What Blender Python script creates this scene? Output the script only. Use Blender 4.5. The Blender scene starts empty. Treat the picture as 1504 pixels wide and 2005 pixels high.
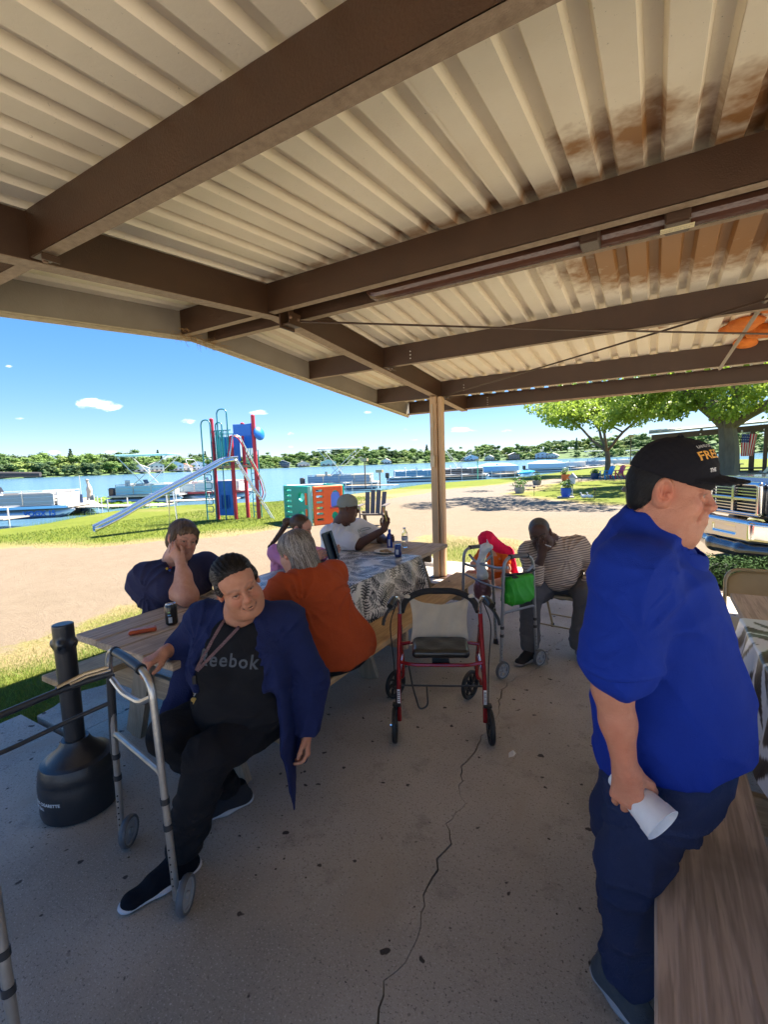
import bpy, math, random
import numpy as np
from mathutils import Matrix, Vector
random.seed(7); np.random.seed(7)
SC = bpy.context.scene
COL = SC.collection
R = math.radians

# ---------------------------------------------------------------- camera
cam_data = bpy.data.cameras.new('camera')
cam_data.sensor_fit = 'HORIZONTAL'; cam_data.sensor_width = 36.0
cam_data.lens = 36.0 * 900 / 1504
cam_data.clip_start = 0.05; cam_data.clip_end = 6000
camera = bpy.data.objects.new('camera', cam_data); COL.objects.link(camera)
camera.matrix_world = Matrix.Translation((0, 0, 1.62)) @ Matrix.Rotation(R(30.5), 4, 'Z') @ Matrix.Rotation(R(90 - 6.1), 4, 'X') @ Matrix.Rotation(R(-1.92), 4, 'Z')
SC.camera = camera

# ---------------------------------------------------------------- sky, sun, exposure
SUN = Vector((0.80, 1.50, 2.60)).normalized()
world = bpy.data.worlds.new('World'); SC.world = world; world.use_nodes = True
SKY_STRENGTH = 0.13
def build_world():
    nt = world.node_tree; N = nt.nodes; L = nt.links
    for n in list(N): N.remove(n)
    out = N.new('ShaderNodeOutputWorld'); bg = N.new('ShaderNodeBackground'); bg.inputs['Strength'].default_value = SKY_STRENGTH
    sky = N.new('ShaderNodeTexSky'); sky.sky_type = 'NISHITA'; sky.sun_disc = False
    sky.sun_elevation = math.asin(SUN.z); sky.sun_rotation = math.atan2(SUN.x, SUN.y)
    sky.air_density = 1.0; sky.dust_density = 0.1; sky.ozone_density = 2.5; sky.altitude = 250
    tc = N.new('ShaderNodeTexCoord')
    # small fair weather clouds: soft blobs at fixed bearings, broken up by noise
    mp = N.new('ShaderNodeMapping'); mp.inputs['Scale'].default_value = (1, 1, 2.2)
    L.new(tc.outputs['Generated'], mp.inputs['Vector'])
    nz = N.new('ShaderNodeTexNoise'); nz.inputs['Scale'].default_value = 26; nz.inputs['Detail'].default_value = 6; nz.inputs['Roughness'].default_value = 0.6
    L.new(mp.outputs['Vector'], nz.inputs['Vector'])
    acc = None
    for (az, el, wa, we, dens) in CLOUDS:
        d = Vector((math.sin(R(az)) * math.cos(R(el)), math.cos(R(az)) * math.cos(R(el)), math.sin(R(el))))
        right = Vector((math.cos(R(az)), -math.sin(R(az)), 0)); up = right.cross(d)
        def dot(v, s):
            a = N.new('ShaderNodeVectorMath'); a.operation = 'DOT_PRODUCT'
            L.new(tc.outputs['Generated'], a.inputs[0]); a.inputs[1].default_value = v
            b = N.new('ShaderNodeMath'); b.operation = 'SUBTRACT'; L.new(a.outputs['Value'], b.inputs[0]); b.inputs[1].default_value = v.dot(d)
            c = N.new('ShaderNodeMath'); c.operation = 'DIVIDE'; L.new(b.outputs[0], c.inputs[0]); c.inputs[1].default_value = s
            e = N.new('ShaderNodeMath'); e.operation = 'MULTIPLY'; L.new(c.outputs[0], e.inputs[0]); L.new(c.outputs[0], e.inputs[1])
            return c, e
        c1, e1 = dot(right, math.sin(R(wa))); c2, e2 = dot(up, math.sin(R(we)))
        s = N.new('ShaderNodeMath'); s.operation = 'ADD'; L.new(e1.outputs[0], s.inputs[0]); L.new(e2.outputs[0], s.inputs[1])
        f = N.new('ShaderNodeMath'); f.operation = 'DOT_PRODUCT' if False else 'MULTIPLY_ADD'
        L.new(s.outputs[0], f.inputs[0]); f.inputs[1].default_value = -0.55; f.inputs[2].default_value = 0.55 * dens
        fr = N.new('ShaderNodeVectorMath'); fr.operation = 'DOT_PRODUCT'; L.new(tc.outputs['Generated'], fr.inputs[0]); fr.inputs[1].default_value = d
        g = N.new('ShaderNodeMath'); g.operation = 'GREATER_THAN'; L.new(fr.outputs['Value'], g.inputs[0]); g.inputs[1].default_value = 0.5
        h = N.new('ShaderNodeMath'); h.operation = 'MULTIPLY_ADD'; L.new(g.outputs[0], h.inputs[0]); h.inputs[1].default_value = 2.0; h.inputs[2].default_value = -2.0
        k = N.new('ShaderNodeMath'); k.operation = 'ADD'; L.new(f.outputs[0], k.inputs[0]); L.new(h.outputs[0], k.inputs[1])
        if acc is None: acc = k
        else:
            m = N.new('ShaderNodeMath'); m.operation = 'MAXIMUM'; L.new(acc.outputs[0], m.inputs[0]); L.new(k.outputs[0], m.inputs[1]); acc = m
    t = N.new('ShaderNodeMath'); t.operation = 'MULTIPLY_ADD'; L.new(nz.outputs['Fac'], t.inputs[0]); t.inputs[1].default_value = 1.5; t.inputs[2].default_value = -0.75
    u = N.new('ShaderNodeMath'); u.operation = 'ADD'; L.new(acc.outputs[0], u.inputs[0]); L.new(t.outputs[0], u.inputs[1])
    rmp = N.new('ShaderNodeMapRange'); rmp.interpolation_type = 'SMOOTHSTEP'; rmp.inputs['From Min'].default_value = 0.12; rmp.inputs['From Max'].default_value = 0.5
    L.new(u.outputs[0], rmp.inputs['Value'])
    # even tone compression of the whole sky, as the camera's own processing does
    gm = N.new('ShaderNodeGamma'); gm.inputs['Gamma'].default_value = 0.62; L.new(sky.outputs['Color'], gm.inputs['Color'])
    hs = N.new('ShaderNodeHueSaturation'); hs.inputs['Saturation'].default_value = 1.42; hs.inputs['Value'].default_value = .66
    tn = N.new('ShaderNodeMixRGB'); tn.blend_type = 'MULTIPLY'; tn.inputs['Fac'].default_value = 1; tn.inputs['Color2'].default_value = (.86, .94, 1.15, 1); L.new(gm.outputs['Color'], tn.inputs['Color1']); L.new(tn.outputs['Color'], hs.inputs['Color'])
    mix = N.new('ShaderNodeMixRGB'); L.new(rmp.outputs['Result'], mix.inputs['Fac']); L.new(hs.outputs['Color'], mix.inputs['Color1']); mix.inputs['Color2'].default_value = (3.2, 3.25, 3.3, 1)
    L.new(mix.outputs['Color'], bg.inputs['Color']); L.new(bg.outputs['Background'], out.inputs['Surface'])
CLOUDS=[(-61.38,7.03,2.45,0.78,1.00),(-52.93,5.40,1.40,0.42,0.80),(-45.02,6.38,1.94,0.41,0.85),(-68.47,10.19,0.50,0.23,0.60),(-68.15,5.45,0.79,0.24,0.60),(-65.62,2.09,0.85,0.31,0.60),(-60.64,2.06,1.19,0.32,0.50),(-41.96,3.83,1.51,0.42,0.45),(-41.56,2.30,0.91,0.31,0.50),(-31.97,6.15,0.93,0.27,0.50),(-27.46,4.03,0.94,0.31,0.40),(-20.65,3.64,2.42,0.49,0.70),(-14.97,3.31,1.45,0.42,0.60),(-26.56,2.64,1.25,0.25,0.40),(-33.51,1.88,1.26,0.31,0.40),]
build_world()
sun_data = bpy.data.lights.new('sun', 'SUN'); sun_data.energy = 5.0; sun_data.angle = R(0.53); sun_data.color = (1.0, 0.92, 0.79)
sun = bpy.data.objects.new('sun', sun_data); COL.objects.link(sun)
sun.rotation_euler = (-SUN).to_track_quat('-Z', 'Y').to_euler()
SC.view_settings.view_transform = 'Standard'; SC.view_settings.look = 'None'; SC.view_settings.gamma = 1.0
SC.view_settings.use_curve_mapping = False; SC.view_settings.exposure = 2.15
SC.render.engine = 'CYCLES'; SC.cycles.use_denoising = True
SC.cycles.max_bounces = 10; SC.cycles.diffuse_bounces = 6; SC.cycles.transparent_max_bounces = 12
SC.cycles.caustics_reflective = False; SC.cycles.caustics_refractive = False

# ---------------------------------------------------------------- materials
MATS = {}
def mat(name, col, rough=0.7, metal=0.0, col2=None, nscale=8.0, nfac=0.5, bump=0.0, bscale=60.0, stretch=(1, 1, 1), attr=None, trans=0.0, spec=0.5, sss=0.0, coat=0.0, coords='Object', detail=5, tr_leaf=0.0, wrinkle=0.0):
    if name in MATS: return MATS[name]
    m = bpy.data.materials.new(name); m.use_nodes = True; nt = m.node_tree; N = nt.nodes; L = nt.links
    b = N['Principled BSDF']; out = N['Material Output']
    b.inputs['Roughness'].default_value = rough; b.inputs['Metallic'].default_value = metal
    b.inputs['Specular IOR Level'].default_value = spec; b.inputs['Transmission Weight'].default_value = trans
    if coat: b.inputs['Coat Weight'].default_value = coat; b.inputs['Coat Roughness'].default_value = 0.08
    if sss:
        b.inputs['Subsurface Weight'].default_value = sss; b.inputs['Subsurface Radius'].default_value = (0.012, 0.004, 0.002); b.inputs['Subsurface Scale'].default_value = 1.0
    tc = N.new('ShaderNodeTexCoord'); mp = N.new('ShaderNodeMapping'); mp.inputs['Scale'].default_value = stretch
    L.new(tc.outputs[coords], mp.inputs['Vector'])
    src = None
    if attr:
        a = N.new('ShaderNodeAttribute'); a.attribute_name = attr; src = a.outputs['Color']
    if col2 is not None:
        nz = N.new('ShaderNodeTexNoise'); nz.inputs['Scale'].default_value = nscale; nz.inputs['Detail'].default_value = detail; nz.inputs['Roughness'].default_value = 0.6
        L.new(mp.outputs['Vector'], nz.inputs['Vector'])
        mr = N.new('ShaderNodeMapRange'); mr.inputs['From Min'].default_value = 0.5 - 0.5 * nfac; mr.inputs['From Max'].default_value = 0.5 + 0.5 * nfac
        L.new(nz.outputs['Fac'], mr.inputs['Value'])
        mx = N.new('ShaderNodeMixRGB'); L.new(mr.outputs['Result'], mx.inputs['Fac'])
        mx.inputs['Color1'].default_value = (*col, 1); mx.inputs['Color2'].default_value = (*col2, 1)
        if src is not None:
            mu = N.new('ShaderNodeMixRGB'); mu.blend_type = 'MULTIPLY'; mu.inputs['Fac'].default_value = 1
            L.new(src, mu.inputs['Color1']); L.new(mx.outputs['Color'], mu.inputs['Color2']); src = mu.outputs['Color']
        else: src = mx.outputs['Color']
    if src is not None: L.new(src, b.inputs['Base Color'])
    else: b.inputs['Base Color'].default_value = (*col, 1)
    if bump:
        n2 = N.new('ShaderNodeTexNoise'); n2.inputs['Scale'].default_value = bscale; n2.inputs['Detail'].default_value = 6
        L.new(mp.outputs['Vector'], n2.inputs['Vector'])
        bp = N.new('ShaderNodeBump'); bp.inputs['Strength'].default_value = min(1, bump); bp.inputs['Distance'].default_value = 0.01 * max(1, bump)
        L.new(n2.outputs['Fac'], bp.inputs['Height']); L.new(bp.outputs['Normal'], b.inputs['Normal'])
        if wrinkle:
            w1 = N.new('ShaderNodeTexNoise'); w1.inputs['Scale'].default_value = 5.5; w1.inputs['Detail'].default_value = 2; w1.inputs['Roughness'].default_value = .45; w1.inputs['Distortion'].default_value = 1.6; L.new(tc.outputs['Object'], w1.inputs['Vector'])
            ab = N.new('ShaderNodeMath'); ab.operation = 'SUBTRACT'; L.new(w1.outputs['Fac'], ab.inputs[0]); ab.inputs[1].default_value = .5; ac = N.new('ShaderNodeMath'); ac.operation = 'ABSOLUTE'; L.new(ab.outputs[0], ac.inputs[0]); ad = N.new('ShaderNodeMath'); ad.operation = 'POWER'; L.new(ac.outputs[0], ad.inputs[0]); ad.inputs[1].default_value = .9
            b2 = N.new('ShaderNodeBump'); b2.inputs['Strength'].default_value = wrinkle; b2.inputs['Distance'].default_value = .035; L.new(ad.outputs[0], b2.inputs['Height']); L.new(bp.outputs['Normal'], b2.inputs['Normal']); L.new(b2.outputs['Normal'], b.inputs['Normal'])
    if tr_leaf:
        t = N.new('ShaderNodeBsdfTranslucent'); ms = N.new('ShaderNodeMixShader'); ms.inputs['Fac'].default_value = tr_leaf
        if src is not None: L.new(src, t.inputs['Color'])
        else: t.inputs['Color'].default_value = (*col, 1)
        L.new(b.outputs['BSDF'], ms.inputs[1]); L.new(t.outputs['BSDF'], ms.inputs[2]); L.new(ms.outputs['Shader'], out.inputs['Surface'])
    MATS[name] = m; return m
def nodes_of(m): return m.node_tree.nodes, m.node_tree.links

# ---------------------------------------------------------------- objects
BASE = {}
def thing(name, label, cat, loc=(0, 0, 0), group=None, rotz=0.0):
    o = bpy.data.objects.new(name, None); o.empty_display_size = 0.1; COL.objects.link(o)
    o.location = loc; o.rotation_euler = (0, 0, rotz)
    BASE[o.name] = Vector(loc); tag(o, label, cat, group); return o
def tag(o, label=None, cat=None, group=None, kind=None):
    if label: o['label'] = label
    if cat: o['category'] = cat
    if group: o['group'] = group
    if kind: o['kind'] = kind
    return o
def base_of(p):
    b = Vector((0, 0, 0))
    while p is not None:
        b = b + BASE.get(p.name, Vector((0, 0, 0))); p = p.parent
    return b
def mesh_obj(name, V, Fc, m, parent=None, smooth=False, local=False, cols=None):
    """V in world coordinates (or in the parent's frame when local); quads array or list of polygons."""
    me = bpy.data.meshes.new(name)
    V = np.asarray(V, dtype=np.float32).reshape(-1, 3)
    if parent is not None and not local: V = V - np.array(base_of(parent), dtype=np.float32)
    if isinstance(Fc, np.ndarray):
        n, k = Fc.shape
        me.vertices.add(len(V)); me.vertices.foreach_set('co', V.ravel())
        me.loops.add(n * k); me.loops.foreach_set('vertex_index', Fc.astype(np.int32).ravel())
        me.polygons.add(n); me.polygons.foreach_set('loop_start', np.arange(0, n * k, k, dtype=np.int32))
        me.polygons.foreach_set('loop_total', np.full(n, k, dtype=np.int32)); me.update(calc_edges=True)
    else:
        me.from_pydata([tuple(map(float, v)) for v in V], [], Fc); me.update()
    me.polygons.foreach_set('use_smooth', np.full(len(me.polygons), bool(smooth)))
    if cols is not None:
        a = me.color_attributes.new('Col', 'FLOAT_COLOR', 'POINT'); c = np.ones((len(V), 4), np.float32); c[:, :3] = cols
        a.data.foreach_set('color', c.ravel())
    if m is not None: me.materials.append(m)
    o = bpy.data.objects.new(name, me); COL.objects.link(o)
    if parent is not None: o.parent = parent
    return o
def copy_tree(o, parent=None, **kw):
    c = o.copy(); COL.objects.link(c)
    if parent is not None: c.parent = parent
    for ch in list(o.children): copy_tree(ch, c)
    return c

class MB:
    """collects primitives for one mesh"""
    def __init__(s, M=None): s.v = []; s.f = []; s.M = M or Matrix(); s.sm = False
    def add(s, V, Fs, M=None):
        k = len(s.v); T = s.M @ M if M is not None else s.M
        s.v += [tuple(T @ Vector(p)) for p in V]; s.f += [tuple(i + k for i in f) for f in Fs]; return s
    def box(s, c, size, rot=None, ch=0.0):
        x, y, z = [a / 2 for a in size]; M = Matrix.Translation(c)
        if rot is not None: M = M @ rot
        if ch <= 0:
            V = [(sx * x, sy * y, sz * z) for sx in (-1, 1) for sy in (-1, 1) for sz in (-1, 1)]
            F = [(0, 1, 3, 2), (4, 6, 7, 5), (0, 4, 5, 1), (2, 3, 7, 6), (0, 2, 6, 4), (1, 5, 7, 3)]
            return s.add(V, F, M)
        V = []; 
        for sx in (-1, 1):
            for sy in (-1, 1):
                for sz in (-1, 1):
                    V += [(sx * x, sy * (y - ch), sz * (z - ch)), (sx * (x - ch), sy * y, sz * (z - ch)), (sx * (x - ch), sy * (y - ch), sz * z)]
        def i(a, b, c, k): return ((a * 2 + b) * 2 + c) * 3 + k
        F = []
        for a in (0, 1):
            q = [i(a, 0, 0, 0), i(a, 1, 0, 0), i(a, 1, 1, 0), i(a, 0, 1, 0)]; F.append(tuple(q if a else q[::-1]))
            q = [i(0, a, 0, 1), i(0, a, 1, 1), i(1, a, 1, 1), i(1, a, 0, 1)]; F.append(tuple(q if a else q[::-1]))
            q = [i(0, 0, a, 2), i(1, 0, a, 2), i(1, 1, a, 2), i(0, 1, a, 2)]; F.append(tuple(q if a else q[::-1]))
        for a in (0, 1):
            for b in (0, 1):
                q = [i(0, a, b, 1), i(1, a, b, 1), i(1, a, b, 2), i(0, a, b, 2)]; F.append(tuple(q if (a ^ b) else q[::-1]))
                q = [i(a, 0, b, 0), i(a, 1, b, 0), i(a, 1, b, 2), i(a, 0, b, 2)]; F.append(tuple(q[::-1] if (a ^ b) else q))
                q = [i(a, b, 0, 0), i(a, b, 1, 0), i(a, b, 1, 1), i(a, b, 0, 1)]; F.append(tuple(q if (a ^ b) else q[::-1]))
        for a in (0, 1):
            for b in (0, 1):
                for c2 in (0, 1):
                    q = [i(a, b, c2, 0), i(a, b, c2, 1), i(a, b, c2, 2)]; F.append(tuple(q if (a ^ b ^ c2) else q[::-1]))
        return s.add(V, F, M)
    def beam(s, p, q, w, h, up=(0, 0, 1), ch=0.0):
        p, q = Vector(p), Vector(q); d = (q - p); L = d.length; d.normalize(); u = Vector(up)
        if abs(d.dot(u)) > 0.99: u = Vector((1, 0, 0))
        x = d.cross(u).normalized(); z = x.cross(d)
        Rm = Matrix((x, d, z)).transposed().to_4x4()
        return s.box((p + q) / 2, (w, L, h), Rm, ch)
    def tube(s, path, r, n=8, cap=True, closed=False):
        P = [Vector(p) for p in path]; m = len(P)
        rs = r if isinstance(r, (list, tuple)) else [r] * m
        T = []
        for i in range(m):
            a = P[(i - 1) % m] if (closed or i > 0) else P[i]; b = P[(i + 1) % m] if (closed or i < m - 1) else P[i]
            T.append((b - a).normalized())
        u = T[0].cross(Vector((0, 0, 1)));
        if u.length < 0.1: u = T[0].cross(Vector((1, 0, 0)))
        u.normalize(); V = []
        for i in range(m):
            u = (u - T[i] * u.dot(T[i])).normalized(); w = T[i].cross(u)
            for k in range(n):
                a = 2 * math.pi * k / n; V.append(P[i] + (u * math.cos(a) + w * math.sin(a)) * rs[i])
        F = []
        for i in range(m if closed else m - 1):
            j = (i + 1) % m
            for k in range(n):
                k2 = (k + 1) % n; F.append((i * n + k, i * n + k2, j * n + k2, j * n + k))
        if cap and not closed: F.append(tuple(range(n))[::-1]); F.append(tuple((m - 1) * n + k for k in range(n)))
        return s.add(V, F)
    def lathe(s, prof, n=24, c=(0, 0, 0), M=None, cap=True):
        V = []; F = []; m = len(prof)
        for r, z in prof:
            for k in range(n):
                a = 2 * math.pi * k / n; V.append((c[0] + r * math.cos(a), c[1] + r * math.sin(a), c[2] + z))
        for i in range(m - 1):
            for k in range(n):
                k2 = (k + 1) % n; F.append((i * n + k, i * n + k2, (i + 1) * n + k2, (i + 1) * n + k))
        if cap:
            if prof[0][0] > 1e-4: F.append(tuple(range(n))[::-1])
            if prof[-1][0] > 1e-4: F.append(tuple((m - 1) * n + k for k in range(n)))
        return s.add(V, F, M)
    def prism(s, pts, d, M=None):
        """2D outline (x,z) extruded along y by +-d/2"""
        n = len(pts); V = [(x, -d / 2, z) for x, z in pts] + [(x, d / 2, z) for x, z in pts]
        F = [tuple(range(n)), tuple(range(n, 2 * n))[::-1]] + [(i, i + n, (i + 1) % n + n, (i + 1) % n) for i in range(n)]
        return s.add(V, F, M)
    def sphere(s, c, r, n=12, sc=(1, 1, 1), M=None):
        prof = [(max(1e-5, math.sin(math.pi * i / (n // 2))) * r, -math.cos(math.pi * i / (n // 2)) * r) for i in range(n // 2 + 1)]
        T = Matrix.Translation(c) @ (M or Matrix()) @ Matrix.Diagonal((*sc, 1))
        return s.lathe(prof, n, M=T, cap=False)
    def build(s, name, m, parent=None, smooth=False, local=False):
        o = mesh_obj(name, s.v, s.f, m, parent, smooth, local)
        if smooth == 'auto' or smooth is True:
            try: o.data.set_sharp_from_angle(angle=R(40))
            except Exception: pass
        return o
def fillet(pts, r, n=5):
    P = [Vector(p) for p in pts]; out = [P[0]]
    for i in range(1, len(P) - 1):
        a, b, c = P[i - 1], P[i], P[i + 1]; d1 = (a - b); d2 = (c - b); k = min(r, d1.length * .48, d2.length * .48)
        s = b + d1.normalized() * k; e = b + d2.normalized() * k
        for j in range(n + 1):
            t = j / n; out.append(s * (1 - t) ** 2 + b * 2 * t * (1 - t) + e * t ** 2)
    out.append(P[-1]); return out
def text_mesh(txt, size, bold=0.0, spacing=1.0):
    cu = bpy.data.curves.new('lettering', 'FONT'); cu.body = txt; cu.size = size; cu.align_x = 'CENTER'; cu.align_y = 'CENTER'; cu.offset = bold; cu.space_character = spacing; cu.resolution_u = 3
    o = bpy.data.objects.new('lettering', cu); COL.objects.link(o); dg = bpy.context.evaluated_depsgraph_get()
    me = bpy.data.meshes.new_from_object(o.evaluated_get(dg)); V = np.array([v.co[:] for v in me.vertices]); F = [tuple(p.vertices) for p in me.polygons]
    bpy.data.objects.remove(o); bpy.data.curves.remove(cu); bpy.data.meshes.remove(me); return V, F
def lettering(txt, size, origin, right, up, m, parent, proj=None, off=0.002, bold=0.0, name='lettering', spacing=1.0):
    V, F = text_mesh(txt, size, bold, spacing); r = Vector(right).normalized(); u = Vector(up).normalized(); n = r.cross(u)
    W = np.array(origin) + V[:, :1] * np.array(r) + V[:, 1:2] * np.array(u)
    if proj is not None:
        import bmesh
        me = bpy.data.meshes.new('t'); me.from_pydata([tuple(map(float, p)) for p in W], [], F); bm = bmesh.new(); bm.from_mesh(me); bmesh.ops.triangulate(bm, faces=bm.faces[:])
        for _ in range(3):
            es = [e for e in bm.edges if e.calc_length() > size * .12]
            if es: bmesh.ops.subdivide_edges(bm, edges=es, cuts=1, use_grid_fill=True)
            bmesh.ops.triangulate(bm, faces=[f_ for f_ in bm.faces if len(f_.verts) > 3])
        bm.verts.index_update(); W = np.array([v.co[:] for v in bm.verts]); F = [tuple(v.index for v in f_.verts) for f_ in bm.faces]; bm.free(); bpy.data.meshes.remove(me)
        W = proj(W, np.array(n), off)
    else: W = W + np.array(n) * off
    return mesh_obj(name, W, F, m, parent)

# ---------------------------------------------------------------- signed distance sculpting
class SDF:
    def __init__(s): s.p = []; s.paint = []; s.disp = None
    def _add(s, f, lo, hi, op, k): s.p.append((f, np.array(lo, float), np.array(hi, float), op, k)); return s
    def cap(s, a, b, ra, rb=None, k=0.02, op='+', sq=None):
        a = np.array(a, float); b = np.array(b, float); rb = ra if rb is None else rb; ba = b - a; L2 = max(1e-9, ba @ ba)
        if sq is not None:
            n = np.array(sq[0], float); n /= np.linalg.norm(n); g = 1 / sq[1] - 1
        def f(X, Y, Z):
            x, y, z = X - a[0], Y - a[1], Z - a[2]
            bb = ba
            if sq is not None:
                q = (x * n[0] + y * n[1] + z * n[2]) * g; x = x + q * n[0]; y = y + q * n[1]; z = z + q * n[2]; bb = ba + n * (ba @ n) * g
            L = max(1e-9, bb @ bb)
            t = np.clip((x * bb[0] + y * bb[1] + z * bb[2]) / L, 0, 1)
            d = np.sqrt((x - t * bb[0]) ** 2 + (y - t * bb[1]) ** 2 + (z - t * bb[2]) ** 2) - (ra + (rb - ra) * t)
            return d if sq is None else d * min(1, (1 + sq[1]) / 2)
        R_ = max(ra, rb); return s._add(f, np.minimum(a - R_, b - R_), np.maximum(a + R_, b + R_), op, k)
    def ell(s, c, r, M=None, k=0.02, op='+'):
        c = np.array(c, float); r = np.array(r, float); M = np.eye(3) if M is None else np.array(M, float)   # rows: local axes in world
        def f(X, Y, Z):
            x, y, z = X - c[0], Y - c[1], Z - c[2]
            l = [(M[i][0] * x + M[i][1] * y + M[i][2] * z) for i in range(3)]
            k0 = np.sqrt(sum((l[i] / r[i]) ** 2 for i in range(3))); k1 = np.sqrt(sum((l[i] / r[i] ** 2) ** 2 for i in range(3)))
            return k0 * (k0 - 1) / np.maximum(k1, 1e-6)
        m = r.max(); return s._add(f, c - m, c + m, op, k)
    def box(s, c, h, M=None, rr=0.005, k=0.01, op='+'):
        c = np.array(c, float); h = np.array(h, float); M = np.eye(3) if M is None else np.array(M, float)
        def f(X, Y, Z):
            x, y, z = X - c[0], Y - c[1], Z - c[2]
            q = [np.abs(M[i][0] * x + M[i][1] * y + M[i][2] * z) - h[i] + rr for i in range(3)]
            return np.sqrt(sum(np.maximum(a, 0) ** 2 for a in q)) + np.minimum(np.maximum(q[0], np.maximum(q[1], q[2])), 0) - rr
        m = np.linalg.norm(h); return s._add(f, c - m, c + m, op, k)
    def col(s, pts, r, color, soft=0.004, amt=1.0):
        s.paint.append(([np.array(p, float) for p in pts], r, np.array(color, float), soft, amt)); return s
    @staticmethod
    def _comb(A, d, op, k):
        if op == '+':
            if k <= 0: return np.minimum(A, d)
            h = np.maximum(k - np.abs(A - d), 0) / k; return np.minimum(A, d) - h * h * k * .25
        if op == '-': d = -d
        if k <= 0: return np.maximum(A, d)
        h = np.maximum(k - np.abs(A - d), 0) / k; return np.maximum(A, d) + h * h * k * .25
    def ev(s, P):
        X, Y, Z = P[:, 0], P[:, 1], P[:, 2]; A = np.full(len(P), 0.5)
        for f, lo, hi, op, k in s.p: A = s._comb(A, f(X, Y, Z), op, k)
        if s.disp is not None: A = A + s.disp(X, Y, Z)
        return A
    def grad(s, P, e=0.002):
        G = np.zeros_like(P)
        for i in range(3):
            q = P.copy(); q[:, i] += e; r = P.copy(); r[:, i] -= e; G[:, i] = s.ev(q) - s.ev(r)
        return G / np.maximum(np.linalg.norm(G, axis=1, keepdims=True), 1e-9)
    def proj(s, W, n, off):
        P = W + n * 0.15
        for _ in range(40): d = s.ev(P); P = P - n * np.clip(d - off, -.02, .05)[:, None] * .8
        return P
    def mesh(s, vox, lo=None, hi=None, color=(1, 1, 1)):
        adds = [p for p in s.p if p[3] == '+']
        L = np.min([p[1] for p in adds], axis=0) - 3 * vox; Hh = np.max([p[2] for p in adds], axis=0) + 3 * vox
        if lo is not None: L = np.maximum(L, lo)
        if hi is not None: Hh = np.minimum(Hh, hi)
        n = np.ceil((Hh - L) / vox).astype(int) + 1
        ax = [(L[i] + vox * np.arange(n[i])).astype(np.float32) for i in range(3)]
        big = 0.06; A = np.full(n, big, np.float32)
        for f, plo, phi, op, k in s.p:
            m = k + 2.5 * vox + 0.01
            i0 = np.clip(np.floor((plo - m - L) / vox).astype(int), 0, n); i1 = np.clip(np.ceil((phi + m - L) / vox).astype(int) + 1, 0, n)
            if np.any(i1 <= i0): continue
            sl = tuple(slice(i0[i], i1[i]) for i in range(3))
            X = ax[0][sl[0]][:, None, None]; Y = ax[1][sl[1]][None, :, None]; Z = ax[2][sl[2]][None, None, :]
            A[sl] = s._comb(A[sl], f(X, Y, Z).astype(np.float32), op, k)
        if s.disp is not None:
            I = np.argwhere(np.abs(A) < big * .9)
            P = [ax[i][I[:, i]] for i in range(3)]; A[I[:, 0], I[:, 1], I[:, 2]] += s.disp(*P).astype(np.float32)
        ins = A < 0
        cnt = np.zeros([k - 1 for k in n], np.int8)
        for a in (0, 1):
            for b in (0, 1):
                for c in (0, 1): cnt += ins[a:n[0] - 1 + a, b:n[1] - 1 + b, c:n[2] - 1 + c]
        act = (cnt > 0) & (cnt < 8); I = np.argwhere(act); m = len(I)
        if m == 0: return np.zeros((0, 3)), np.zeros((0, 4), int), None
        idx = np.full(act.shape, -1, np.int32); idx[act] = np.arange(m)
        corner = [(a, b, c) for a in (0, 1) for b in (0, 1) for c in (0, 1)]
        val = {c: A[I[:, 0] + c[0], I[:, 1] + c[1], I[:, 2] + c[2]] for c in corner}
        acc = np.zeros((m, 3)); num = np.zeros(m)
        for c in corner:
            for i in range(3):
                if c[i] == 0:
                    e = list(c); e[i] = 1; e = tuple(e); va, vb = val[c], val[e]; cr = (va < 0) != (vb < 0)
                    t = np.where(cr, va / np.where(cr, va - vb, 1), 0); pt = np.zeros((m, 3)); pt[:] = c; pt[:, i] = t
                    acc += pt * cr[:, None]; num += cr
        V = L + vox * (I + acc / num[:, None])
        Fs = []
        for i in range(3):
            j, k = [(1, 2), (2, 0), (0, 1)][i]
            a = [slice(None)] * 3; b = [slice(None)] * 3; a[i] = slice(0, n[i] - 1); b[i] = slice(1, n[i])
            E = np.argwhere(ins[tuple(a)] != ins[tuple(b)])
            E = E[(E[:, j] > 0) & (E[:, j] < n[j] - 1) & (E[:, k] > 0) & (E[:, k] < n[k] - 1)]
            if len(E) == 0: continue
            def at(dj, dk):
                q = E.copy(); q[:, j] -= dj; q[:, k] -= dk; return idx[q[:, 0], q[:, 1], q[:, 2]]
            Q = np.stack([at(1, 1), at(0, 1), at(0, 0), at(1, 0)], 1)
            fl = ~ins[E[:, 0], E[:, 1], E[:, 2]]; Q[fl] = Q[fl][:, ::-1]; Fs.append(Q)
        Fs = np.concatenate(Fs); C = None
        if s.paint or color is not None:
            C = np.tile(np.array(color, float), (m, 1))
            for pts, r, cc, soft, amt in s.paint:
                d = np.full(m, 9.)
                for q in range(len(pts) if len(pts) == 1 else len(pts) - 1):
                    a = pts[q]; b = pts[min(q + 1, len(pts) - 1)]; ba = b - a; t = np.clip(((V - a) @ ba) / max(1e-9, ba @ ba), 0, 1)
                    d = np.minimum(d, np.linalg.norm(V - a - t[:, None] * ba, axis=1))
                w = np.clip((r + soft - d) / (2 * soft), 0, 1); w = (w * w * (3 - 2 * w) * amt)[:, None]; C = C * (1 - w) + cc * w
        return V, Fs, C
def join_parts(parts):
    V = []; Fs = []; C = []; k = 0
    for v, f, c in parts:
        if len(v) == 0: continue
        V.append(v); Fs.append(f + k); C.append(c); k += len(v)
    return np.concatenate(V), np.concatenate(Fs), np.concatenate(C)
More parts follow.
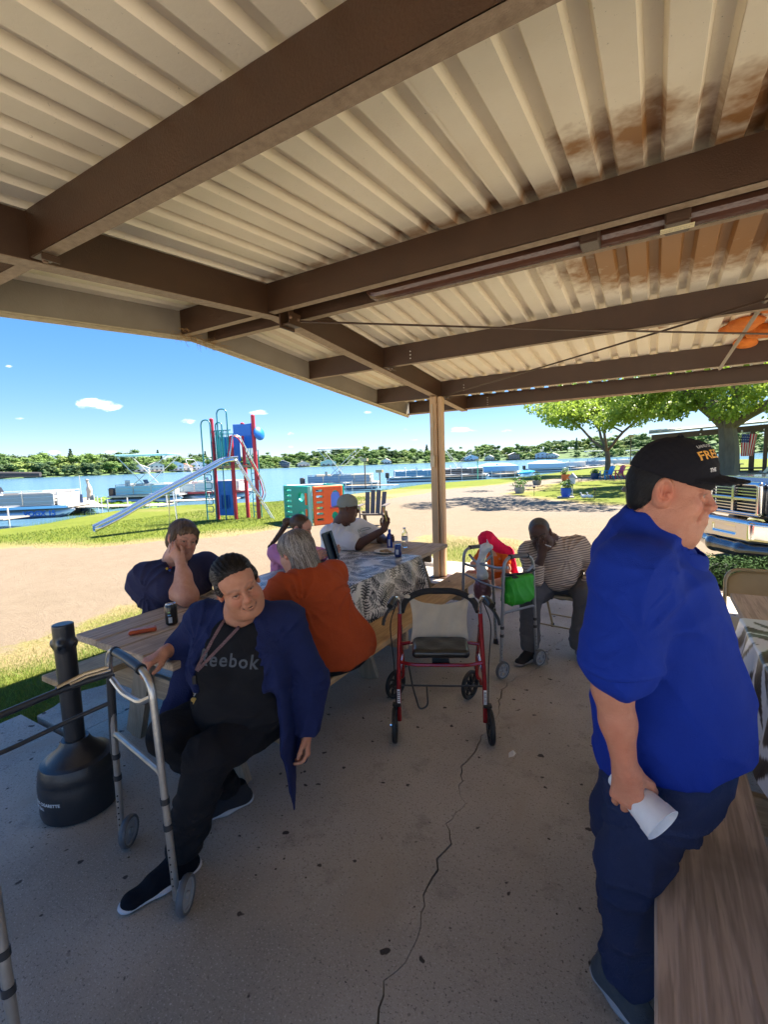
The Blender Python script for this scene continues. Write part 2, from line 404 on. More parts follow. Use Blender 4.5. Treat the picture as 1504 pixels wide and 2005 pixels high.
def folds(amp, freq, seed=0.0, dirv=(0, 0, 1), fine=0.3):
    """cloth relief: warped creases"""
    dx, dy, dz = Vector(dirv).normalized(); freq = freq * 1.55; amp = amp * 1.05
    def f(X, Y, Z):
        s = seed
        w = 0.5 * np.sin(freq * .45 * (X * 1.3 + Y * .7) + s) + 0.5 * np.sin(freq * .37 * (Y * 1.1 - Z * .9) + 2.1 * s + 1)
        u = X * dx + Y * dy + Z * dz
        a = np.sin(freq * u + 2.6 * w + s); b = np.sin(freq * .63 * (u + .4 * X - .5 * Y) - 2.0 * w + 1.7 * s)
        c = np.sin(freq * 1.9 * (u * .7 + .6 * Y - .4 * X) + 3 * w + s)
        mdl = .35 + .65 * np.clip(.5 + .9 * np.sin(7.1 * X + 3 * Z + s) * np.sin(6.3 * Y - 4.7 * Z + 2 * s), 0, 1)
        return -amp * mdl * ((1 - np.abs(a)) ** 2 - .3 + .6 * (1 - np.abs(b)) ** 2 + fine * c * .5)
    return f

def radial(c, axis, n, amp, L, ph=0.0):
    """tension folds that fan out from a point (armpit, elbow, crotch)"""
    c = np.array(c, float); ax = Vector(axis).normalized(); u = ax.orthogonal().normalized(); w = ax.cross(u)
    def f(X, Y, Z):
        x, y, z = X - c[0], Y - c[1], Z - c[2]; a = x * u[0] + y * u[1] + z * u[2]; b = x * w[0] + y * w[1] + z * w[2]; r = np.sqrt(a * a + b * b + .3 * (x * ax[0] + y * ax[1] + z * ax[2]) ** 2)
        th = np.arctan2(b, a); s = np.sin(th * n + ph + 2.2 * np.sin(r * 9 + ph)); return -amp * np.exp(-(r / L) ** 2) * (r / (r + .035)) * (1 - np.abs(s)) ** 1.6 * (.6 + .4 * np.sin(th * 1.7 + ph * 3))
    return f
def rings(zlist, amp, w=.012, slope=(0, 0)):
    """cloth stacking in soft horizontal rolls at the given heights"""
    def f(X, Y, Z):
        o = 0
        for i, z0 in enumerate(zlist): zz = Z - z0 - slope[0] * X - slope[1] * Y - .012 * np.sin(X * 31 + Y * 27 + i * 2.1); o = o - amp * np.exp(-(zz / w) ** 2) * (.55 + .45 * np.sin(X * 19 - Y * 23 + i * 1.3))
        return o
    return f
def mix(*fs): return lambda X, Y, Z: sum(f(X, Y, Z) for f in fs)

# ================================================================ ground
def vnoise(x, y, s, seed=0):
    x = np.asarray(x) / s + seed * 13.7; y = np.asarray(y) / s + seed * 7.3
    xi = np.floor(x); yi = np.floor(y); fx = x - xi; fy = y - yi; fx = fx * fx * (3 - 2 * fx); fy = fy * fy * (3 - 2 * fy)
    def h(a, b): v = np.sin(a * 127.1 + b * 311.7) * 43758.5453; return v - np.floor(v)
    return (h(xi, yi) * (1 - fx) + h(xi + 1, yi) * fx) * (1 - fy) + (h(xi, yi + 1) * (1 - fx) + h(xi + 1, yi + 1) * fx) * fy
def fbm(x, y, s, seed=0): return .5 * vnoise(x, y, s, seed) + .3 * vnoise(x, y, s / 2.1, seed + 1) + .2 * vnoise(x, y, s / 4.3, seed + 2)
def poly_sd(x, y, P):
    P = np.array(P, float); d = np.full(np.shape(x), 1e9); ins = np.zeros(np.shape(x), bool)
    for i in range(len(P)):
        a = P[i]; b = P[(i + 1) % len(P)]; e = b - a; wx = x - a[0]; wy = y - a[1]
        t = np.clip((wx * e[0] + wy * e[1]) / (e @ e), 0, 1); d = np.minimum(d, (wx - t * e[0]) ** 2 + (wy - t * e[1]) ** 2)
        c = ((a[1] <= y) != (b[1] <= y)) & (x < a[0] + (y - a[1]) * e[0] / (e[1] if abs(e[1]) > 1e-9 else 1e-9)); ins ^= c
    d = np.sqrt(d); return np.where(ins, -d, d)
SHORE = [(-18.0, -60), (-21.5, -12), (-19.8, 2), (-19.6, 7.2), (-22.2, 11.2), (-20.9, 15.2), (-17.0, 18.0), (-15.9, 24), (-16.5, 32), (-14.8, 37), (-11.6, 44), (-10.0, 60), (-6.5, 93), (4, 112), (20, 122), (60, 130), (160, 120), (400, 100), (400, -300), (-18, -300)]
DIRT = [(-5.68, -30), (-5.7, 2.4), (-5.6, 4.6), (-4.9, 7.2), (-4.3, 10.0), (-2.6, 9.9), (-1.0, 9.2), (.2, 9.1), (1.2, 9.3), (9, 10.5), (20, 11), (20, 14.5), (8, 15.2), (1.8, 16.0), (.3, 16.7), (-1.9, 17.9), (-3.9, 19.1), (-5.7, 21.0), (-6.3, 23), (-6.2, 28.8), (-5.2, 33.3), (-3.4, 35.8), (1, 37.5), (6, 38.5), (6, 43), (-3, 43.5), (-6.3, 38.9), (-8.5, 31.8), (-9.7, 27.9), (-10.7, 25.9), (-10.6, 22), (-10.9, 17.5), (-8.7, 14.6), (-8.3, 10.5), (-9.5, 7.4), (-11.1, 5.7), (-13.2, 4.5), (-18, 2.0), (-22, -30)]
def ground_z(x, y):
    s = poly_sd(x, y, SHORE)
    t = np.clip((s + 1.6) / 2.2, 0, 1)
    return -0.09 - 0.60 * t * t * (3 - 2 * t) + 0.03 * (fbm(x, y, 2.6, 5) - .5)
def axis(segs):
    out = []
    for a, b, st in segs: out += list(np.arange(a, b, st))
    return np.array(out + [segs[-1][1]])
gx = axis([(-1500, -60, 160), (-60, -30, 3), (-30, 4, .2), (4, 30, .6), (30, 120, 6), (120, 1500, 150)])
gy = axis([(-400, -20, 38), (-20, -1, 1), (-1, 30, .2), (30, 60, .5), (60, 140, 3), (140, 900, 80)])
GX, GY = np.meshgrid(gx, gy, indexing='ij'); nX, nY = GX.shape
sdS = poly_sd(GX, GY, SHORE); sdD = poly_sd(GX, GY, DIRT) + 1.3 * (fbm(GX, GY, 1.6, 3) - .5)
GZ = ground_z(GX, GY)
GZ = np.where(sdS > 6, -1.6, GZ)
dirt = 1 / (1 + np.exp(np.clip(sdD / .22, -30, 30)))
yard = ((GY < -2.4) & (GX > -18) & (GX < 60)) | ((GX > 3.6) & (GY < 6.5) & (GX < 60))  # footprint of the added out-of-view bounce ground
gravel = dirt * np.clip((GX * .35 + GY * .94 - 11.5) / 4.0, 0, 1)
# straw dryness of the lawn: near the pavilion, beside the dirt, in worn patches
dry = np.clip(1.1 - np.maximum(sdD, 0) / 1.5, 0, 1) * (.35 + .65 * vnoise(GX, GY, .9, 9)) + np.clip(fbm(GX, GY, 3.2, 11) * 2.2 - 1.0, 0, 1) * .55
zone = ((GX > -4.4) & (GY > 6.4) & (GY < 10.5)); dry = dry + zone * (.20 + .5 * fbm(GX, GY, 1.3, 12)) 
bare = (sdS < 0) & (GX < -8) & (GX > -16) & (GY > 11) & (GY < 26); dry = dry + bare * np.clip((GY - 12) / 10, 0, 1) * .5
dry = np.clip(dry, 0, 1)
SLABR = (GX > -3.7) & (GX < 9.2) & (GY < 6.9)
GZ = np.where((GX > -3.75) & (GX < 3.45) & (GY < 6.95) & (GY > -2.2), GZ - 0.08, GZ)
ii, jj = np.meshgrid(np.arange(nX - 1), np.arange(nY - 1), indexing='ij'); ii = ii.ravel(); jj = jj.ravel()
quad = np.stack([ii * nY + jj, (ii + 1) * nY + jj, (ii + 1) * nY + jj + 1, ii * nY + jj + 1], 1)
VV = np.stack([GX.ravel(), GY.ravel(), GZ.ravel()], 1); CC = np.stack([dirt.ravel(), gravel.ravel(), dry.ravel()], 1)
def ground_material():
    m = bpy.data.materials.new('earth and turf'); m.use_nodes = True; N, L = nodes_of(m); b = N['Principled BSDF']; b.inputs['Roughness'].default_value = .95; b.inputs['Specular IOR Level'].default_value = .15
    at = N.new('ShaderNodeAttribute'); at.attribute_name = 'Col'; sp = N.new('ShaderNodeSeparateColor'); L.new(at.outputs['Color'], sp.inputs[0])
    tc = N.new('ShaderNodeTexCoord')
    def noise(sc, det=6, r=.6, st=None):
        n = N.new('ShaderNodeTexNoise'); n.inputs['Scale'].default_value = sc; n.inputs['Detail'].default_value = det; n.inputs['Roughness'].default_value = r
        if st:
            mp = N.new('ShaderNodeMapping'); mp.inputs['Scale'].default_value = st; L.new(tc.outputs['Object'], mp.inputs['Vector']); L.new(mp.outputs['Vector'], n.inputs['Vector'])
        else: L.new(tc.outputs['Object'], n.inputs['Vector'])
        return n.outputs['Fac']
    def ramp(v, a, b2, c1, c2):
        mr = N.new('ShaderNodeMapRange'); mr.inputs['From Min'].default_value = a; mr.inputs['From Max'].default_value = b2; L.new(v, mr.inputs['Value'])
        mx = N.new('ShaderNodeMixRGB'); L.new(mr.outputs['Result'], mx.inputs['Fac'])
        for s_, c in (('Color1', c1), ('Color2', c2)):
            if isinstance(c, tuple): mx.inputs[s_].default_value = (*c, 1)
            else: L.new(c, mx.inputs[s_])
        return mx.outputs['Color']
    fine = noise(38, 8, .75); mid = noise(5.5, 6); big = noise(.55, 5); tiny = noise(160, 3, .7)
    grass = ramp(fine, .32, .68, (.050, .075, .010), (.145, .175, .020)); grass = ramp(big, .35, .7, grass, (.13, .155, .018)); grass = ramp(mid, .45, .8, grass, (.15, .17, .03))
    straw = ramp(fine, .3, .7, (.18, .138, .062), (.29, .23, .12))
    add = N.new('ShaderNodeMath'); add.operation = 'ADD'; L.new(sp.outputs[2], add.inputs[0]); sub = N.new('ShaderNodeMath'); sub.operation = 'MULTIPLY_ADD'; L.new(fine, sub.inputs[0]); sub.inputs[1].default_value = 1.2; sub.inputs[2].default_value = -.6
    L.new(sub.outputs[0], add.inputs[1]); lawn = ramp(add.outputs[0], .28, .75, grass, straw)
    dcol = ramp(mid, .35, .7, (.168, .131, .092), (.203, .160, .114)); dcol = ramp(fine, .62, .75, dcol, (.165, .122, .085)); dcol = ramp(big, .3, .8, dcol, (.203, .157, .113))
    gcol = ramp(tiny, .35, .65, (.137, .115, .095), (.225, .197, .165)); dg = ramp(sp.outputs[1], 0, 1, dcol, gcol)
    a2 = N.new('ShaderNodeMath'); a2.operation = 'ADD'; L.new(sp.outputs[0], a2.inputs[0]); s2 = N.new('ShaderNodeMath'); s2.operation = 'MULTIPLY_ADD'; L.new(mid, s2.inputs[0]); s2.inputs[1].default_value = .7; s2.inputs[2].default_value = -.35; L.new(s2.outputs[0], a2.inputs[1])
    # unseen pale ground added behind and beside the pavilion, bouncing light under its roof
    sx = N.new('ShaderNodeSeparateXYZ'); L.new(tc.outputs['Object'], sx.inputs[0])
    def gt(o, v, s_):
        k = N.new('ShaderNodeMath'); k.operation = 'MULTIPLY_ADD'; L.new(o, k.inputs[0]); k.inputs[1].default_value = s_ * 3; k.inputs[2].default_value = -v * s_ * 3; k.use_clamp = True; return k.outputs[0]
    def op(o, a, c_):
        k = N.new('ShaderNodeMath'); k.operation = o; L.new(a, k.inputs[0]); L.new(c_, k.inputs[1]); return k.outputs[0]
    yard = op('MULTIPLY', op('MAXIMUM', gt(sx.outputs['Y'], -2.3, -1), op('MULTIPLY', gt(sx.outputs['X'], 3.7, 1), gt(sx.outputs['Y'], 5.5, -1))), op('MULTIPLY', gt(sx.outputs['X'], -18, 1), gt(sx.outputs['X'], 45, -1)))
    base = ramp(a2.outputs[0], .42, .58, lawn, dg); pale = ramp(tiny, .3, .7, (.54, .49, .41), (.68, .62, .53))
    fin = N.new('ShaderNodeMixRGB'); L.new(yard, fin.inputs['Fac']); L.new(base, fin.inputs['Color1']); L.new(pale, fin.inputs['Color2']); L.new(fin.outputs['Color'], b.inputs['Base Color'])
    bp = N.new('ShaderNodeBump'); bp.inputs['Strength'].default_value = .8; bp.inputs['Distance'].default_value = .03; mm = N.new('ShaderNodeMath'); mm.operation = 'ADD'; L.new(fine, mm.inputs[0]); L.new(mid, mm.inputs[1])
    L.new(mm.outputs[0], bp.inputs['Height']); L.new(bp.outputs['Normal'], b.inputs['Normal']); return m
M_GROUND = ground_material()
fc = (CC[quad].mean(axis=1)); is_g = (fc[:, 0] > .5) & (fc[:, 1] > .5); is_d = (fc[:, 0] > .5) & ~is_g
def sub_sheet(name, msk):
    q = quad[msk]; used, inv = np.unique(q.ravel(), return_inverse=True)
    o = mesh_obj(name, VV[used], inv.reshape(-1, 4), M_GROUND, None, True, cols=CC[used]); tag(o, kind='structure'); return o
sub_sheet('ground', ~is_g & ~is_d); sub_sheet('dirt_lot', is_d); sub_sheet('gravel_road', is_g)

# ---------------------------------------------------------------- lake
def water_material():
    m = bpy.data.materials.new('lake water'); m.use_nodes = True; N, L = nodes_of(m); b = N['Principled BSDF']
    b.inputs['Base Color'].default_value = (.09, .19, .28, 1); b.inputs['Roughness'].default_value = .14; b.inputs['IOR'].default_value = 1.33
    tc = N.new('ShaderNodeTexCoord'); h = None
    for sc, st, a in ((1.6, (1, .55, 1), .5), (6.5, (1, .6, 1), .25), (.25, (1, .5, 1), .7)):
        mp = N.new('ShaderNodeMapping'); mp.inputs['Scale'].default_value = st; mp.inputs['Rotation'].default_value = (0, 0, .6); L.new(tc.outputs['Object'], mp.inputs['Vector'])
        n = N.new('ShaderNodeTexNoise'); n.inputs['Scale'].default_value = sc; n.inputs['Detail'].default_value = 5; L.new(mp.outputs['Vector'], n.inputs['Vector'])
        k = N.new('ShaderNodeMath'); k.operation = 'MULTIPLY'; L.new(n.outputs['Fac'], k.inputs[0]); k.inputs[1].default_value = a
        if h is None: h = k
        else: s = N.new('ShaderNodeMath'); s.operation = 'ADD'; L.new(h.outputs[0], s.inputs[0]); L.new(k.outputs[0], s.inputs[1]); h = s
    bp = N.new('ShaderNodeBump'); bp.inputs['Strength'].default_value = .9; bp.inputs['Distance'].default_value = .10; L.new(h.outputs[0], bp.inputs['Height']); L.new(bp.outputs['Normal'], b.inputs['Normal']); return m
tag(mesh_obj('lake', [(-1490, -390, -.43), (1490, -390, -.43), (1490, 890, -.43), (-1490, 890, -.43)], [(0, 1, 2, 3)], water_material()), kind='structure')

# ---------------------------------------------------------------- concrete floor
def concrete_material(name, c1, c2, warm):
    m = bpy.data.materials.new(name); m.use_nodes = True; N, L = nodes_of(m); b = N['Principled BSDF']; b.inputs['Specular IOR Level'].default_value = .35
    tc = N.new('ShaderNodeTexCoord')
    def noise(sc, det=6, r=.6, st=(1, 1, 1)):
        mp = N.new('ShaderNodeMapping'); mp.inputs['Scale'].default_value = st; L.new(tc.outputs['Object'], mp.inputs['Vector'])
        n = N.new('ShaderNodeTexNoise'); n.inputs['Scale'].default_value = sc; n.inputs['Detail'].default_value = det; n.inputs['Roughness'].default_value = r; L.new(mp.outputs['Vector'], n.inputs['Vector']); return n.outputs['Fac']
    def mixr(v, a, b2, c1, c2):
        mr = N.new('ShaderNodeMapRange'); mr.inputs['From Min'].default_value = a; mr.inputs['From Max'].default_value = b2; L.new(v, mr.inputs['Value'])
        mx = N.new('ShaderNodeMixRGB'); L.new(mr.outputs['Result'], mx.inputs['Fac'])
        for s_, c in (('Color1', c1), ('Color2', c2)):
            if isinstance(c, tuple): mx.inputs[s_].default_value = (*c, 1)
            else: L.new(c, mx.inputs[s_])
        return mx.outputs['Color']
    c = mixr(noise(1.3, 7), .3, .7, c1, c2); c = mixr(noise(.8, 4, .5), .50, .62, c, tuple(x * .80 for x in c1)); c = mixr(noise(5, 7, .75), .55, .75, c, tuple(x * .62 for x in c1)); c = mixr(noise(3.1, 7, .7, (1, .4, 1)), .60, .78, c, (.50, .44, .36)); c = mixr(noise(130, 3, .8), .56, .68, c, (.56, .51, .46)); c = mixr(noise(90, 2, .8), .32, .42, tuple(x * .45 for x in c1), c)
    c = mixr(noise(2.6, 5, .6, (1, .5, 1)), .55, .75, c, warm)
    c = mixr(noise(17, 2, .4), .70, .73, c, (.05, .04, .035))
    L.new(c, b.inputs['Base Color']); r = N.new('ShaderNodeMapRange'); L.new(noise(3), r.inputs['Value']); r.inputs['To Min'].default_value = .55; r.inputs['To Max'].default_value = .85; L.new(r.outputs['Result'], b.inputs['Roughness'])
    bp = N.new('ShaderNodeBump'); bp.inputs['Strength'].default_value = .55; bp.inputs['Distance'].default_value = .006; L.new(noise(150, 5, .8), bp.inputs['Height']); L.new(bp.outputs['Normal'], b.inputs['Normal']); return m
M_CONC = concrete_material('worn concrete', (.365, .325, .275), (.475, .425, .365), (.39, .325, .25))
M_CONC2 = concrete_material('broken concrete', (.33, .29, .25), (.42, .38, .33), (.36, .29, .22))
CRACK = [(-.655, .55), (-.662, .976), (-.686, 1.08), (-.66, 1.20), (-.675, 1.333), (-.712, 1.40), (-.698, 1.482), (-.728, 1.57), (-.714, 1.668), (-.765, 1.76), (-.742, 1.917), (-.80, 2.02), (-.843, 2.162), (-.82, 2.30), (-.848, 2.47), (-.822, 2.62), (-.836, 2.792), (-.87, 2.95), (-.887, 3.153), (-.84, 3.3), (-.78, 3.42), (-.70, 3.62), (-.72, 3.9), (-.66, 4.3)]
def slab():
    x0, x1, y0, y1 = -3.07, 3.4, -2.2, 6.85
    V = []; F = []
    # left and right half of the slab meet in an irregular hairline gap (the crack)
    random.seed(3); pts = []
    C = [(-.62, -2.2), (-.66, -1.6), (-.60, -1.0), (-.66, 0.0)] + CRACK + [(-.60, 4.9), (-.66, 5.8), (-.6, 6.85)]
    for i in range(len(C) - 1):
        a, b = C[i], C[i + 1]; n = max(1, int(math.dist(a, b) / .035)) if a[1] > 0 and b[1] < 4.4 else 1
        for k in range(n):
            t = k / n; pts.append((a[0] + (b[0] - a[0]) * t + (random.uniform(-.013, .013) if n > 1 else 0), a[1] + (b[1] - a[1]) * t))
    pts.append(C[-1])
    for side, x in ((-1, x0), (1, x1)):
        P = []
        for p in pts:
            w = .0026 + .0016 * math.sin(p[1] * 9) if .3 < p[1] < 4.2 else .0002
            P.append((p[0] + side * w, p[1]))
        mb = MB(); n = len(P)
        V = [(a, b, 0) for a, b in P] + [(x, b, 0) for a, b in P] + [(a, b, -.12) for a, b in P] + [(x, b, -.12) for a, b in P]; F = []
        for i in range(n - 1):
            q = (i, n + i, n + i + 1, i + 1); F.append(q if side > 0 else q[::-1])
            q = (i, i + 1, 2 * n + i + 1, 2 * n + i); F.append(q if side > 0 else q[::-1])
            q = (n + i, 3 * n + i, 3 * n + i + 1, n + i + 1); F.append(q if side > 0 else q[::-1])
        F.append((n - 1, 2 * n - 1, 4 * n - 1, 3 * n - 1)); F.append((0, 2 * n, 3 * n, n)); mb.add(V, F)
        o = mb.build('concrete_floor', M_CONC); tag(o, kind='structure')
    tag(MB().box((.15, 2.3, -.15), (6.5, 9.1, .02)).build('subgrade', mat('dark soil', (.02, .017, .014), .95)), kind='structure')
    # narrow outer strip of broken slabs
    par = bpy.data.objects.new('side_pavement', None); COL.objects.link(par); tag(par, kind='structure'); BASE[par.name] = Vector()
    ys = [(-2.2, -.9), (-.87, 1.30), (1.34, 2.95), (2.99, 4.6), (4.64, 6.75)]
    random.seed(5)
    for a, b in ys:
        xo = -3.66 + random.uniform(-.05, .05); mb = MB(); top = -.012 + random.uniform(-.008, .004); n = 14
        L_ = [(xo + random.uniform(-.02, .02) + .05 * math.sin(k * 1.3 + a), a + (b - a) * k / n) for k in range(n + 1)]; L_[0] = (xo + .07, a)
        Rr = [(-3.098, a + (b - a) * k / n) for k in range(n + 1)]
        V = [(p[0], p[1], top) for p in L_] + [(p[0], p[1], top) for p in Rr] + [(p[0], p[1], -.13) for p in L_] + [(p[0], p[1], -.13) for p in Rr]; m = n + 1
        F = [(i, m + i, m + i + 1, i + 1) for i in range(n)] + [(i, i + 1, 2 * m + i + 1, 2 * m + i) for i in range(n)] + [(m + i, 3 * m + i, 3 * m + i + 1, m + i + 1) for i in range(n)] + [(0, 2 * m, 3 * m, m), (n, 2 * m - 1, 4 * m - 1, 3 * m - 1)]
        mb.add(V, F).build('slab', M_CONC2, par)
slab()

# ================================================================ pavilion roof
M_STEEL = mat('brown painted steel', (.062, .027, .0115), .42, .0, (.040, .018, .008), 5, .7, .25, 140, spec=.55)
M_FLANGE = mat('tan steel flange', (.36, .26, .17), .6, 0, (.20, .13, .08), 30, .5, .4, 200)  # lower flanges in tan, lighter than the brown web
M_TRIM = mat('grey fascia steel', (.30, .26, .21), .55, 0, (.22, .185, .145), 4, .8, .2, 90)
M_POST = mat('tan post paint', (.56, .37, .21), .5, 0, (.48, .31, .17), 6, .7, .15, 60)
def deck_material():
    m = bpy.data.materials.new('cream roof sheet'); m.use_nodes = True; N, L = nodes_of(m); b = N['Principled BSDF']; b.inputs['Roughness'].default_value = .46; b.inputs['Specular IOR Level'].default_value = .5
    tc = N.new('ShaderNodeTexCoord')
    def noise(sc, det=5, r=.6, st=(1, 1, 1)):
        mp = N.new('ShaderNodeMapping'); mp.inputs['Scale'].default_value = st; L.new(tc.outputs['Object'], mp.inputs['Vector'])
        n = N.new('ShaderNodeTexNoise'); n.inputs['Scale'].default_value = sc; n.inputs['Detail'].default_value = det; n.inputs['Roughness'].default_value = r; L.new(mp.outputs['Vector'], n.inputs['Vector']); return n.outputs['Fac']
    def mixr(v, a, b2, c1, c2):
        mr = N.new('ShaderNodeMapRange'); mr.inputs['From Min'].default_value = a; mr.inputs['From Max'].default_value = b2; L.new(v, mr.inputs['Value'])
        mx = N.new('ShaderNodeMixRGB'); L.new(mr.outputs['Result'], mx.inputs['Fac'])
        for s_, c in (('Color1', c1), ('Color2', c2)):
            if isinstance(c, tuple): mx.inputs[s_].default_value = (*c, 1)
            else: L.new(c, mx.inputs[s_])
        return mx.outputs['Color']
    c = mixr(noise(2.2), .3, .7, (.80, .70, .54), (.87, .78, .62)); c = mixr(noise(60, 4, .8), .66, .72, c, (.20, .16, .11))
    # overspray of brown paint along the steel and rust blooms: distance from the purlins (y) and from fixed spots
    ge = N.new('ShaderNodeNewGeometry'); sp = N.new('ShaderNodeSeparateXYZ'); L.new(ge.outputs['Position'], sp.inputs[0]); n1 = noise(3.4, 5, .6)
    def m2(op, a, b_=None, c_=None):
        k = N.new('ShaderNodeMath'); k.operation = op
        for i, v in enumerate((a, b_, c_)):
            if v is None: continue
            if isinstance(v, (int, float)): k.inputs[i].default_value = v
            else: L.new(v, k.inputs[i])
        return k.outputs[0]
    acc = None
    for y0, w, xa in ((2.66, .13, -1.6),):
        d = m2('ABSOLUTE', m2('SUBTRACT', sp.outputs['Y'], y0)); g = m2('SUBTRACT', 1.0, m2('DIVIDE', d, w)); xf = m2('MULTIPLY', m2('SUBTRACT', sp.outputs['X'], xa), .22)
        g = m2('ADD', g, m2('MULTIPLY', m2('SUBTRACT', n1, .62), 3.0)); g = m2('ADD', g, m2('MINIMUM', xf, .7)); g = m2('MINIMUM', g, m2('MULTIPLY', m2('SUBTRACT', .55, d), 4.0))
        acc = g if acc is None else m2('MAXIMUM', acc, g)
    for (x, y, rx, ry_, k) in ((-.10, 2.36, .22, .26, 1.15), (-.33, 2.30, .13, .2, .9), (.10, 2.30, .10, .10, .8), (.05, 3.60, .62, .50, 1.7), (.55, 3.55, .5, .55, 1.5), (.40, 2.5, .3, .4, 1.2), (-.02, 5.15, .10, .05, 1.2)):
        d = m2('ADD', m2('POWER', m2('ABSOLUTE', m2('DIVIDE', m2('SUBTRACT', sp.outputs['X'], x), rx)), 2.0), m2('POWER', m2('ABSOLUTE', m2('DIVIDE', m2('SUBTRACT', sp.outputs['Y'], y), ry_)), 2.0))
        g = m2('ADD', m2('SUBTRACT', k, d), m2('MULTIPLY', m2('SUBTRACT', noise(9, 3), .5), 2.2)); acc = m2('MAXIMUM', acc, g)
    c = mixr(acc, .0, 1.1, c, (.30, .14, .045))
    L.new(c, b.inputs['Base Color']); bp = N.new('ShaderNodeBump'); bp.inputs['Strength'].default_value = .2; bp.inputs['Distance'].default_value = .004; L.new(noise(70), bp.inputs['Height']); L.new(bp.outputs['Normal'], b.inputs['Normal']); return m
M_DECK = deck_material()
RY = 2.83; SL = .094
def zd(y): return 3.0 - SL * abs(y - RY)
pav = thing('pavilion', 'open steel pavilion with corrugated cream roof on brown beams over the picnic tables', 'pavilion', (-2.55, 5.87, 0))
XL, XR, YF, YB = -3.60, 3.6, 7.02, -1.40
def roof_sheets():
    # one corrugated panel per 0.95 m width, five ribs each, on both slopes
    rib = .19; n_r = 5
    x = XL; k = 0
    while x < XR - .01:
        prof = []
        for i in range(n_r):
            a = x + i * rib; prof += [(a, 0), (a + .104, 0), (a + .119, .042), (a + .172, .042), (a + rib - .001, 0)]
        prof[-1] = (x + n_r * rib + .018, 0) if True else prof[-1]
        prof = [(a - .002 * (k % 2), z + .0016 * (k % 2)) for a, z in prof]
        for side in (0, 1):
            ya, yb = (RY, YF + .03) if side == 0 else (RY, YB)
            V = []; 
            for (px, pz) in prof:
                for yy, tt in ((ya, 0), (yb, 0), (ya, .012), (yb, .012)): V.append((px, yy, zd(yy) + pz + tt + .001))
            F = []; n = len(prof)
            for i in range(n - 1):
                a, b = i * 4, (i + 1) * 4
                q = (a, a + 1, b + 1, b); q2 = (a + 2, b + 2, b + 3, a + 3); e1 = (a + 1, a + 3, b + 3, b + 1)
                F += [q, q2, e1] if side == 0 else [q[::-1], q2[::-1], e1[::-1]]
            MB().add(V, F).build('roof_panel', M_DECK, pav)
        x += rib * n_r; k += 1
    MB().add([(XL, RY - .25, zd(RY - .25) + .05), (XL, RY, 3.07), (XL, RY + .25, zd(RY + .25) + .05), (XR, RY - .25, zd(RY - .25) + .05), (XR, RY, 3.07), (XR, RY + .25, zd(RY + .25) + .05)], [(0, 1, 4, 3), (1, 2, 5, 4)]).build('ridge_cap', M_TRIM, pav)
roof_sheets()
def channel_x(y, x0, x1, face, name='purlin'):
    """C section running along x; web plane at y, flanges towards +y*face"""
    zt = zd(y) - .004; zb = zt - .205; w = .062 * face; t = .004
    mb = MB(); mb.box(((x0 + x1) / 2, y, (zt + zb) / 2), (x1 - x0, t, .205))
    mb.box(((x0 + x1) / 2, y + w / 2, zt - .002 - SL * 0), (x1 - x0, abs(w) - t, .004))
    o = mb.build(name, M_STEEL, pav)
    fb = MB(); fb.box(((x0 + x1) / 2, y + w / 2, zb + .002), (x1 - x0, abs(w) + t, .0045)); fb.box(((x0 + x1) / 2, y + w, zb + .012), (x1 - x0, .004, .018)); fl = fb.build('flange', M_FLANGE, o)
    return o, zb
holes = []
for y, f in ((-1.36, 1), (-.42, -1), (1.14, 1), (2.70, 1), (2.98, 1), (4.42, 1), (5.98, 1), (7.0, -1)):
    o, zb = channel_x(y, XL + .03, XR - .02, f)
    for k in range(4 if y > 6.5 else 3):
        mb = MB(); mb.lathe([(.006, 0), (.006, .004)], 8, M=Matrix.Translation((-2.22, y - .0025 if True else y, zb + .05 + .035 * k)) @ Matrix.Rotation(R(90), 4, 'X'))
        if y > 4: mb.build('bolt_hole', mat('painted daylight', (.75, .75, .72), .4), o)  # pale discs painted as daylight showing through the purlin holes
def rafter(x):
    for (ya, yb) in ((RY, YF - .01), (RY, YB + .05)):
        p = Vector((x, ya, zd(ya) - .115)); q = Vector((x, yb, zd(yb) - .115))
        o = MB().beam(p, q, .006, .215).build('rafter', M_STEEL, pav)
        off = Vector((-.048, 0, -.1095)); MB().beam(p + off, q + off, .10, .005).build('flange', M_FLANGE, o)
        off = Vector((-.048, 0, .1095 - .006)); MB().beam(p + off, q + off, .09, .004).build('flange', M_STEEL, o)
rafter(-2.55); rafter(2.6)
for yy in (RY,):
    mb = MB(); mb.box((-2.50, yy + .02, 2.76), (.012, .16, .17)); mb.box((-2.46, yy + .02, 2.70), (.085, .13, .01)); mb.box((-2.42, yy + .02, 2.74), (.01, .13, .09)); br = mb.build('ridge_bracket', M_STEEL, pav)
    for dy in (-.035, .05): MB().sphere((-2.412, yy + dy, 2.74), .014, 8).build('bolt', mat('rusty bolt', (.16, .09, .05), .6), br)
def clip(x, y, z):
    mb = MB(); mb.box((x, y, z), (.09, .075, .006)); mb.box((x + .04, y, z - .012), (.006, .075, .03)); o = mb.build('purlin_clip', M_STEEL, pav)
    MB().lathe([(.012, 0), (.012, .016)], 6, (x - .01, y, z - .02)).build('bolt', mat('rusty bolt', (.16, .09, .05), .6), o)
for y in (1.17, 4.45, 6.01): clip(-2.47, y, zd(y) - .222)
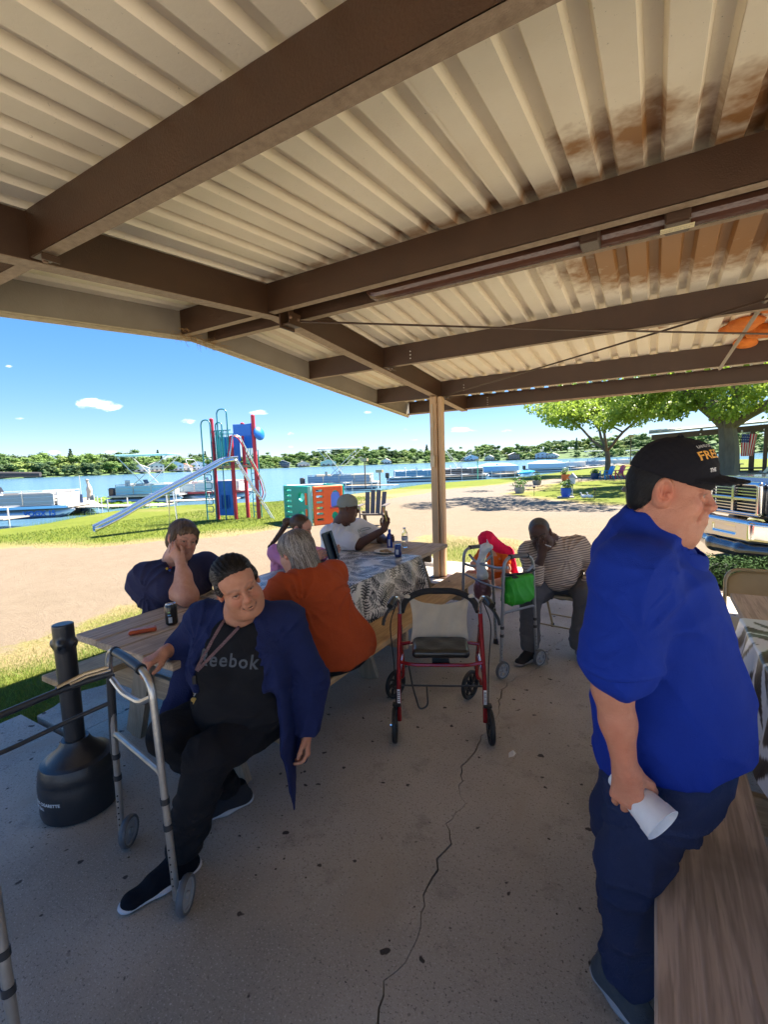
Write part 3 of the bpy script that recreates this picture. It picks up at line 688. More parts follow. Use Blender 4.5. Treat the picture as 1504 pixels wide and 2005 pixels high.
# fascia (channel) round the lake side, with a light drip edge
for (ya, yb) in ((RY, YF + .03), (RY, YB)):
    p = Vector((XL, ya, zd(ya) - .10)); q = Vector((XL, yb, zd(yb) - .10))
    nseg = 3 if yb > 0 else 4
    for k in range(nseg):
        a = p.lerp(q, k / nseg); b = p.lerp(q, (k + 1) / nseg); d = (b - a).normalized() * .0002
        o = MB().beam(a + d, b - d, .006, .235).build('fascia_panel', M_TRIM, pav)
        o2 = MB(); o2.beam(a + Vector((.014, 0, -.118)), b + Vector((.014, 0, -.118)), .05, .006); o2.beam(a + Vector((-.012, 0, -.128)), b + Vector((-.012, 0, -.128)), .012, .03); o2.build('drip_edge', mat('cream drip edge', (.55, .47, .33), .5, 0, (.42, .34, .22), 20, .5), o)
# posts
def post(x, y):
    zt = zd(y) - .225; mb = MB(); mb.box((x - .048, y, zt / 2), (.10, .15, zt), ch=.012); mb.box((x + .042, y - .01, zt / 2), (.07, .11, zt - .01), ch=.02)
    o = mb.build('post', M_POST, pav)
    MB().box((x, y, .006), (.26, .26, .012)).build('base_plate', M_STEEL, o); return o
ps = post(-2.55, 5.87); post(-2.55, -.25); post(2.6, 5.87); post(2.6, -.25)
cb = MB(); cb.box((-2.60, 5.765, 1.62), (.055, .05, .155), ch=.006); cb.build('outlet_box', mat('ivory plastic', (.55, .46, .33), .4), ps)
cb = MB(); cb.tube([(-2.605, 5.785, 1.69), (-2.605, 5.785, 2.38)], .011, 8); cb.box((-2.605, 5.785, 2.10), (.03, .03, .05)); cb.build('conduit', mat('ivory plastic', (.55, .46, .33), .4), ps)
cb = MB(); cb.tube(fillet([(-2.545, 5.783, 0.3), (-2.545, 5.783, 2.36), (-2.50, 5.80, 2.42)], .05), .006, 6); cb.build('conduit', M_POST, ps)
# rolled curtain tube between the ridge purlins, its brackets and label
tb = MB(); tb.tube(fillet([(-1.82, 2.99, 2.92), (-1.76, 2.96, 2.82), (-1.60, 2.93, 2.805), (3.3, 2.93, 2.805)], .08, 6), .052, 14); tb.build('service_pipe', mat('glossy brown paint', (.105, .045, .026), .22, 0, (.07, .03, .02), 9, .6, .3, 40), pav)
for x in (-.33, .07):
    mb = MB(); mb.box((x, 2.86, 2.80), (.11, .15, .13) if x > 0 else (.10, .13, .10), ch=.008); o = mb.build('pipe_bracket', M_STEEL, pav)
    if x > 0:
        MB().box((x, 2.86, 2.7335), (.145, .055, .002)).build('maker_plate', mat('cream label', (.70, .60, .36), .4), o)
        for s_, dx, dy in ((.018, -.01, .008), (.012, .0, -.012)): lettering('MODEL NO. 60A' if s_ > .015 else 'SUITABLE FOR DAMP USE', s_, (x + dx, 2.86 + dy, 2.732), (1, 0, 0), (0, -1, 0), mat('print', (.25, .2, .12), .6), o, off=.001)
# cross bracing rods and conduit
def rod(a, b, r, name, m, sag=0.0):
    a, b = Vector(a), Vector(b); P = [a.lerp(b, i / 12) - Vector((0, 0, sag * 4 * (i / 12) * (1 - i / 12))) for i in range(13)]
    return MB().tube(P, r, 6).build(name, m, pav)
rod((-2.5, 2.95, 2.765), (2.6, 6.0, 2.46), .008, 'brace_rod', M_STEEL, .02)
rod((-2.5, 5.95, 2.50), (2.6, 2.95, 2.74), .008, 'brace_rod', M_STEEL, .02)
rod((.56, 5.98, 2.47), (.73, 3.4, 2.83), .017, 'conduit', mat('grey conduit', (.33, .27, .2), .45, .3))
# orange spray foam patch
s = SDF(); random.seed(11)
for i in range(46):
    x = random.uniform(.66, 1.7); y = random.uniform(4.5, 5.95); s.ell((x + .12 * math.sin(y * 9), y, zd(y) - .02 - .05 * (x > .95)), (random.uniform(.07, .15), random.uniform(.07, .14), .045), k=.05)
s.disp = folds(.012, 38, 2)
V, F, C = s.mesh(.014); mesh_obj('spray_foam', V, F, mat('orange foam', (.75, .22, .02), .8, 0, (.45, .10, .015), 7, .5, .8, 40), pav, True)
# dry nest material hanging over the fascia corner
def nest():
    mb = MB(); random.seed(4); V = []; F = []
    for i in range(160):
        c = Vector((-3.52 + random.gauss(0, .05), RY + .02 + random.gauss(0, .15), zd(RY) - .235 + random.gauss(0, .015))); d = Vector((random.gauss(0, 1), random.gauss(0, 1.4), random.gauss(-.25, .5))).normalized() * random.uniform(.04, .12)
        if i < 7: c = Vector((-3.58, RY + random.uniform(-.02, .28), zd(RY) - .23)); d = Vector((random.gauss(0, .02), random.gauss(0, .03), -random.uniform(.06, .13)))
        k = len(V); m_ = c + d * .5 + Vector((random.gauss(0, .01), random.gauss(0, .01), random.gauss(0, .01))); w = Vector((0, 0.0013, .0013))
        V += [c - w, c + w, m_ - w, m_ + w, c + d]; F += [(k, k + 1, k + 3, k + 2), (k + 2, k + 3, k + 4)]
    o = mesh_obj('bird_nest', V, F, mat('dry straw', (.36, .22, .09), .9)); tag(o, kind='stuff'); tag(o, 'straggly dry grass nest tucked over the roof edge with loose ends hanging', 'nest')
nest()

# ================================================================ timber tables
def wood_material(name, c1, c2, c3, axis_='Y'):
    m = bpy.data.materials.new(name); m.use_nodes = True; N, L = nodes_of(m); b = N['Principled BSDF']; b.inputs['Roughness'].default_value = .72; b.inputs['Specular IOR Level'].default_value = .3
    tc = N.new('ShaderNodeTexCoord'); oi = N.new('ShaderNodeObjectInfo'); va = N.new('ShaderNodeVectorMath'); va.operation = 'MULTIPLY_ADD'
    L.new(oi.outputs['Random'], va.inputs[0]); va.inputs[1].default_value = (37, 53, 19); L.new(tc.outputs['Object'], va.inputs[2])
    st = {'Y': (9, .55, 9), 'X': (.55, 9, 9), 'Z': (9, 9, .55)}[axis_]
    mp = N.new('ShaderNodeMapping'); mp.inputs['Scale'].default_value = st; L.new(va.outputs[0], mp.inputs['Vector'])
    n = N.new('ShaderNodeTexNoise'); n.inputs['Scale'].default_value = 1.5; n.inputs['Detail'].default_value = 3; n.inputs['Distortion'].default_value = .3; L.new(mp.outputs['Vector'], n.inputs['Vector'])
    k = N.new('ShaderNodeMath'); k.operation = 'MULTIPLY'; L.new(n.outputs['Fac'], k.inputs[0]); k.inputs[1].default_value = 44
    si = N.new('ShaderNodeMath'); si.operation = 'SINE'; L.new(k.outputs[0], si.inputs[0])
    mr = N.new('ShaderNodeMapRange'); mr.inputs['From Min'].default_value = -1; L.new(si.outputs[0], mr.inputs['Value'])
    n2 = N.new('ShaderNodeTexNoise'); n2.inputs['Scale'].default_value = 14; n2.inputs['Detail'].default_value = 6; L.new(mp.outputs['Vector'], n2.inputs['Vector'])
    n3 = N.new('ShaderNodeTexNoise'); n3.inputs['Scale'].default_value = 3; n3.inputs['Detail'].default_value = 5; L.new(va.outputs[0], n3.inputs['Vector'])
    def mx(f, a, c, lo=0, hi=1):
        q = N.new('ShaderNodeMapRange'); q.inputs['From Min'].default_value = lo; q.inputs['From Max'].default_value = hi; L.new(f, q.inputs['Value'])
        x = N.new('ShaderNodeMixRGB'); L.new(q.outputs['Result'], x.inputs['Fac'])
        for s_, v in (('Color1', a), ('Color2', c)):
            if isinstance(v, tuple): x.inputs[s_].default_value = (*v, 1)
            else: L.new(v, x.inputs[s_])
        return x.outputs['Color']
    c = mx(mr.outputs['Result'], c1, c2, .1, 1.3); c = mx(n2.outputs['Fac'], c, c3, .5, .85); c = mx(n3.outputs['Fac'], c, tuple(v * .6 for v in c3), .55, .85)
    # dark knots
    v = N.new('ShaderNodeTexVoronoi'); v.inputs['Scale'].default_value = 2.6; mk = N.new('ShaderNodeMapping'); mk.inputs['Scale'].default_value = {'Y': (1.4, .7, 1), 'X': (.7, 1.4, 1), 'Z': (1.4, 1, .7)}[axis_]; L.new(va.outputs[0], mk.inputs['Vector']); L.new(mk.outputs['Vector'], v.inputs['Vector'])
    c = mx(v.outputs['Distance'], tuple(q * .35 for q in c3), c, .035, .075)
    L.new(c, b.inputs['Base Color']); bp = N.new('ShaderNodeBump'); bp.inputs['Strength'].default_value = .5; bp.inputs['Distance'].default_value = .003
    ad = N.new('ShaderNodeMath'); ad.operation = 'ADD'; L.new(mr.outputs['Result'], ad.inputs[0]); L.new(n2.outputs['Fac'], ad.inputs[1]); L.new(ad.outputs[0], bp.inputs['Height']); L.new(bp.outputs['Normal'], b.inputs['Normal']); return m
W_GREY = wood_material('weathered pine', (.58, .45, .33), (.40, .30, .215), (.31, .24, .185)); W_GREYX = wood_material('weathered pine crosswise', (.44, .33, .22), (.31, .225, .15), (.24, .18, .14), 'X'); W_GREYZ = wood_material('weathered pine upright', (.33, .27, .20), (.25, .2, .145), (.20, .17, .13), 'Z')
W_YEL = wood_material('honey pine', (.56, .38, .20), (.44, .28, .14), (.33, .21, .115)); W_RED = wood_material('brown weathered plank', (.52, .40, .325), (.31, .235, .19), (.235, .185, .155))
def picnic_table(name, label, x0, x1, y0, y1, zt, benches, frames, nplank, mtop, mbench, group=None, lean=True):
    cx = (x0 + x1) / 2; t = thing(name, label, 'picnic table', (cx, (y0 + y1) / 2, 0), group)
    w = (x1 - x0) / nplank; random.seed(int(abs(x0) * 100))
    for i in range(nplank):
        j = random.uniform(-.006, .006); MB().box((x0 + w * (i + .5), (y0 + y1) / 2 + j, zt - .019), (w - .012, y1 - y0, .038), ch=.004).build('plank', mtop, t)
    for (b0, b1) in benches:
        bl = MB().box(((b0 + b1) / 2, (y0 + y1) / 2, .431), (b1 - b0, y1 - y0 + .06, .038), ch=.006).build('bench_plank', mbench, t)
        for fy in frames:
            for dx in (-.06, .07):
                MB().lathe([(.0085, 0), (.0085, .003), (.004, .004)], 8, ((b0 + b1) / 2 + dx, fy + random.uniform(-.01, .01), .4502)).build('bolt', mat('dark bolt', (.03, .028, .025), .5, .8), bl)
    bx0 = min(b[0] for b in benches); bx1 = max(b[1] for b in benches)
    for fy in frames:
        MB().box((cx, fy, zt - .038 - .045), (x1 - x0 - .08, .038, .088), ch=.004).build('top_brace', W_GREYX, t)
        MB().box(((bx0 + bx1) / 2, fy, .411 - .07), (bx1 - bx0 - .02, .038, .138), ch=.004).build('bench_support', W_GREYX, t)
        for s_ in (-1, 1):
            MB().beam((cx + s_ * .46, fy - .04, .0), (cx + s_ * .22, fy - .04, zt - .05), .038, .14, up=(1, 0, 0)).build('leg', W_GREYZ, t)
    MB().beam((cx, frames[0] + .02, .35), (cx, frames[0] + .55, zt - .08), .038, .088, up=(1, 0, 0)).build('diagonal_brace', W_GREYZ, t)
    return t
picnic_table('picnic_table', 'long timber picnic table with palm leaf cloth over most of its top', -2.70, -1.85, 1.22, 4.45, .75, [(-3.07, -2.79), (-1.78, -1.50)], (1.56, 2.84, 4.10), 4, W_GREY, W_YEL)
picnic_table('picnic_table', 'timber picnic table at the right edge with brown weathered bench and black and white cloth', .42, 1.27, .30, 3.46, .75, [(.03, .32), (1.37, 1.65)], (.75, 1.95, 3.1), 4, W_GREY, W_RED)

def frond_print(U, W, seed, fronds, period):
    rng = np.random.RandomState(seed); out = np.zeros(U.shape)
    for _ in range(fronds):
        cx = rng.uniform(U.min() - .1, U.max() + .1); cy = rng.uniform(W.min() - .1, W.max() + .1); a = rng.uniform(0, 6.28); L_ = rng.uniform(.22, .38); bend = rng.uniform(-1.6, 1.6); tone = rng.choice([.85, 1, 1, .6])
        x = (U - cx) * math.cos(a) + (W - cy) * math.sin(a); y = -(U - cx) * math.sin(a) + (W - cy) * math.cos(a); y = y - bend * x * x
        s = x / L_; ok = (s > 0) & (s < 1); w = L_ * .33 * np.sqrt(np.clip(np.sin(np.pi * np.clip(s, 0, 1) ** .75), 0, 1)); ay = np.abs(y)
        ph = (x - .75 * ay + .9 * ay * ay / (w + .02)) / period; st = np.abs((ph % 1) - .5) * 2
        leaf = ok & (ay < w) & (st < .80 * (1 - (ay / (w + 1e-5)) ** 2.2)); spine = ok & (ay < .0035)
        keep = ok & (ay < w * 1.02); out = np.where(keep, np.where(leaf | spine, tone, 0), out)
    return out
def cloth(name, label, x0, x1, y0, y1, z, dropL, dropR, dropN, dropF, res, pattern, m, kind='cloth'):
    """sheet over a table top: grid in cloth space, folded down at the table edges with ripples"""
    u = np.arange(x0 - dropL, x1 + dropR + 1e-6, res); w = np.arange(y0 - dropN, y1 + dropF + 1e-6, res); U, W = np.meshgrid(u, w, indexing='ij')
    ox = np.maximum(U - x1, 0) ; oxl = np.maximum(x0 - U, 0); of = np.maximum(W - y1, 0); on = np.maximum(y0 - W, 0)
    X = np.clip(U, x0, x1); Y = np.clip(W, y0, y1); dep = np.maximum(np.maximum(ox, oxl), np.maximum(of, on)); 
    rip = .5 + .5 * np.sin(W * 17 + 1.5 * np.sin(W * 5)) ; X = X + np.where(ox > 0, .012 + ox * (.20 * rip + .04), 0) - np.where(oxl > 0, .012 + oxl * (.2 * rip + .04), 0)
    rip2 = .5 + .5 * np.sin(U * 15 + 1.0); Y = Y + np.where(of > 0, .012 + of * .28 * rip2, 0) - np.where(on > 0, .012 + on * .2 * rip2, 0)
    Z = z + .003 + .0035 * np.sin(W * 31 + 3 * np.sin(U * 6)) * np.sin(U * 9 + W * 4) * (dep <= 0) + .004 * fbm(U, W, .12, 3) - np.maximum(dep - .004, 0) * .985
    V = np.stack([X, Y, Z], -1).reshape(-1, 3); n0, n1 = U.shape; i, j = np.meshgrid(np.arange(n0 - 1), np.arange(n1 - 1), indexing='ij'); i = i.ravel(); j = j.ravel()
    Q = np.stack([i * n1 + j, (i + 1) * n1 + j, (i + 1) * n1 + j + 1, i * n1 + j + 1], 1); c = pattern(U, W).reshape(-1, 3)
    o = mesh_obj(name, V, Q, m, None, True, cols=c); tag(o, label, kind); return o
def palm(U, W):
    a = frond_print(U, W, 5, 190, .021)[..., None]; base = np.array([.74, .70, .64]); grey = np.array([.17, .19, .17]); blk = np.array([.02, .02, .022])
    return np.where(a > .9, blk, np.where(a > .5, blk * .5 + grey * .5, base))
M_CLOTH = mat('printed vinyl cloth', (1, 1, 1), .33, attr='Col', bump=.12, bscale=90, spec=.6)
M_CLOTH.node_tree.links.new(M_CLOTH.node_tree.nodes['Attribute'].outputs['Color'], M_CLOTH.node_tree.nodes['Principled BSDF'].inputs['Base Color'])
cloth('tablecloth', 'white tablecloth printed with black palm fronds draped over the long picnic table', -2.70, -1.85, 1.98, 3.78, .7515, .22, .36, .0, .0, .0065, palm, M_CLOTH, 'tablecloth')
def bold(U, W):
    a = np.sin((U * 1.0 + .25 * np.sin(W * 7)) * 38) * 1.0 + np.sin((W + .3 * U) * 16) * .9; k = (a > .15)[..., None]
    return np.where(k, np.array([.015, .015, .017]), np.array([.72, .74, .78]))
cloth('tablecloth', 'shiny black and white patterned tablecloth covering the right hand picnic table', .42, 1.27, .55, 2.92, .7515, .30, .2, .0, .0, .010, bold, M_CLOTH, 'tablecloth')

# ================================================================ small things on the tables
def can(x, y, z, label, mb_, band, cat='drink can'):
    t = thing('drink_can', label, cat, (x, y, z)); MB().lathe([(.024, 0), (.030, .004), (.033, .012), (.033, .102), (.0305, .112), (.027, .119)], 20, (x, y, z), cap=True).build('can_body', mb_, t, True)
    MB().lathe([(.0272, .1195), (.0268, .1215), (.0235, .1175), (.0, .1172)], 20, (x, y, z), cap=False).build('can_lid', mat('can aluminium', (.75, .76, .78), .25, .9), t, True)
    o = MB(); o.box((x + .004, y, z + .1195), (.022, .010, .0015)); o.build('pull_tab', mat('can aluminium', (.75, .76, .78), .25, .9), t); band(t, x, y, z); return t
def wrap_panel(x, y, z, r, a0, a1, z0, z1, n=8):
    V = []; F = []
    for i in range(n + 1):
        a = a0 + (a1 - a0) * i / n; V += [(x + r * math.cos(a), y + r * math.sin(a), z + z0), (x + r * math.cos(a), y + r * math.sin(a), z + z1)]
    F = [(2 * i, 2 * i + 2, 2 * i + 3, 2 * i + 1) for i in range(n)]; return V, F
def band1(t, x, y, z):
    a = -1.1
    for (a0, a1, z0, z1, c, nm) in ((-1.35, -.75, .018, .05, (.45, .5, .55), 'grey label'), (-1.45, -.9, .058, .066, (.08, .25, .5), 'blue label'), (-1.4, -1.0, .075, .082, (.25, .4, .15), 'green label')):
        V, F = wrap_panel(x, y, z, .0333, a0 + .25, a1 + .25, z0, z1); mesh_obj('label', V, F, mat(nm, c, .4), t)
can(-2.34, 1.56, .7505, 'black drink can standing on bare planks beside the orange packet', mat('black can', (.012, .012, .014), .3, .3, coat=.4), band1)
def band2(t, x, y, z):
    V, F = wrap_panel(x, y, z, .0333, -1.8, -.9, .03, .075); mesh_obj('label', V, F, mat('white print', (.6, .62, .68), .4), t)
can(-2.005, 3.635, .757, 'dark blue drink can standing on the palm cloth edge', mat('blue can', (.01, .03, .16), .3, .4, coat=.4), band2)
t = thing('snack_packet', 'flat orange wrapped snack packet lying on bare table planks', 'packet', (-2.37, 1.405, .7505))
M_ = Matrix.Translation((-2.37, 1.405, .7505)) @ Matrix.Rotation(R(57), 4, 'Z')
MB(M_).box((0, 0, .012), (.135, .05, .022), ch=.006).build('wrapper', mat('orange wrapper', (.62, .10, .02), .3, 0, (.4, .06, .02), 30, .5, .5, 60, coat=.3), t)
MB(M_).box((0, .002, .0236), (.115, .032, .0012)).build('label', mat('pale wrapper print', (.62, .36, .27), .4, 0, (.5, .2, .12), 60, .4), t)
t = thing('water_bottle', 'clear plastic water bottle near the far table end', 'bottle', (-2.186, 4.111, .7505)); x, y, z = -2.186, 4.111, .7505
M_CLR = mat('clear plastic', (.9, .95, .97), .05, trans=.9); M_CLR.node_tree.nodes['Principled BSDF'].inputs['IOR'].default_value = 1.2
MB().lathe([(.0, 0), (.030, .002), (.032, .01), (.030, .04), (.032, .07), (.032, .13), (.028, .155), (.014, .18), (.012, .195)], 16, (x, y, z)).build('bottle_body', M_CLR, t, True)
MB().lathe([(.0335, .075), (.0335, .115)], 16, (x, y, z), cap=False).build('label', mat('bottle label', (.55, .6, .68), .5), t, True); MB().lathe([(.015, .19), (.015, .207), (.0, .208)], 12, (x, y, z)).build('bottle_cap', mat('white cap', (.8, .8, .8), .4), t)
t = thing('water_bottle', 'slim blue bottle with white print standing by the plate', 'bottle', (-2.30, 4.0, .7505)); x, y, z = -2.30, 4.0, .7505
MB().lathe([(.0, 0), (.027, .002), (.029, .01), (.029, .12), (.024, .145), (.012, .16), (.012, .17)], 16, (x, y, z)).build('bottle_body', mat('blue bottle', (.01, .05, .35), .25, .2), t, True)
MB().lathe([(.015, .165), (.015, .195), (.008, .20)], 12, (x, y, z)).build('bottle_cap', mat('blue cap', (.02, .07, .45), .4), t); V, F = wrap_panel(x, y, z, .0293, -1.6, -.9, .03, .10); mesh_obj('label', V, F, mat('white print', (.6, .62, .68), .4), t)
t = thing('paper_plate', 'white paper plate with leftover food on the far table end', 'plate', (-2.22, 3.80, .756))
MB().lathe([(.0, .004), (.075, .004), (.095, .012), (.125, .018), (.126, .016), (.096, .009), (.075, .001), (.0, .001)], 28, (-2.22, 3.80, .757), cap=False).build('plate', mat('paper plate', (.74, .68, .58), .6), t, True)
s = SDF(); random.seed(8)
for i in range(9): s.ell((-2.22 + random.uniform(-.05, .05), 3.80 + random.uniform(-.045, .045), .768), (.022, .015, .010), k=.006)
V, F, C = s.mesh(.004); mesh_obj('food_scraps', V, F, mat('browned food', (.32, .17, .07), .7, 0, (.5, .33, .15), 60, .6), t, True)
t = thing('paper_scrap', 'small torn white paper scrap lying on the concrete floor', 'paper', (-.635, 2.382, .001)); MB().add([(-.645, 2.345, .002), (-.622, 2.36, .006), (-.618, 2.40, .002), (-.638, 2.412, .009), (-.655, 2.385, .003)], [(0, 1, 3, 4), (1, 2, 3)]).build('torn_sheet', mat('white paper', (.7, .7, .7), .8), t)

# ================================================================ walkers and rollator
M_ALU = mat('satin aluminium', (.62, .60, .57), .34, .85, (.45, .42, .38), 22, .7, .15, 120)
M_RUB = mat('black rubber', (.012, .012, .013), .6); M_GREYP = mat('grey plastic', (.085, .092, .105), .45); M_DARK = mat('dark coated tube', (.045, .047, .052), .38, .3)
def wheel(par, c, ax, r, w, mt, mh, spokes=5, name='wheel'):
    """wheel with tyre, rim and curved spokes; ax is the axle direction"""
    q = Vector(ax).to_track_quat('Z', 'Y').to_matrix().to_4x4(); M = Matrix.Translation(c) @ q
    tyre = MB(M).lathe([(r * .80, -w * .42), (r * .93, -w * .5), (r, -w * .25), (r, w * .25), (r * .93, w * .5), (r * .80, w * .42), (r * .80, -w * .42)], 28, cap=False).build(name, mt, par, True)
    mb = MB(M); mb.lathe([(r * .80, -w * .4), (r * .80, w * .4), (r * .70, w * .35), (r * .70, -w * .35), (r * .80, -w * .4)], 28, cap=False); mb.lathe([(.0, -w * .55), (r * .2, -w * .55), (r * .2, w * .55), (0, w * .55)], 14, cap=False)
    mb.build('rim', mh, tyre, True)
    if spokes:
        mb = MB(M)
        for k in range(spokes):
            a = 2 * math.pi * k / spokes; P = [(r * t_ * math.cos(a + .9 * t_), r * t_ * math.sin(a + .9 * t_), 0) for t_ in (.15, .35, .55, .74)]
            for i in range(3): mb.beam(P[i], P[i + 1], w * .5, r * .13, up=(0, 0, 1))
        mb.build('spokes', mh, tyre)
    else: MB(M).lathe([(0, -w * .2), (r * .72, -w * .12), (r * .72, w * .12), (0, w * .2)], 24, cap=False).build('hub_disc', mh, tyre, True)
    return tyre
def walker(label, frames, bars, top, wheels, m=M_ALU, low=.44, fr=.0125, gripmat=None, barmat=None):
    c = Vector((sum(p[0] for f in frames for p in f) / 4, sum(p[1] for f in frames for p in f) / 4, 0)); t = thing('walking_frame', label, 'walker', c)
    for fi, (a, b) in enumerate(frames):
        a = Vector((*a, 0)); b = Vector((*b, 0)); ctr = (a + b) / 2; d = (b - a)
        at = a.lerp(ctr, .22) + Vector((0, 0, top)); bt = b.lerp(ctr, .22) + Vector((0, 0, top - .02))
        P = fillet([a + Vector((0, 0, .03)), at, bt, b + Vector((0, 0, .03))], .09, 7); MB().tube(P, fr, 10).build('side_frame', m, t, True)
        mid = lambda f, h: a.lerp(at, (h - .0) / top) if f == 0 else b.lerp(bt, h / (top - .02))
        MB().tube(fillet([mid(0, top - .13), mid(0, top - .17).lerp(mid(1, top - .17), .3), mid(0, top - .16).lerp(mid(1, top - .16), .7), mid(1, top - .10)], .04), fr * .85, 8).build('side_brace', m, t, True)
        MB().tube(fillet([mid(0, low - .05), mid(0, low + .02), mid(1, low + .02), mid(1, low - .05)], .06, 6), fr * .85, 8).build('side_brace', m, t, True)
        g = MB().tube([at.lerp(bt, .22), at.lerp(bt, .5) + Vector((0, 0, .004)), at.lerp(bt, .78)], fr * 1.35, 12).build('hand_grip', gripmat or M_DARK, t, True)
        for k in (.2, .8): MB().tube([at.lerp(bt, k - .015), at.lerp(bt, k + .015)], fr * 1.5, 12).build('grip_ring', M_RUB, g, True)
        for f, q in ((0, a), (1, b)):
            for h in (low - .10, .30):
                p = mid(f, h); p2 = mid(f, h + .022); MB().tube([p, p2], fr * 1.22, 12).build('height_collar', M_DARK, t, True)
            mb = MB()
            for k in range(6):
                p = mid(f, .09 + .028 * k); n = Vector((.5, -.86, 0)); mb.sphere(p + n * fr, fr * .28, 6)
            o = mb.build('adjuster_holes', M_RUB, t); o['kind'] = 'stuff'
            for wi, (wp, wax, wr) in enumerate(wheels):
                if (Vector((*wp, 0)) - q).length < .12:
                    wheel(t, (wp[0], wp[1], wr), wax, wr, .026, M_GREYP, mat('pale grey wheel', (.30, .32, .35), .5), 0 if m is M_ALU and barmat else 5); MB().tube([(q.x, q.y, wr), (wp[0], wp[1], wr)], .006, 8).build('axle', M_ALU, t)
                    break
            else:
                MB().lathe([(fr * 1.7, 0), (fr * 1.7, .02), (fr * 1.3, .045)], 12, tuple(q)).build('rubber_tip', M_RUB, t, True)
    for (p, mid_, q, r) in bars:
        MB().tube(fillet([p] + mid_ + [q], .08, 6), r, 10).build('cross_bar', barmat or m, t, True)
    return t
w1 = walker('aluminium walker with dark front crossbars standing in front of the navy cardigan woman', [((-1.985, 1.0), (-1.50, .925)), ((-1.93, .49), (-1.375, .388))],
            [((-1.90, .985, .80), [(-1.96, .86, .79), (-1.97, .62, .78)], (-1.945, .50, .80), .013), ((-1.945, .99, .66), [(-1.99, .85, .64), (-2.0, .62, .63)], (-1.975, .50, .66), .009)],
            .905, [((-1.935, 1.005), (.85, .52, 0), .065), ((-1.45, .93), (.85, .52, 0), .065)], M_ALU, .50, .0135, barmat=M_DARK)
MB().tube([(-1.90, .978, .815), (-1.93, .90, .812), (-1.935, .84, .805)], .006, 8).build('lever', mat('chrome', (.8, .8, .82), .12, 1.0), w1, True)
MB().tube([(-1.915, .978, .822), (-1.945, .90, .82), (-1.95, .80, .806)], .009, 8).build('lever', mat('chrome', (.8, .8, .82), .12, 1.0), w1, True)
MB().tube([(-1.978, 1.0, .42), (-1.93, .99, .78)], .0165, 12).build('tube_sleeve', M_DARK, w1, True)
M_ALU2 = mat('dull grey tube', (.36, .37, .39), .4, .6, (.27, .27, .28), 20, .6)
w2 = walker('grey walker with black grips parked in front of the man in the striped sweater', [((-.955, 3.27), (-.765, 3.60)), ((-1.36, 3.52), (-1.17, 3.86))],
            [((-.915, 3.33, .82), [(-1.0, 3.36, .80), (-1.22, 3.50, .80)], (-1.30, 3.58, .84), .011), ((-.93, 3.30, .66), [(-1.1, 3.40, .655)], (-1.33, 3.55, .68), .008)],
            .90, [((-.93, 3.235), (.9, -.45, 0), .066), ((-.735, 3.575), (.9, -.45, 0), .066)], M_ALU2, .46, .0125, gripmat=mat('grey foam grip', (.13, .13, .14), .7))
# green carry bag slung on that walker
s = SDF(); Mx = np.array([[.49, .87, 0], [-.87, .49, 0], [0, 0, 1]]); c = np.array([-.865, 3.42, .65])
s.box(c, (.13, .055, .10), Mx, .03, .01); s.ell(c + [0, 0, -.06], (.12, .065, .06), Mx, k=.05); s.disp = folds(.009, 30, 1, (.4, .8, .6))
V, F, C = s.mesh(.006); gb = thing('tote_bag', 'bright green fabric bag with black trim slung between the walker legs', 'bag', (-.865, 3.42, .55)); mesh_obj('bag_body', V, F, mat('lime fabric', (.03, .42, .02), .6, 0, (.02, .30, .015), 12, .6, .2, 200), gb, True)
MB().tube([(-.93, 3.30, .775), (-.90, 3.35, .762), (-.83, 3.48, .748), (-.775, 3.58, .765)], .012, 8).build('trim', mat('black webbing', (.015, .015, .017), .7), gb, True)
MB().beam((-.875, 3.315, .76), (-.795, 3.46, .68), .004, .03).build('strap', mat('black webbing', (.015, .015, .017), .7), gb)
# clear bag with a maroon ball hanging behind
t = thing('carrier_bag', 'thin clear plastic bag with a maroon ball inside hanging from the walker crossbar', 'bag', (-1.17, 3.52, .5))
s = SDF(); s.ell((-1.165, 3.50, .60), (.072, .065, .088), k=.03); s.ell((-1.165, 3.50, .545), (.062, .06, .05), k=.03); s.disp = folds(.004, 45, 3); V, F, C = s.mesh(.006); mesh_obj('ball', V, F, mat('maroon vinyl', (.13, .035, .05), .35, 0, (.20, .08, .09), 20, .6, coat=.5), t, True)
s = SDF(); s.cap((-1.165, 3.50, .70), (-1.18, 3.49, .80), .048, .026, k=.02); s.cap((-1.18, 3.49, .80), (-1.15, 3.50, .90), .024, .034, k=.03); s.ell((-1.13, 3.51, .93), (.05, .03, .03), k=.03); s.disp = folds(.007, 55, 4); V, F, C = s.mesh(.005)
mesh_obj('bag_neck', V, F, mat('white film', (.72, .74, .76), .3, trans=.25, spec=.6), t, True)

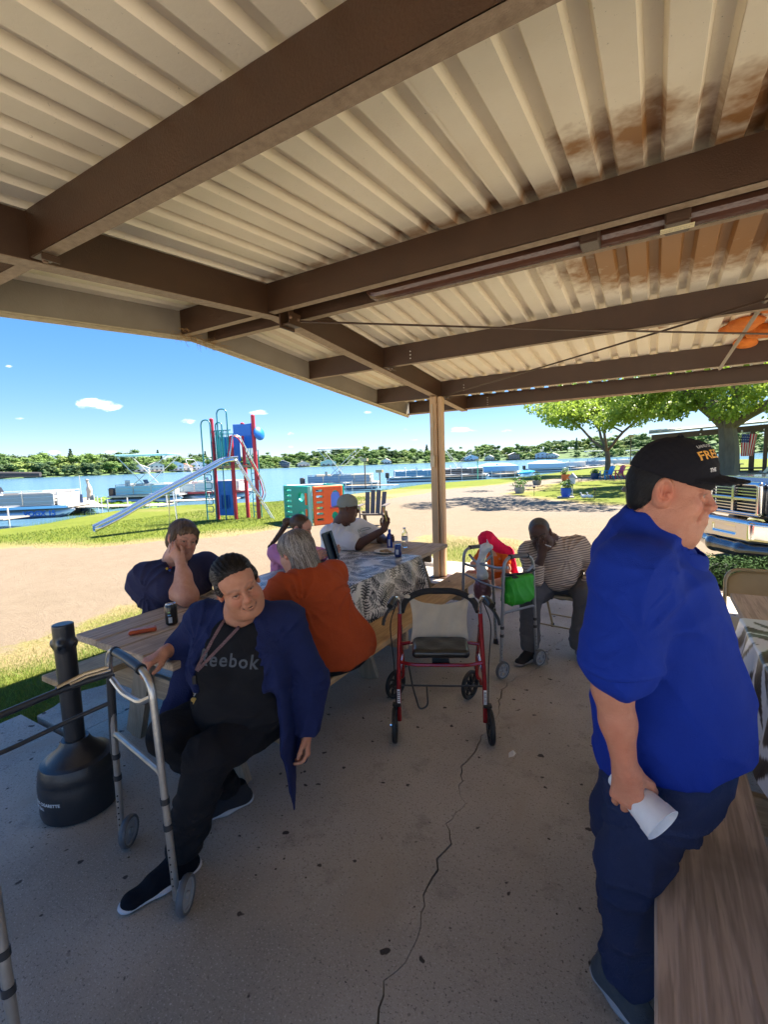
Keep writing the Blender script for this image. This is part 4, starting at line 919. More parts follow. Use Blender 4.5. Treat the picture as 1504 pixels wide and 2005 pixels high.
M_RED = mat('red enamel', (.30, .012, .016), .22, .2, coat=.6); M_BLK = mat('black plastic', (.013, .013, .014), .42)
def rollator():
    rz = R(25); c = Vector((-1.02, 2.315, 0)); t = thing('rollator', 'red four wheeled rollator with black padded seat and cream mesh backrest', 'rollator', c, rotz=rz)
    def B(name, mb, m, par=t, smooth=True): return mb.build(name, m, par, smooth, local=True)
    for s_ in (-1, 1):
        x = .25 * s_
        B('main_upright', MB().tube(fillet([(x, .045, .10), (x * 1.0, .045, .32), (x * .95, .08, .62), (x * .93, .085, .74)], .06), .0135, 10), M_RED)
        B('handle_post', MB().tube(fillet([(x * .93, .085, .72), (x * .93, .085, .80), (x * .96, .05, .845), (x * 1.02, -.02, .86)], .05), .011, 10), mat('chrome', (.8, .8, .82), .12, 1.0))
        g = B('hand_grip', MB().tube([(x * 1.02, -.02, .86), (x * 1.06, -.07, .855), (x * 1.09, -.11, .845)], [.016, .019, .017], 12), M_BLK)
        B('brake_lever', MB().tube(fillet([(x * .97, .03, .83), (x * 1.15, -.02, .80), (x * 1.24, -.09, .765), (x * 1.25, -.11, .74)], .04), .009, 8), M_BLK)
        B('brake_cable', MB().tube(fillet([(x * .98, .02, .82), (x * 1.16, .03, .70), (x * 1.08, .03, .45), (x * 1.07, .04, .20)], .08), .0035, 6), M_BLK)
        B('front_upright', MB().tube(fillet([(x * .98, .44, .22), (x * .98, .40, .36), (x * .95, .16, .60), (x * .93, .10, .66)], .07), .0125, 10), M_RED)
        B('side_rail', MB().tube([(x * .97, .06, .40), (x * .98, .39, .37)], .011, 8), M_RED)
        B('fork', MB().tube(fillet([(x * .98, .44, .25), (x * .98, .44, .185), (x * 1.08, .47, .15), (x * 1.12, .50, .10)], .03), .012, 8), M_RED)
        B('knob', MB().lathe([(.016, .0), (.018, .02), (.012, .03)], 10, (x * .98, .44, .24)), M_BLK)
        wheel(t, (0, 0, 0), (1, 0, 0), .1, .03, M_BLK, M_BLK, 0) if False else None
        # rear wheel (nearest the camera) and turned front castor
        for (cc, ax, r_) in (((x * 1.10, .0, .098), (1, .03, 0), .098), ((x * 1.02 - .05, .50, .098), (.80, -.60, 0), .098)):
            q = Vector(ax).to_track_quat('Z', 'Y').to_matrix().to_4x4(); M = Matrix.Translation(cc) @ q; w = .028
            ty = B('wheel', MB(M).lathe([(r_ * .78, -w * .4), (r_ * .93, -w * .5), (r_, -w * .25), (r_, w * .25), (r_ * .93, w * .5), (r_ * .78, w * .4), (r_ * .78, -w * .4)], 30, cap=False), M_RUB)
            mb = MB(M); mb.lathe([(0, -w * .6), (r_ * .17, -w * .6), (r_ * .17, w * .6), (0, w * .6)], 12, cap=False)
            for k in range(7):
                a = 2 * math.pi * k / 7; P = [(r_ * u_ * math.cos(a + .8 * u_), r_ * u_ * math.sin(a + .8 * u_), 0) for u_ in (.12, .35, .58, .82)]
                for i in range(3): mb.beam(P[i], P[i + 1], w * .5, r_ * .15, up=(0, 0, 1))
            mb.build('spokes', M_BLK, ty, local=True)
        B('brake_shoe', MB().box((x * 1.05, .035, .205), (.05, .03, .02), ch=.004), M_BLK, smooth=False)
        B('axle_bolt', MB().lathe([(.01, -.02), (.01, .02)], 8, M=Matrix.Translation((x * 1.13, 0, .098)) @ Matrix.Rotation(R(90), 4, 'Y')), mat('chrome', (.8, .8, .82), .12, 1.0))
        st = B('sticker', MB().box((x, .0305, .255), (.017, .001, .09)), mat('white sticker', (.75, .75, .75), .5), smooth=False)
        for k in range(6): MB().box((x, .0296, .225 + .012 * k), (.013, .0006, .005 + .002 * (k % 2))).build('print', mat('sticker print', (.1, .1, .1), .6), st, local=True)
    B('seat_tube', MB().tube(fillet([(-.24, .06, .455), (-.16, .02, .455), (.16, .02, .455), (.24, .06, .455)], .05), .011, 8), M_RED)
    B('seat_tube', MB().tube(fillet([(-.235, .18, .515), (-.16, .20, .52), (.16, .20, .52), (.235, .18, .515)], .05), .011, 8), M_RED)
    B('fold_bar', MB().tube([(-.245, .05, .315), (.245, .05, .315)], .0055, 6), M_BLK)
    B('strap_loop', MB().tube(fillet([(-.19, .05, .45), (-.165, .04, .30), (-.13, .03, .175), (-.08, .03, .20), (-.085, .045, .31)], .05), .005, 6), M_BLK)
    s = SDF(); s.box((0, .11, .525), (.165, .115, .026), None, .024, .01); s.disp = lambda X, Y, Z: -.004 * np.sin(X * 38) * np.sin(Y * 30); V, F, C = s.mesh(.006); mesh_obj('seat_cushion', V, F, mat('black vinyl', (.014, .013, .012), .28, coat=.3, bump=.2, bscale=60), t, True, local=True)
    MB().box((0, .10, .455), (.10, .12, .015)).build('seat_catch', M_BLK, t, local=True)
    B('back_bar', MB().tube(fillet([(-.225, .10, .745), (-.20, .17, .80), (-.10, .22, .835), (.10, .22, .835), (.20, .17, .80), (.225, .10, .745)], .08, 6), [.017] * 0 or .019, 12), mat('padded black foam', (.016, .016, .018), .8, bump=.3, bscale=120))
    # cream mesh sling: one strip hanging in a shallow curve
    V = []; n, m_ = 30, 22
    for i in range(n + 1):
        u_ = i / n; x = -.185 + .37 * u_; top = .80 + .012 - .052 * math.sin(math.pi * u_) ** .8; bot = .50 + .012 * math.sin(u_ * 9)
        for j in range(m_ + 1):
            v_ = j / m_; V.append((x * (1 - .12 * math.sin(math.pi * v_)), .19 + .035 * math.sin(math.pi * u_) * math.sin(math.pi * v_ * .8) + .006 * math.sin(u_ * 21 + v_ * 5), top + (bot - top) * v_))
    F = [(i * (m_ + 1) + j, (i + 1) * (m_ + 1) + j, (i + 1) * (m_ + 1) + j + 1, i * (m_ + 1) + j + 1) for i in range(n) for j in range(m_)]
    mm = mat('cream net', (.78, .68, .52), .8, 0, (.60, .50, .38), 9, .6, .5, 240); mesh_obj('mesh_sling', V, F, mm, t, True, local=True)
    for s_ in (-1, 1): B('sling_knot', MB().sphere((.19 * s_, .165, .815), .016, 10, (1.2, .8, 1)), mm)
rollator()

# ================================================================ folding chairs
M_TAN = mat('tan enamel', (.42, .30, .15), .32, .2, (.36, .25, .12), 7, .6, coat=.3); M_TANV = mat('tan vinyl seat', (.40, .33, .22), .5)
def folding_chair(label, loc, rz):
    """faces local -y"""
    t = thing('folding_chair', label, 'folding chair', loc, 'tan folding chairs', rz)
    def B(n, mb, m, sm=True): return mb.build(n, m, t, sm, local=True)
    for s_ in (-1, 1):
        x = .215 * s_
        B('front_leg', MB().tube([(x, -.20, .012), (x * .98, .02, .43), (x * .96, .13, .62)], .0115, 8), M_TAN); B('rear_leg', MB().tube([(x * .86, .26, .012), (x * .88, .05, .42)], .0105, 8), M_TAN)
        for p in ((x, -.20, 0), (x * .86, .26, 0)): B('foot_cap', MB().lathe([(.017, 0), (.016, .03), (.012, .035)], 10, p), M_RUB)
    B('back_loop', MB().tube(fillet([(-.206, .13, .60), (-.20, .20, .79), (.20, .20, .79), (.206, .13, .60)], .11, 8), .0115, 8), M_TAN)
    V = []; n, m_ = 16, 8
    for i in range(n + 1):
        for j in range(m_ + 1):
            u_ = i / n * 2 - 1; v_ = j / m_; zz = .585 + .195 * v_ * (1 - .35 * abs(u_) ** 4 * v_) + .02 * (1 - v_) * u_ * u_; V.append((u_ * .198 * (1 - .0 * v_), .135 + .065 * v_ + .018 * (1 - u_ * u_), zz))
    F = [(i * (m_ + 1) + j, (i + 1) * (m_ + 1) + j, (i + 1) * (m_ + 1) + j + 1, i * (m_ + 1) + j + 1) for i in range(n) for j in range(m_)]
    o = mesh_obj('backrest', V, F, M_TAN, t, True, local=True); sm_ = o.modifiers.new('s', 'SOLIDIFY'); sm_.thickness = .004
    B('rear_stretcher', MB().tube([(-.19, .20, .14), (.19, .20, .14)], .007, 6), M_TAN); B('front_stretcher', MB().tube([(-.21, -.13, .15), (.21, -.13, .15)], .007, 6), M_TAN)
    s = SDF(); s.box((0, -.02, .437), (.20, .20, .016), None, .014, .01); V, F, C = s.mesh(.010); mesh_obj('seat', V, F, M_TANV, t, True, local=True)
    return t
folding_chair('tan metal folding chair under the man in the striped sweater', (-.66, 4.22, 0), R(-8))
folding_chair('empty tan folding chair at the far end of the right hand picnic table', (.66, 3.80, 0), R(0))

# ================================================================ cigarette receptacle
def receptacle():
    cx, cy = -2.40, 1.04; t = thing('cigarette_receptacle', 'black plastic cigarette disposal post on a wide rounded base', 'ashtray stand', (cx, cy, 0))
    mk = mat('black moulded plastic', (.014, .016, .021), .36, 0, (.02, .022, .028), 9, .6, .12, 130, spec=.6)
    prof = [(.148, 0), (.163, .008), (.168, .03), (.168, .165), (.163, .178), (.165, .19), (.160, .225), (.150, .252), (.128, .258), (.122, .262), (.100, .285), (.072, .315), (.062, .335), (.058, .345)]
    b = MB().lathe(prof, 48, (cx, cy, 0)).build('base', mk, t, True)
    s = SDF(); s.cap((cx, cy, .30), (cx, cy, .925), .043, .045, k=.0)
    for a in (2.2, 5.6, .5, 3.9): d = Vector((math.cos(a), math.sin(a), 0)); p = Vector((cx, cy, .82)) + d * .045; s.ell(p, (.018, .018, .022), k=.02); s.ell(p + d * .016 - Vector((0, 0, .018)), (.014, .014, .018), k=.008, op='-')
    s.box((cx, cy, .965), (.2, .2, .05), None, .002, .006, '-'); V, F, C = s.mesh(.0045); mesh_obj('pole', V, F, mk, t, True)
    M_T = mat('white lettering', (.70, .72, .75), .6)
    for txt, zz, a0 in (('SMOKERS CIGARETTE', .115, -1.52), ('DISPOSAL', .090, -1.70)):
        V, F = text_mesh(txt, .0205, .0005); A = a0 + V[:, 0] / .169; r_ = .1695; W = np.stack([cx + r_ * np.cos(A), cy + r_ * np.sin(A), zz + V[:, 1]], 1); mesh_obj('lettering', W, F, M_T, b)
receptacle()
# leaves and grit scattered on the floor
def litter():
    random.seed(12); V = []; F = []
    for i in range(260):
        x = random.uniform(-3.0, .0); y = random.uniform(.3, 5.4); r_ = random.uniform(.0015, .005) * (1 if random.random() < .9 else 1.6); a = random.uniform(0, 6.3); k = len(V)
        V += [(x + r_ * math.cos(a + q) * (1.5 if q % 3 < 1 else .8), y + r_ * math.sin(a + q), .001 + .003 * random.random()) for q in (0, 1.2, 2.5, 3.9, 5.1)]; F.append((k, k + 1, k + 2, k + 3, k + 4))
    o = mesh_obj('floor_litter', V, F, mat('dry leaf bits', (.05, .035, .022), .9)); tag(o, 'scattered leaf bits and grit on the concrete floor', 'debris', kind='stuff')
    V = []; F = []
    for i in range(900):
        y = random.uniform(-1, 4.6); x = -3.08 + random.gauss(0, .018); 
        if fbm(np.array(x * 9), np.array(y), .5, 2) < .5: continue
        h = random.uniform(.01, .035); a = random.uniform(0, 6.3); k = len(V); dx, dy = math.cos(a) * .003, math.sin(a) * .003; lx, ly = random.gauss(0, .015), random.gauss(0, .015)
        V += [(x - dx, y - dy, -.02), (x + dx, y + dy, -.02), (x + lx, y + ly, h)]; F.append((k, k + 1, k + 2))
    o = mesh_obj('joint_weeds', V, F, mat('weed green', (.07, .16, .03), .8, tr_leaf=.3)); tag(o, 'low weeds growing in the joint along the slab edge', 'weeds', kind='stuff')
litter()

# ================================================================ people
def nrm(v): v = np.array(v, float); return v / np.linalg.norm(v)
def skin_mat(name, tint2): return mat(name, (1, 1, 1), .52, 0, tint2, 42, .6, .35, 240, attr='Col', spec=.42, sss=.12)
SK_LIGHT = skin_mat('fair skin', (.86, .72, .66)); SK_DARK = skin_mat('dark skin', (.72, .68, .66))
class Head:
    def __init__(s, c, f, up, sc=1.0, ky=1.0):
        s.c = np.array(c, float); s.f = nrm(f); u = np.array(up, float); u = nrm(u - s.f * (u @ s.f)); s.u = u; s.r = np.cross(s.f, u); s.k = sc; s.ky = ky; s.M = np.stack([s.r, s.f, s.u])
    def __call__(s, x, y, z): return s.c + (s.r * x + s.f * y * s.ky + s.u * z) * s.k
def sculpt_head(S, H, skin, fat=0.0, female=False, eyes='open', lips=(.42, .16, .13), brow=(.08, .05, .035), mouth='closed', old=0.0, stubble=0.0, iris=(.05, .03, .02), browamt=.8, ears=0.0):
    k = H.k; E = lambda c, r, kk=.02, op='+': S.ell(H(*c), (r[0] * k, r[1] * k * H.ky, r[2] * k), H.M, kk * k, op)
    Cc = lambda a, b, ra, rb=None, kk=.01, op='+': S.cap(H(*a), H(*b), ra * k, (rb or ra) * k, kk * k, op)
    E((0, -.012, .032), (.075, .094, .084)); E((0, .018, -.030), (.063 + .012 * fat, .070, .082)); E((0, .050, -.088), (.030 + .014 * fat, .030, .024 + .006 * fat), .03)
    E((0, .045, .045), (.062, .048, .048), .03)
    for q in (-1, 1):
        E((.034 * q, .058, -.034), (.027 + .006 * fat, .024, .026), .03); E((.050 * q, .018, -.065), (.018 + .016 * fat, .035, .030), .04)
        E((.030 * q, .092, .004), (.0175, .014, .0125), .014, '-')
        E((.0305 * q, .0735, .002), (.0128, .0128, .0128), .002)
        Cc((.016 * q, .0835, .003), (.029 * q, .0885, .0115), .0042, .0048, .005); Cc((.029 * q, .0885, .0115), (.044 * q, .079, .004), .0048, .0038, .005)
        Cc((.017 * q, .083, -.001), (.030 * q, .0862, -.008), .0036, .0042, .005); Cc((.030 * q, .0862, -.008), (.043 * q, .079, -.001), .0042, .0034, .005)
        Cc((.014 * q, .090, .022), (.048 * q, .078, .024), .0085, .006, .012)
        E((.0125 * q, .101, -.031), (.0088, .0115, .0078), .006); E((.0065 * q, .108, -.0375), (.0032, .005, .003), .002, '-')
        Cc((.020 * q, .094, -.036), (.036 * q, .080, -.066), .004, .003, .010, '-') if old else None
        # ear: dished shell with rim, inner fold, tragus and lobe
        eo = 1.0 + .12 * ears
        E((.0800 * q, -.010, .000), (.0115, .0225 * eo, .0330 * eo), .006); E((.0900 * q, -.004, .004), (.0105, .0155 * eo, .0240 * eo), .003, '-')
        E((.0835 * q, -.013, .004), (.0042, .0040, .0190), .004); E((.0845 * q, .003, -.004), (.0042, .0050, .0070), .004); E((.0810 * q, .000, -.026), (.0062, .0085, .0095), .006)
        S.col([H(.086 * q, -.004, .000)], .008 * k, np.array(skin) * .55, .007 * k, .75)
    Cc((0, .088, .012), (0, .111, -.026), .0075, .0118, .012); E((0, .104, -.030), (.0125, .0115, .0095), .008)
    E((0, .086 + .006 * old, -.056), (.023, .014, .020), .015)
    op = .0035 if mouth == 'open' else 0.0; E0 = Cc; mz = .007 * ears
    Cc = lambda a, b, ra, rb=None, kk=.01, op='+': E0((a[0], a[1] + mz * (abs(a[0]) < .03), a[2]), (b[0], b[1] + mz * (abs(b[0]) < .03), b[2]), ra, rb, kk, op)
    Cc((-.027, .081, -.0615), (-.005, .0955, -.0565 + op), .003, .0046, .006); Cc((.027, .081, -.0615), (.005, .0955, -.0565 + op), .003, .0046, .006); Cc((-.005, .0955, -.0565 + op), (.005, .0955, -.0565 + op), .0046, .0046, .003)
    Cc((-.025, .081, -.064), (0, .093, -.0685 - op), .0035, .0060, .006); Cc((.025, .081, -.064), (0, .093, -.0685 - op), .0035, .0060, .006)
    if mouth == 'open': E((0, .094, -.0625), (.015, .012, .0032), .002, '-')
    else: Cc((-.021, .090, -.0625), (.021, .090, -.0625), .0010, .0010, .002, '-')
    E((0, .083, -.080), (.014, .006, .004), .01, '-')
    if fat: E((0, .018, -.112), (.052 + .02 * fat, .062, .022 + .02 * fat), .045)
    P = S.col; sk = np.array(skin); red = sk * np.array([1.12, .72, .66]); dk = sk * np.array([.62, .5, .46])
    for q in (-1, 1):
        P([H(.040 * q, .078, -.030)], .016 * k, red, .018 * k, .55); P([H(.078 * q, -.004, -.004)], .024 * k, red, .012 * k, .6)
        P([H(.014 * q, .088, .002), H(.030 * q, .090, .012), H(.046 * q, .080, .003)], .006 * k, dk, .006 * k, .55); P([H(.020 * q, .086, -.011), H(.042 * q, .08, -.008)], .004 * k, dk, .006 * k, .35)
        if eyes == 'open':
            P([H(.024 * q, .0862, .0015), H(.038 * q, .083, .0015)], .0040 * k, (.36, .31, .28), .0016 * k); P([H(.0305 * q, .087, .0022)], .0056 * k, iris, .0014 * k)
            P([H(.017 * q, .088, .004), H(.030 * q, .0925, .0085), H(.044 * q, .082, .003)], .0016 * k, np.array(brow) * .6, .0014 * k, .85)
        else: P([H(.017 * q, .088, .001), H(.030 * q, .0905, -.0015), H(.043 * q, .082, 0)], .0018 * k, np.array(brow) * .6, .0016 * k, .8)
        P([H(.013 * q, .0985, .0225), H(.030 * q, .094, .0290), H(.049 * q, .080, .0235)], .0046 * k, brow, .0030 * k, browamt)
        if old: P([H(.020 * q, .096, -.036), H(.034 * q, .083, -.066)], .0012 * k, dk, .005 * k, .55)
    P([H(0, .112, -.028)], .011 * k, red, .012 * k, .5); P([H(-.0065, .11, -.038)], .002 * k, dk * .5, .002 * k); P([H(.0065, .11, -.038)], .002 * k, dk * .5, .002 * k)
    P([H(-.024, .086, -.060), H(0, .098, -.056 + op), H(.024, .086, -.060)], .0046 * k, lips, .0025 * k, .9); P([H(-.021, .087, -.066), H(0, .098, -.069 - op), H(.021, .087, -.066)], .0058 * k, lips, .0025 * k, .85)
    P([H(-.025, .088, -.063), H(0, .099, -.0625), H(.025, .088, -.063)], .0018 * k + (.0022 * k if mouth == 'open' else 0), np.array(lips) * .22, .0012 * k, .95)
    if mouth == 'open': P([H(-.010, .090, -.0605), H(.010, .090, -.0605)], .0016 * k, (.55, .5, .42), .001 * k, .9)
    if stubble: P([H(-.045, .05, -.08), H(0, .085, -.09), H(.045, .05, -.08)], .030 * k, sk * .62, .02 * k, stubble)
def sculpt_hand(S, w, f, n, side, sc=1.0, curl=(.5, .6, .4), thumb=(.7, .3), spread=.10, skin=None, curls=None):
    """w wrist, f towards the fingertips, n palm normal (fingers bend that way), side towards the thumb"""
    w = np.array(w, float); f = nrm(f); n = nrm(np.array(n, float) - f * (np.array(n) @ f)); s = np.cross(f, n); s = s if s @ np.array(side, float) > 0 else -s
    pts = []
    for i, (o, pl, fl, r) in enumerate(((.030, .090, .072, .0092), (.010, .094, .080, .0094), (-.010, .089, .074, .0090), (-.029, .080, .058, .0080))):
        kn = w + (f * pl + s * o - n * .002) * sc; S.cap(w + (f * .008 + s * o * .45) * sc, kn, .0155 * sc, .0118 * sc, .018 * sc)
        S.ell(kn - n * .004 * sc, (.0098 * sc,) * 3, k=.006 * sc)
        a = 0.0; p = kn; cu = curls[i] if curls else curl; d0 = nrm(f + s * o * spread * 30)
        for j, (ln, c_) in enumerate(zip((.45, .31, .24), cu)):
            a += c_; d = d0 * math.cos(a) + n * math.sin(a); q = p + d * fl * ln * sc; S.cap(p, q, r * (1 - .09 * j) * sc, r * (.93 - .10 * j) * sc, .004 * sc); p = q
        pts.append(p)
        if skin is not None: S.col([kn - n * .012 * sc], .006, np.array(skin) * [1.05, .78, .72], .008, .5)
    b = w + (f * .018 + s * .022 + n * .006) * sc; m = w + (f * .052 + s * (.040 + .012 * thumb[0]) + n * .018 * thumb[1] * 2) * sc; t1 = m + (f * .026 + s * .010 * thumb[0] + n * .018 * thumb[1]) * sc; t2 = t1 + (f * .022 - s * .002 + n * .012 * thumb[1]) * sc
    S.cap(b, m, .0155 * sc, .0115 * sc, .016 * sc); S.cap(m, t1, .0110 * sc, .0098 * sc, .004 * sc); S.cap(t1, t2, .0098 * sc, .0084 * sc, .004 * sc)
    return pts
class Person:
    def __init__(s, label, base, skin, group=None):
        s.root = thing('person', label, 'person', base, group); s.S = SDF(); s.skin = skin; s.fine = []
    def body(s, vox=.007, m=None, fine=.0035):
        parts = []; V, F, C = s.S.mesh(vox, color=s.skin)
        if s.fine:
            ins = np.zeros(len(V), bool)
            for lo, hi, v in s.fine: ins |= np.all((V > np.array(lo) + vox * .6) & (V < np.array(hi) - vox * .6), axis=1)
            F = F[~ins[F].all(axis=1)]; parts.append((V, F, C))
            for lo, hi, v in s.fine: parts.append(s.S.mesh(v or fine, lo, hi, color=s.skin))
            V, F, C = join_parts(parts)
        o = mesh_obj('body', V, F, m, s.root, True, cols=C); s.bodyo = o; return o
    def box(s, c, r, v=None): s.fine.append((np.array(c) - r, np.array(c) + r, v))
    def wear(s, name, S, m, vox=.008, color=(1, 1, 1), label=None, parent=None):
        V, F, C = S.mesh(vox, color=color); o = mesh_obj(name, V, F, m, parent or s.root, True, cols=C)
        if label: o['label'] = label
        return o
def fabric(name, c, c2=None, bs=300, b=.35, rough=.85, ns=14): return mat(name, c, rough, 0, c2 or tuple(x * .75 for x in c), ns, .7, b, bs, spec=.2, wrinkle=.22)
def shoe(P, heel, toe, w=.048, h=.085, up=(.02, .022, .03), sole=(.5, .5, .52), m=None, acc=None):
    heel = np.array(heel, float); toe = np.array(toe, float); d = nrm(toe - heel); L_ = np.linalg.norm(toe - heel); sd = np.array([-d[1], d[0], 0]); M = np.stack([sd, d, [0, 0, 1]]); z0 = heel[2]
    S = SDF(); mid = lambda t, z: heel + d * L_ * t + np.array([0, 0, z])
    S.cap(mid(.18, .045), mid(.30, .060), .040, .043, .03); S.cap(mid(.14, .030), mid(.86, .026), .037, .040, .03, sq=((0, 0, 1), .72)); S.cap(mid(.25, .075), mid(.60, .048), .034, .034, .03); S.cap(mid(.22, h), mid(.24, h + .02), .036, .037, .02)
    S.box(mid(.5, -.05), (.3, .3, .05), None, .001, .004, '-'); S.ell(mid(.22, h + .045), (.034, .038, .03), M, .004, '-')
    U = S.mesh(.0055, color=up); o = mesh_obj('shoe', U[0], U[1], m or mat('shoe fabric', (1, 1, 1), .85, attr='Col', bump=.3, bscale=220, spec=.12), P.root, True, cols=U[2])
    T = SDF(); T.cap(mid(.12, .017), mid(.50, .015), .042, .044, .02, sq=((0, 0, 1), .42)); T.cap(mid(.5, .015), mid(.90, .017), .044, .038, .02, sq=((0, 0, 1), .40)); T.box(mid(.5, -.05), (.3, .3, .05), None, .001, .002, '-')
    U = T.mesh(.0055, color=sole); mesh_obj('sole', U[0], U[1], mat('shoe sole', (1, 1, 1), .55, attr='Col'), o, True, cols=U[2])
    mb = MB()
    for k in range(5):
        c = mid(.38 + .065 * k, .096 - .011 * k); mb.tube([c - sd * .022, c + np.array([0, 0, .007]), c + sd * .022], .0026, 5)
    mb.build('laces', mat('laces', acc or (.03, .03, .035), .8), o, True); return o
def strands(S, seeds, flow, n, length, width, m, parent, seed=1, lift=.002, name='hair_strands', curl=.0, steps=9, cols=None):
    """thin ribbons combed over a sculpted hair volume"""
    rng = np.random.RandomState(seed); i = rng.randint(0, len(seeds), n); p = seeds[i] + rng.normal(0, .002, (n, 3)); Ls = length * rng.uniform(.6, 1.3, n); P = [p]; ph = rng.uniform(0, 6.28, n)
    for k in range(steps):
        g = S.grad(p); d = flow(p); d = d - g * (d * g).sum(1, keepdims=True); d /= np.maximum(np.linalg.norm(d, axis=1, keepdims=True), 1e-6)
        sd = np.cross(d, g); d = d + sd * (curl * np.sin(k * 1.3 + ph))[:, None]; p = p + d * (Ls / steps)[:, None]; e = S.ev(p) - lift - .003 * rng.rand(n) * (k / steps); p = p - S.grad(p) * np.clip(e, -.02, .02)[:, None]; P.append(p)
    P = np.stack(P, 1); T = np.gradient(P, axis=1); W = []
    for k in range(steps + 1):
        g = S.grad(P[:, k]); s_ = np.cross(T[:, k], g); s_ /= np.maximum(np.linalg.norm(s_, axis=1, keepdims=True), 1e-9); W.append(s_ * (width * (1 - (k / steps) ** 2 * .8)))
    W = np.stack(W, 1); V = np.stack([P - W, P + W], 2).reshape(-1, 3); a = (np.arange(n)[:, None] * (steps + 1) + np.arange(steps)[None]) * 2; a = a.ravel(); F = np.stack([a, a + 1, a + 3, a + 2], 1)
    o = mesh_obj(name, V, F, m, parent, True); o['kind'] = 'stuff'; return o
def hair_mat(name, c, c2): return mat(name, c, .42, 0, c2, 90, .6, .35, 240, spec=.5, stretch=(1, 1, 1))
RI = np.array([.8616, .5075, 0.]); FC = np.array([-.5075, .8616, 0.]); UP = np.array([0, 0, 1.])

# ---------------------------------------------------------------- woman in black with navy cardigan
def woman_cardigan():
    skin = (.60, .285, .17); P = Person('woman in black top and navy cardigan with key lanyard sitting on the bench end', (-1.62, 1.35, 0), skin)
    f = np.array([.879, -.477, -.14]); up = UP * math.cos(R(19)) - np.array([.649, .761, 0]) * math.sin(R(19)) + np.array([.15, -.13, 0])
    H = Head((-1.535, 1.345, 1.118), f, up, 1.06); S = P.S; sculpt_head(S, H, skin, fat=.10, female=True, mouth='open', old=1, lips=(.36, .13, .10), brow=(.20, .11, .075), browamt=.4, eyes='open')
    ft = nrm([.52, -.85, 0]); rt = np.array([-ft[1], ft[0], 0]) * -1; rt = nrm([.85, .52, 0])   # facing, her left (image right)
    ch = np.array([-1.62, 1.43, .80]); nk = np.array([-1.58, 1.40, .99])
    S.cap(H(0, -.028, -.07), nk, .055, .066, .02); S.cap(nk, ch, .07, .12, .05); S.cap(ch, (-1.64, 1.45, .50), .11, .14, .06)
    Ls, Le, Lw = np.array([-1.455, 1.54, .905]), np.array([-1.375, 1.59, .62]), np.array([-1.335, 1.51, .415])
    Rs, Re, Rw = np.array([-1.80, 1.37, .915]), np.array([-1.925, 1.345, .795]), np.array([-1.905, 1.225, .795])
    S.cap(Ls, Le, .055, .045, .04); S.cap(Le, Lw, .044, .030, .03); S.cap(Rs, Re, .055, .046, .04); S.cap(Re, Rw, .044, .031, .03); S.cap(ch, Ls, .08, .055, .05); S.cap(ch, Rs, .08, .055, .05)
    sculpt_hand(S, Lw, (.12, -.25, -1), (-.6, -.5, .05), (.5, -.8, 0), .95, (.55, .6, .4), (.4, .6), skin=skin)
    sculpt_hand(S, Rw, (-.05, -.96, -.20), (0, -.25, -1), (1, .1, 0), .98, (.55, .75, .5), (.6, .5), skin=skin)
    P.box(H.c, .155, .0028); P.box(Lw + [0, -.03, -.08], .115, .0035); P.box(Rw + [0, -.07, -.02], .115, .0035); P.body(.007, SK_LIGHT)
    # hair: short, combed back, dark with grey at the temples
    Hs = SDF(); E = lambda c, r, k=.02, op='+': Hs.ell(H(*c), (r[0] * H.k, r[1] * H.k * H.ky, r[2] * H.k), H.M, k, op)
    E((0, -.022, .045), (.083, .098, .084)); E((0, .030, .080), (.060, .050, .034)); E((0, -.060, .0), (.074, .055, .075)); E((0, .086, .006), (.072, .055, .068), .020, '-'); E((.02, .080, .050), (.045, .030, .030), .02, '-'); E((0, .088, -.06), (.12, .085, .075), .01, '-')
    for q in (-1, 1): E((.076 * q, .012, .022), (.012, .022, .030), .012); E((.083 * q, .002, -.018), (.02, .03, .024), .006, '-')
    Hs.disp = lambda X, Y, Z: .0010 * np.sin(((X - H.c[0]) * H.r[0] + (Y - H.c[1]) * H.r[1] + (Z - H.c[2]) * H.r[2]) * 330 + 3 * np.sin(Z * 60)) + .0006 * np.sin(X * 170 + Y * 130)
    V, F, C = Hs.mesh(.004); ho = mesh_obj('hair', V, F, mat('dark greying hair', (.016, .012, .010), .65, 0, (.045, .038, .034), 90, .6, .35, 240, spec=.2), P.root, True)
    mid = V[((V - H.c) @ H.u > .0)]; fl = lambda p: np.tile(-H.f - H.u * .25, (len(p), 1)) + ((p - H.c) @ H.r)[:, None] * H.r * 6
    strands(Hs, V[(V - H.c) @ H.f > -.06], fl, 2200, .07, .0011, mat('dark brown hair', (.013, .009, .007), .6, spec=.2), ho, 2, .0015, curl=.25); strands(Hs, V[np.abs((V - H.c) @ H.r) > .055], fl, 700, .05, .0011, mat('grey hair', (.10, .09, .085), .6, spec=.2), ho, 3, .002, curl=.25)
    # black T-shirt: heavy bust and belly
    T = SDF(); T.cap((-1.64, 1.45, .50), (-1.62, 1.42, .78), .205, .165, .08, sq=((*ft[:2], 0), .88)); T.ell(ch + ft * .02 + [0, 0, .02], (.20, .145, .15), np.stack([rt, ft, UP]), .08)
    for q in (-1, 1): T.ell(ch + ft * .125 + rt * .085 * q + [0, 0, -.055], (.092, .085, .088), np.stack([rt, ft, UP]), .05)
    T.ell(np.array([-1.63, 1.44, .555]) + ft * .10, (.215, .15, .135), np.stack([rt, ft, UP]), .08); T.cap(Ls, Rs, .068, .068, .05); T.cap(Ls, Ls + (Le - Ls) * .5, .062, .058, .03); T.cap(Rs, Rs + (Re - Rs) * .5, .062, .058, .03)
